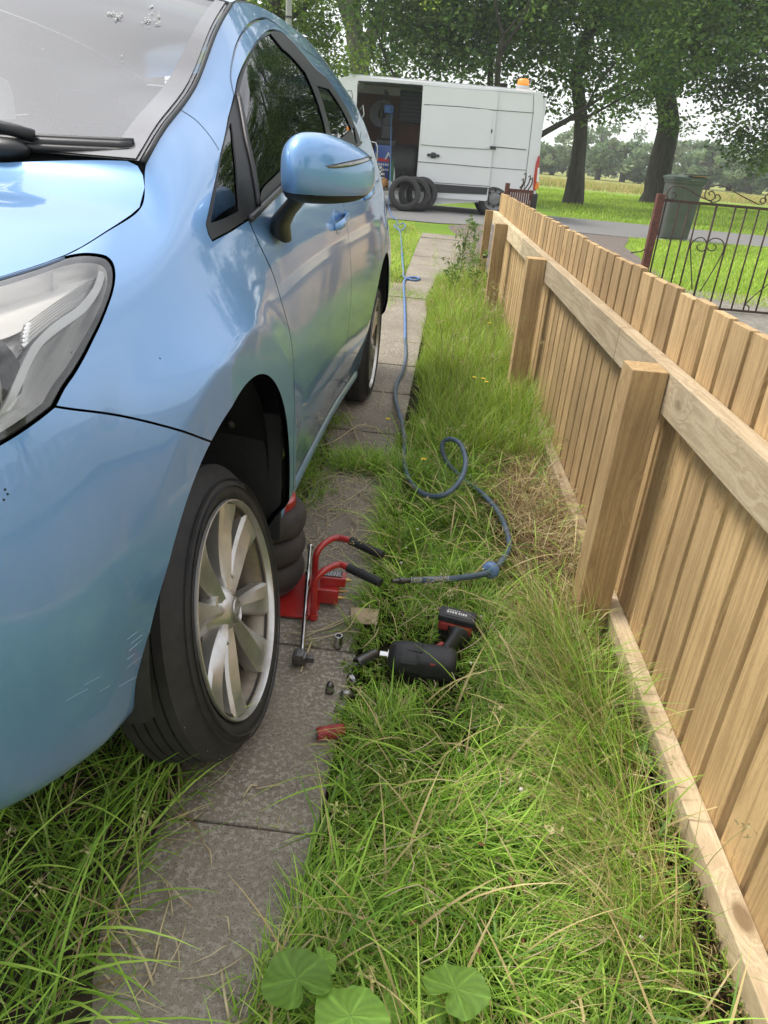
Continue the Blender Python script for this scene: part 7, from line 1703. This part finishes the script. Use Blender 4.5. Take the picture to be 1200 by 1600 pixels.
# -- straw lying on the path
M_STRAW = mat('dry_straw', (.60,.50,.30), rough=.8, nscale=60, namt=.3); b = MB()
lines = [((455,735),(520,765),(600,810),(650,850)),((470,770),(515,745),(560,752),(620,790)),((510,800),(560,770),(600,735)),((480,700),(520,690),(560,665),(585,668)),((530,640),(545,655),(560,690)),((500,765),(540,800),(590,815)),
         ((520,610),(545,640),(548,660)),((585,600),(600,615),(592,632)),((560,690),(600,720),(620,760)),((555,730),(575,760),(590,800)),((590,815),(575,845),(560,860)),((600,808),(578,840)),((640,880),(600,800),(560,770)),
         ((465,1000),(520,975),(575,950)),((470,1050),(480,1020),(488,1000)),((470,1002),(540,985),(560,945)),((445,990),(500,985),(545,968)),((540,880),(500,860),(470,830)),
         ((150,1400),(215,1480),(240,1540)),((268,1395),(252,1450),(240,1500)),((345,1510),(352,1560),(360,1600)),((255,1370),(280,1400),(300,1418)),((160,1380),(200,1330),(230,1355)),((210,1560),(240,1520),(250,1480)),
         ((180,1540),(130,1490),(90,1475)),((445,1470),(470,1440),(480,1390)),((420,1460),(455,1472),(480,1460)),((400,1232),(440,1225)),((380,1245),(392,1226),(402,1228)),
         ((560,860),(620,900),(700,960)),((720,760),(780,800),(860,850)),((800,720),(840,760),(870,800)),((760,1180),(830,1240),(860,1300)),((700,1240),(770,1280),(830,1290)),((770,1090),(840,1160),(870,1220)),((720,1330),(800,1360),(860,1430))]
rs = random.Random(4)
for l in lines:
    p = [W(x, y, .008+.03*rs.random()*(0 if i in (0, len(l)-1) else 1)) for i, (x, y) in enumerate(l)]; P = crom(p, .02); b.tube(P, .0016 if rs.random() < .7 else .0023, 5)
for k in range(-170, 150):
    x, y = (rs.gauss(560,60), rs.gauss(760,60)) if k < 80 else (rs.uniform(560,900), rs.uniform(780,1550)) if k < 130 else (rs.uniform(60,400), rs.uniform(1230,1590)); p = W(x, y, .006); a = rs.uniform(0,3.14); l_ = rs.uniform(.03,.13)
    if k >= 80 and k < 130: p = p+[0,0,.04]
    b.tube(crom([p, p+[l_*.5*math.cos(a), l_*.5*math.sin(a), rs.uniform(.004,.03)], p+[l_*math.cos(a+.3), l_*math.sin(a+.3), rs.uniform(0,.02)]], .02), .0012, 4)
o = b.build('straw_litter', M_STRAW, smooth=True); tag(o, 'dry straw stalks strewn over the slabs and grass', 'straw', kind='stuff')
# -- leafy weeds
M_WEED = leaf_mat('weed_leaf', .3)
def blob_leaf(c, n_, r, nrm, az, lobes, colr, V, F, Cc, fold=.025, wav=.035):
    """a rounded scalloped leaf, puckered between pale veins, with a notch at the stalk"""
    nrm = np.asarray(nrm, float); nrm /= np.linalg.norm(nrm); u = np.cross(nrm, [0,0,1.]) if abs(nrm[2]) < .95 else np.array([1.,0,0]); u /= np.linalg.norm(u); v = np.cross(nrm, u); u, v = u*math.cos(az)+v*math.sin(az), v*math.cos(az)-u*math.sin(az)
    n_ = 96; k0 = len(V); R_ = [.04,.18,.34,.5,.66,.8,.91,1.0]; ph = rs.uniform(0,6)
    for q, ring_ in enumerate(R_):
        for i in range(n_):
            a = 2*math.pi*i/n_; vein = abs(math.cos(lobes*.5*a+.0))**.5; notch = .62*max(0, math.cos(a-math.pi))**26
            edge = 1+.035*math.cos(lobes*a)+.03*math.cos(2*a+ph)+wav*.6*abs(math.sin(11*a))-.02*math.sin(5*a+ph)
            rr = r*ring_*edge*(1-notch); crk = .035*math.sin(9*ring_*3.1+3*a+ph)*math.sin(lobes*2*a+ph)
            V.append(c+u*rr*math.cos(a)+v*rr*math.sin(a)+nrm*r*(fold*ring_**1.5*math.cos(lobes*a)+crk*ring_+.10*ring_**2*math.sin(2*a+ph)))
            vl = max(0, 1-abs(((a*lobes/(2*math.pi)+.5) % 1)-.5)*lobes*1.1*(ring_+.25)*2.2); Cc.append(np.array(colr)*(.80+.35*vl+.10*math.sin(14*a+ph+ring_*9)))
    for q in range(len(R_)-1):
        for i in range(n_): F.append((k0+q*n_+i, k0+(q+1)*n_+i, k0+(q+1)*n_+(i+1)%n_, k0+q*n_+(i+1)%n_))
    F.append(tuple(k0+i for i in range(n_)))
def weed(name, label, cat, specs, group=None, col=(.20,.36,.06)):
    base = W(specs[0][0], specs[0][1], 0) if len(specs[0]) < 8 else None; t = thing(name, label, cat, tuple(base), group)
    stalks = MB()
    for k, (px, py, z, rpx, tilt, az, lob) in enumerate(specs):
        c = W(px, py, z); dist = np.linalg.norm(c-CP); V, F, Cc = [], [], []; nr = (math.sin(tilt)*math.cos(az), math.sin(tilt)*math.sin(az), math.cos(tilt))
        blob_leaf(c-base, 30, rpx*dist/FPX, nr, az, lob, np.array(col)*rs.uniform(.8,1.25), V, F, Cc); raw('leaf', V, F, M_WEED, t, cols=np.array(Cc)); stalks.tube(crom([c-base, (c-base)*[.6,.6,.5], (0,.01,0)], .02), .002, 5)
    stalks.build('stalk', mat('weed_stalk', (.16,.22,.07), rough=.6), t, smooth=True); return t
weed('broadleaf_weed', 'round-leaved weed with two large overlapping leaves, bottom edge by the slab', 'weed', [(464,1530,.12,46,.25,2.2,5),(505,1500,.09,20,.5,.5,5),(480,1560,.03,24,.4,4.0,5)])
weed('broadleaf_weed', 'broad lobed weed leaves spreading at the bottom edge between the two others', 'weed', [(548,1588,.12,48,.2,1.2,5),(600,1578,.10,26,.45,.2,5),(612,1545,.03,14,.4,.2,5)])
weed('broadleaf_weed', 'single large mallow-like leaf low in the grass, rightmost along the bottom', 'weed', [(712,1545,.11,42,.3,.8,6),(680,1580,.04,20,.4,2.8,6)])
weed('small_weed', 'small lobed green weed against the low rail near the front', 'weed', [(998,1165,.05,13,.7,3.5,5),(985,1183,.06,11,.6,2.6,5),(1006,1192,.04,12,.7,4.0,5),(992,1148,.07,8,.6,3.0,5),(1068,1385,.03,8,.5,3,5)], col=(.12,.24,.04))
weed('small_weed', 'pale green leafy weed beside the second fence post foot', 'weed', [(785,690,.05,12,.5,2.8,3),(800,682,.06,12,.5,.2,3),(830,672,.06,13,.5,.8,3),(815,690,.04,10,.5,1.5,3)], col=(.14,.24,.05))
weed('clover_patch', 'clump of small dark clover leaves low in the grass at the bottom right', 'weed', [(910+rs.uniform(-60,60), 1400+rs.uniform(-110,90), .02+.02*rs.random(), rs.uniform(6,10), rs.uniform(.1,.6), rs.uniform(0,6), 3) for _ in range(34)], col=(.06,.13,.025))
# tall upright sow-thistles
def thistle(px, py, ht, lab, sd):
    p = at_g(px, py); t = thing('tall_weed', lab, 'weed', tuple(p), 'tall leafy weeds beside the path'); r = np.random.default_rng(sd); b = MB(); tips = []; s_ = crom([(0,0,0),(r.uniform(-.02,.02),0,ht*.5),(r.uniform(-.04,.04),0,ht)], .04); b.tube(s_, np.linspace(.006,.003,len(s_)), 6)
    for k in range(9):
        i = int(len(s_)*(.3+.07*k)); i = min(i, len(s_)-1); a = r.uniform(0,6.28); e = s_[i]+[.07*math.cos(a), .05*math.sin(a), .10]; b.tube([s_[i], e], .002, 5); tips.append(e)
    b.build('stem', mat('weed_stalk'), t, smooth=True); c = np.concatenate([s_[2:], np.array(tips)]); V, F, Cc = leaves(c, .045, 9, .05, [(.10,.17,.04),(.14,.21,.06)], r, droop=-.5, aspect=.3); raw('foliage', V, F, M_LEAF, t, smooth=False, cols=Cc)
thistle(716, 455, .62, 'tallest leafy weed, at the path edge in front of the van', 1); thistle(735, 440, .55, 'leafy weed close behind the tallest one, nearer the fence', 2); thistle(742, 470, .36, 'short leafy weed in the tall grass near the third post', 3); thistle(700, 470, .30, 'thin leafy weed leaning over the slabs', 4)
for k, (px, py) in enumerate(((757,330),(742,325),(712,338))): pass
# flowers
M_YEL = mat('yellow_petals', (.75,.52,.02), rough=.6); M_WHT = mat('clover_white', (.62,.60,.50), rough=.7)
def flower(px, py, z, r, m, lab, nm, cat, group, stem=True):
    p = at_z(px, py, z+terr(0, 4)); t = thing(nm, lab, cat, (p[0], p[1], 0), group); zz = p[2]; b = MB()
    for k in range(9):
        a = 2*math.pi*k/9; u_ = np.array([math.cos(a), math.sin(a), 0]); v_ = np.array([-math.sin(a), math.cos(a), 0]); b.add([np.array([0,0,zz])+u_*r*.15, np.array([0,0,zz+.002])+u_*r*.6+v_*r*.25, np.array([0,0,zz+.004])+u_*r, np.array([0,0,zz+.002])+u_*r*.6-v_*r*.25], [(0,1,2,3)])
    b.build('petals', m, t); b = MB(); b.lathe([(.0004,zz+.004),(r*.3,zz+.002),(r*.25,zz-.004),(.0004,zz-.006)], 8); b.build('flower_head', mat('flower_centre', (.55,.36,.03), rough=.8), t, smooth=True)
    b = MB(); b.tube(crom([(0,0,zz),(.01,.01,zz*.5),(.0,.02,0)], .04), .0013, 5); b.build('stem', mat('weed_stalk'), t, smooth=True)
for px, py, z, lab in ((741,590,.22,'yellow flower standing left of the pair by the second post'),(755,592,.24,'lower of the pair of yellow flowers by the second post'),(760,597,.20,'right-hand yellow flower of the pair by the second post'),(606,655,.16,'lone yellow flower on a thin stem over the slabs'),(662,718,.12,'small yellow flower in the tuft beside the hose'),(806,458,.2,'tiny yellow flower by the third fence post'),(765,505,.25,'yellow flower in tall grass beyond the pair')):
    flower(px, py, z, .013, M_YEL, lab, 'yellow_flower', 'flower', 'yellow wild flowers')
b = MB(); 
for k in range(26):
    x, y = rs.uniform(-.02,.58), rs.uniform(.5,3.0); z = rs.uniform(.03,.08); r = rs.uniform(.0025,.005)
    if x < path_r(y)+.06: continue
    b.lathe([(.0004,r),(r*.8,r*.6),(r,0),(r*.7,-r*.7),(.0004,-r*.8)], 7, M=Tr(x,y,z))
o = b.build('clover_flowers', M_WHT, smooth=False); tag(o, 'scattered little white clover heads and seed fluff in the verge', 'clover', kind='stuff')
# -- a few dead leaves
M_DEAD = mat('dead_leaf', (.22,.09,.04), rough=.9, nscale=40, col2=(.10,.05,.025))
b = MB()
for k in range(46):
    px, py = rs.uniform(790,900), rs.uniform(800,960)
    if k > 26: px, py = rs.uniform(560,900), rs.uniform(700,1500)
    c = W(px, py, .035+.03*rs.random()); a = rs.uniform(0,6.28); r = rs.uniform(.006,.014); u_ = np.array([math.cos(a), math.sin(a), rs.uniform(-.4,.4)])*r; v_ = np.array([-math.sin(a), math.cos(a), rs.uniform(-.5,.5)])*r*.5; b.add([c-u_, c-v_*1.0, c+u_, c+v_+[0,0,r*.3]], [(0,1,2),(0,2,3)])
o = b.build('dead_leaves', M_DEAD); tag(o, 'curled brown dead leaves caught in the dry grass by the fence', 'dead leaves', kind='stuff')
# ================================================================== damp summer air
b = MB(); b.box(-700, 700, -400, 800, -1.2, 45); hz = b.build('haze', None); hz.data.materials.clear()
hm = bpy.data.materials.new('haze_air'); hm.use_nodes = True; hm.node_tree.nodes.clear()
ho = hm.node_tree.nodes.new('ShaderNodeOutputMaterial'); hv_ = hm.node_tree.nodes.new('ShaderNodeVolumePrincipled'); hv_.inputs['Color'].default_value = (.92,.95,1,1); hv_.inputs['Density'].default_value = .0012; hv_.inputs['Anisotropy'].default_value = .2
hm.node_tree.links.new(hv_.outputs[0], ho.inputs['Volume']); hz.data.materials.append(hm); hz['kind'] = 'stuff'; hz['label'] = 'thin pale summer haze over the park'
SC.cycles.volume_bounces = 1; SC.cycles.volume_step_rate = 20; SC.cycles.volume_max_steps = 16
bpy.context.view_layer.update()
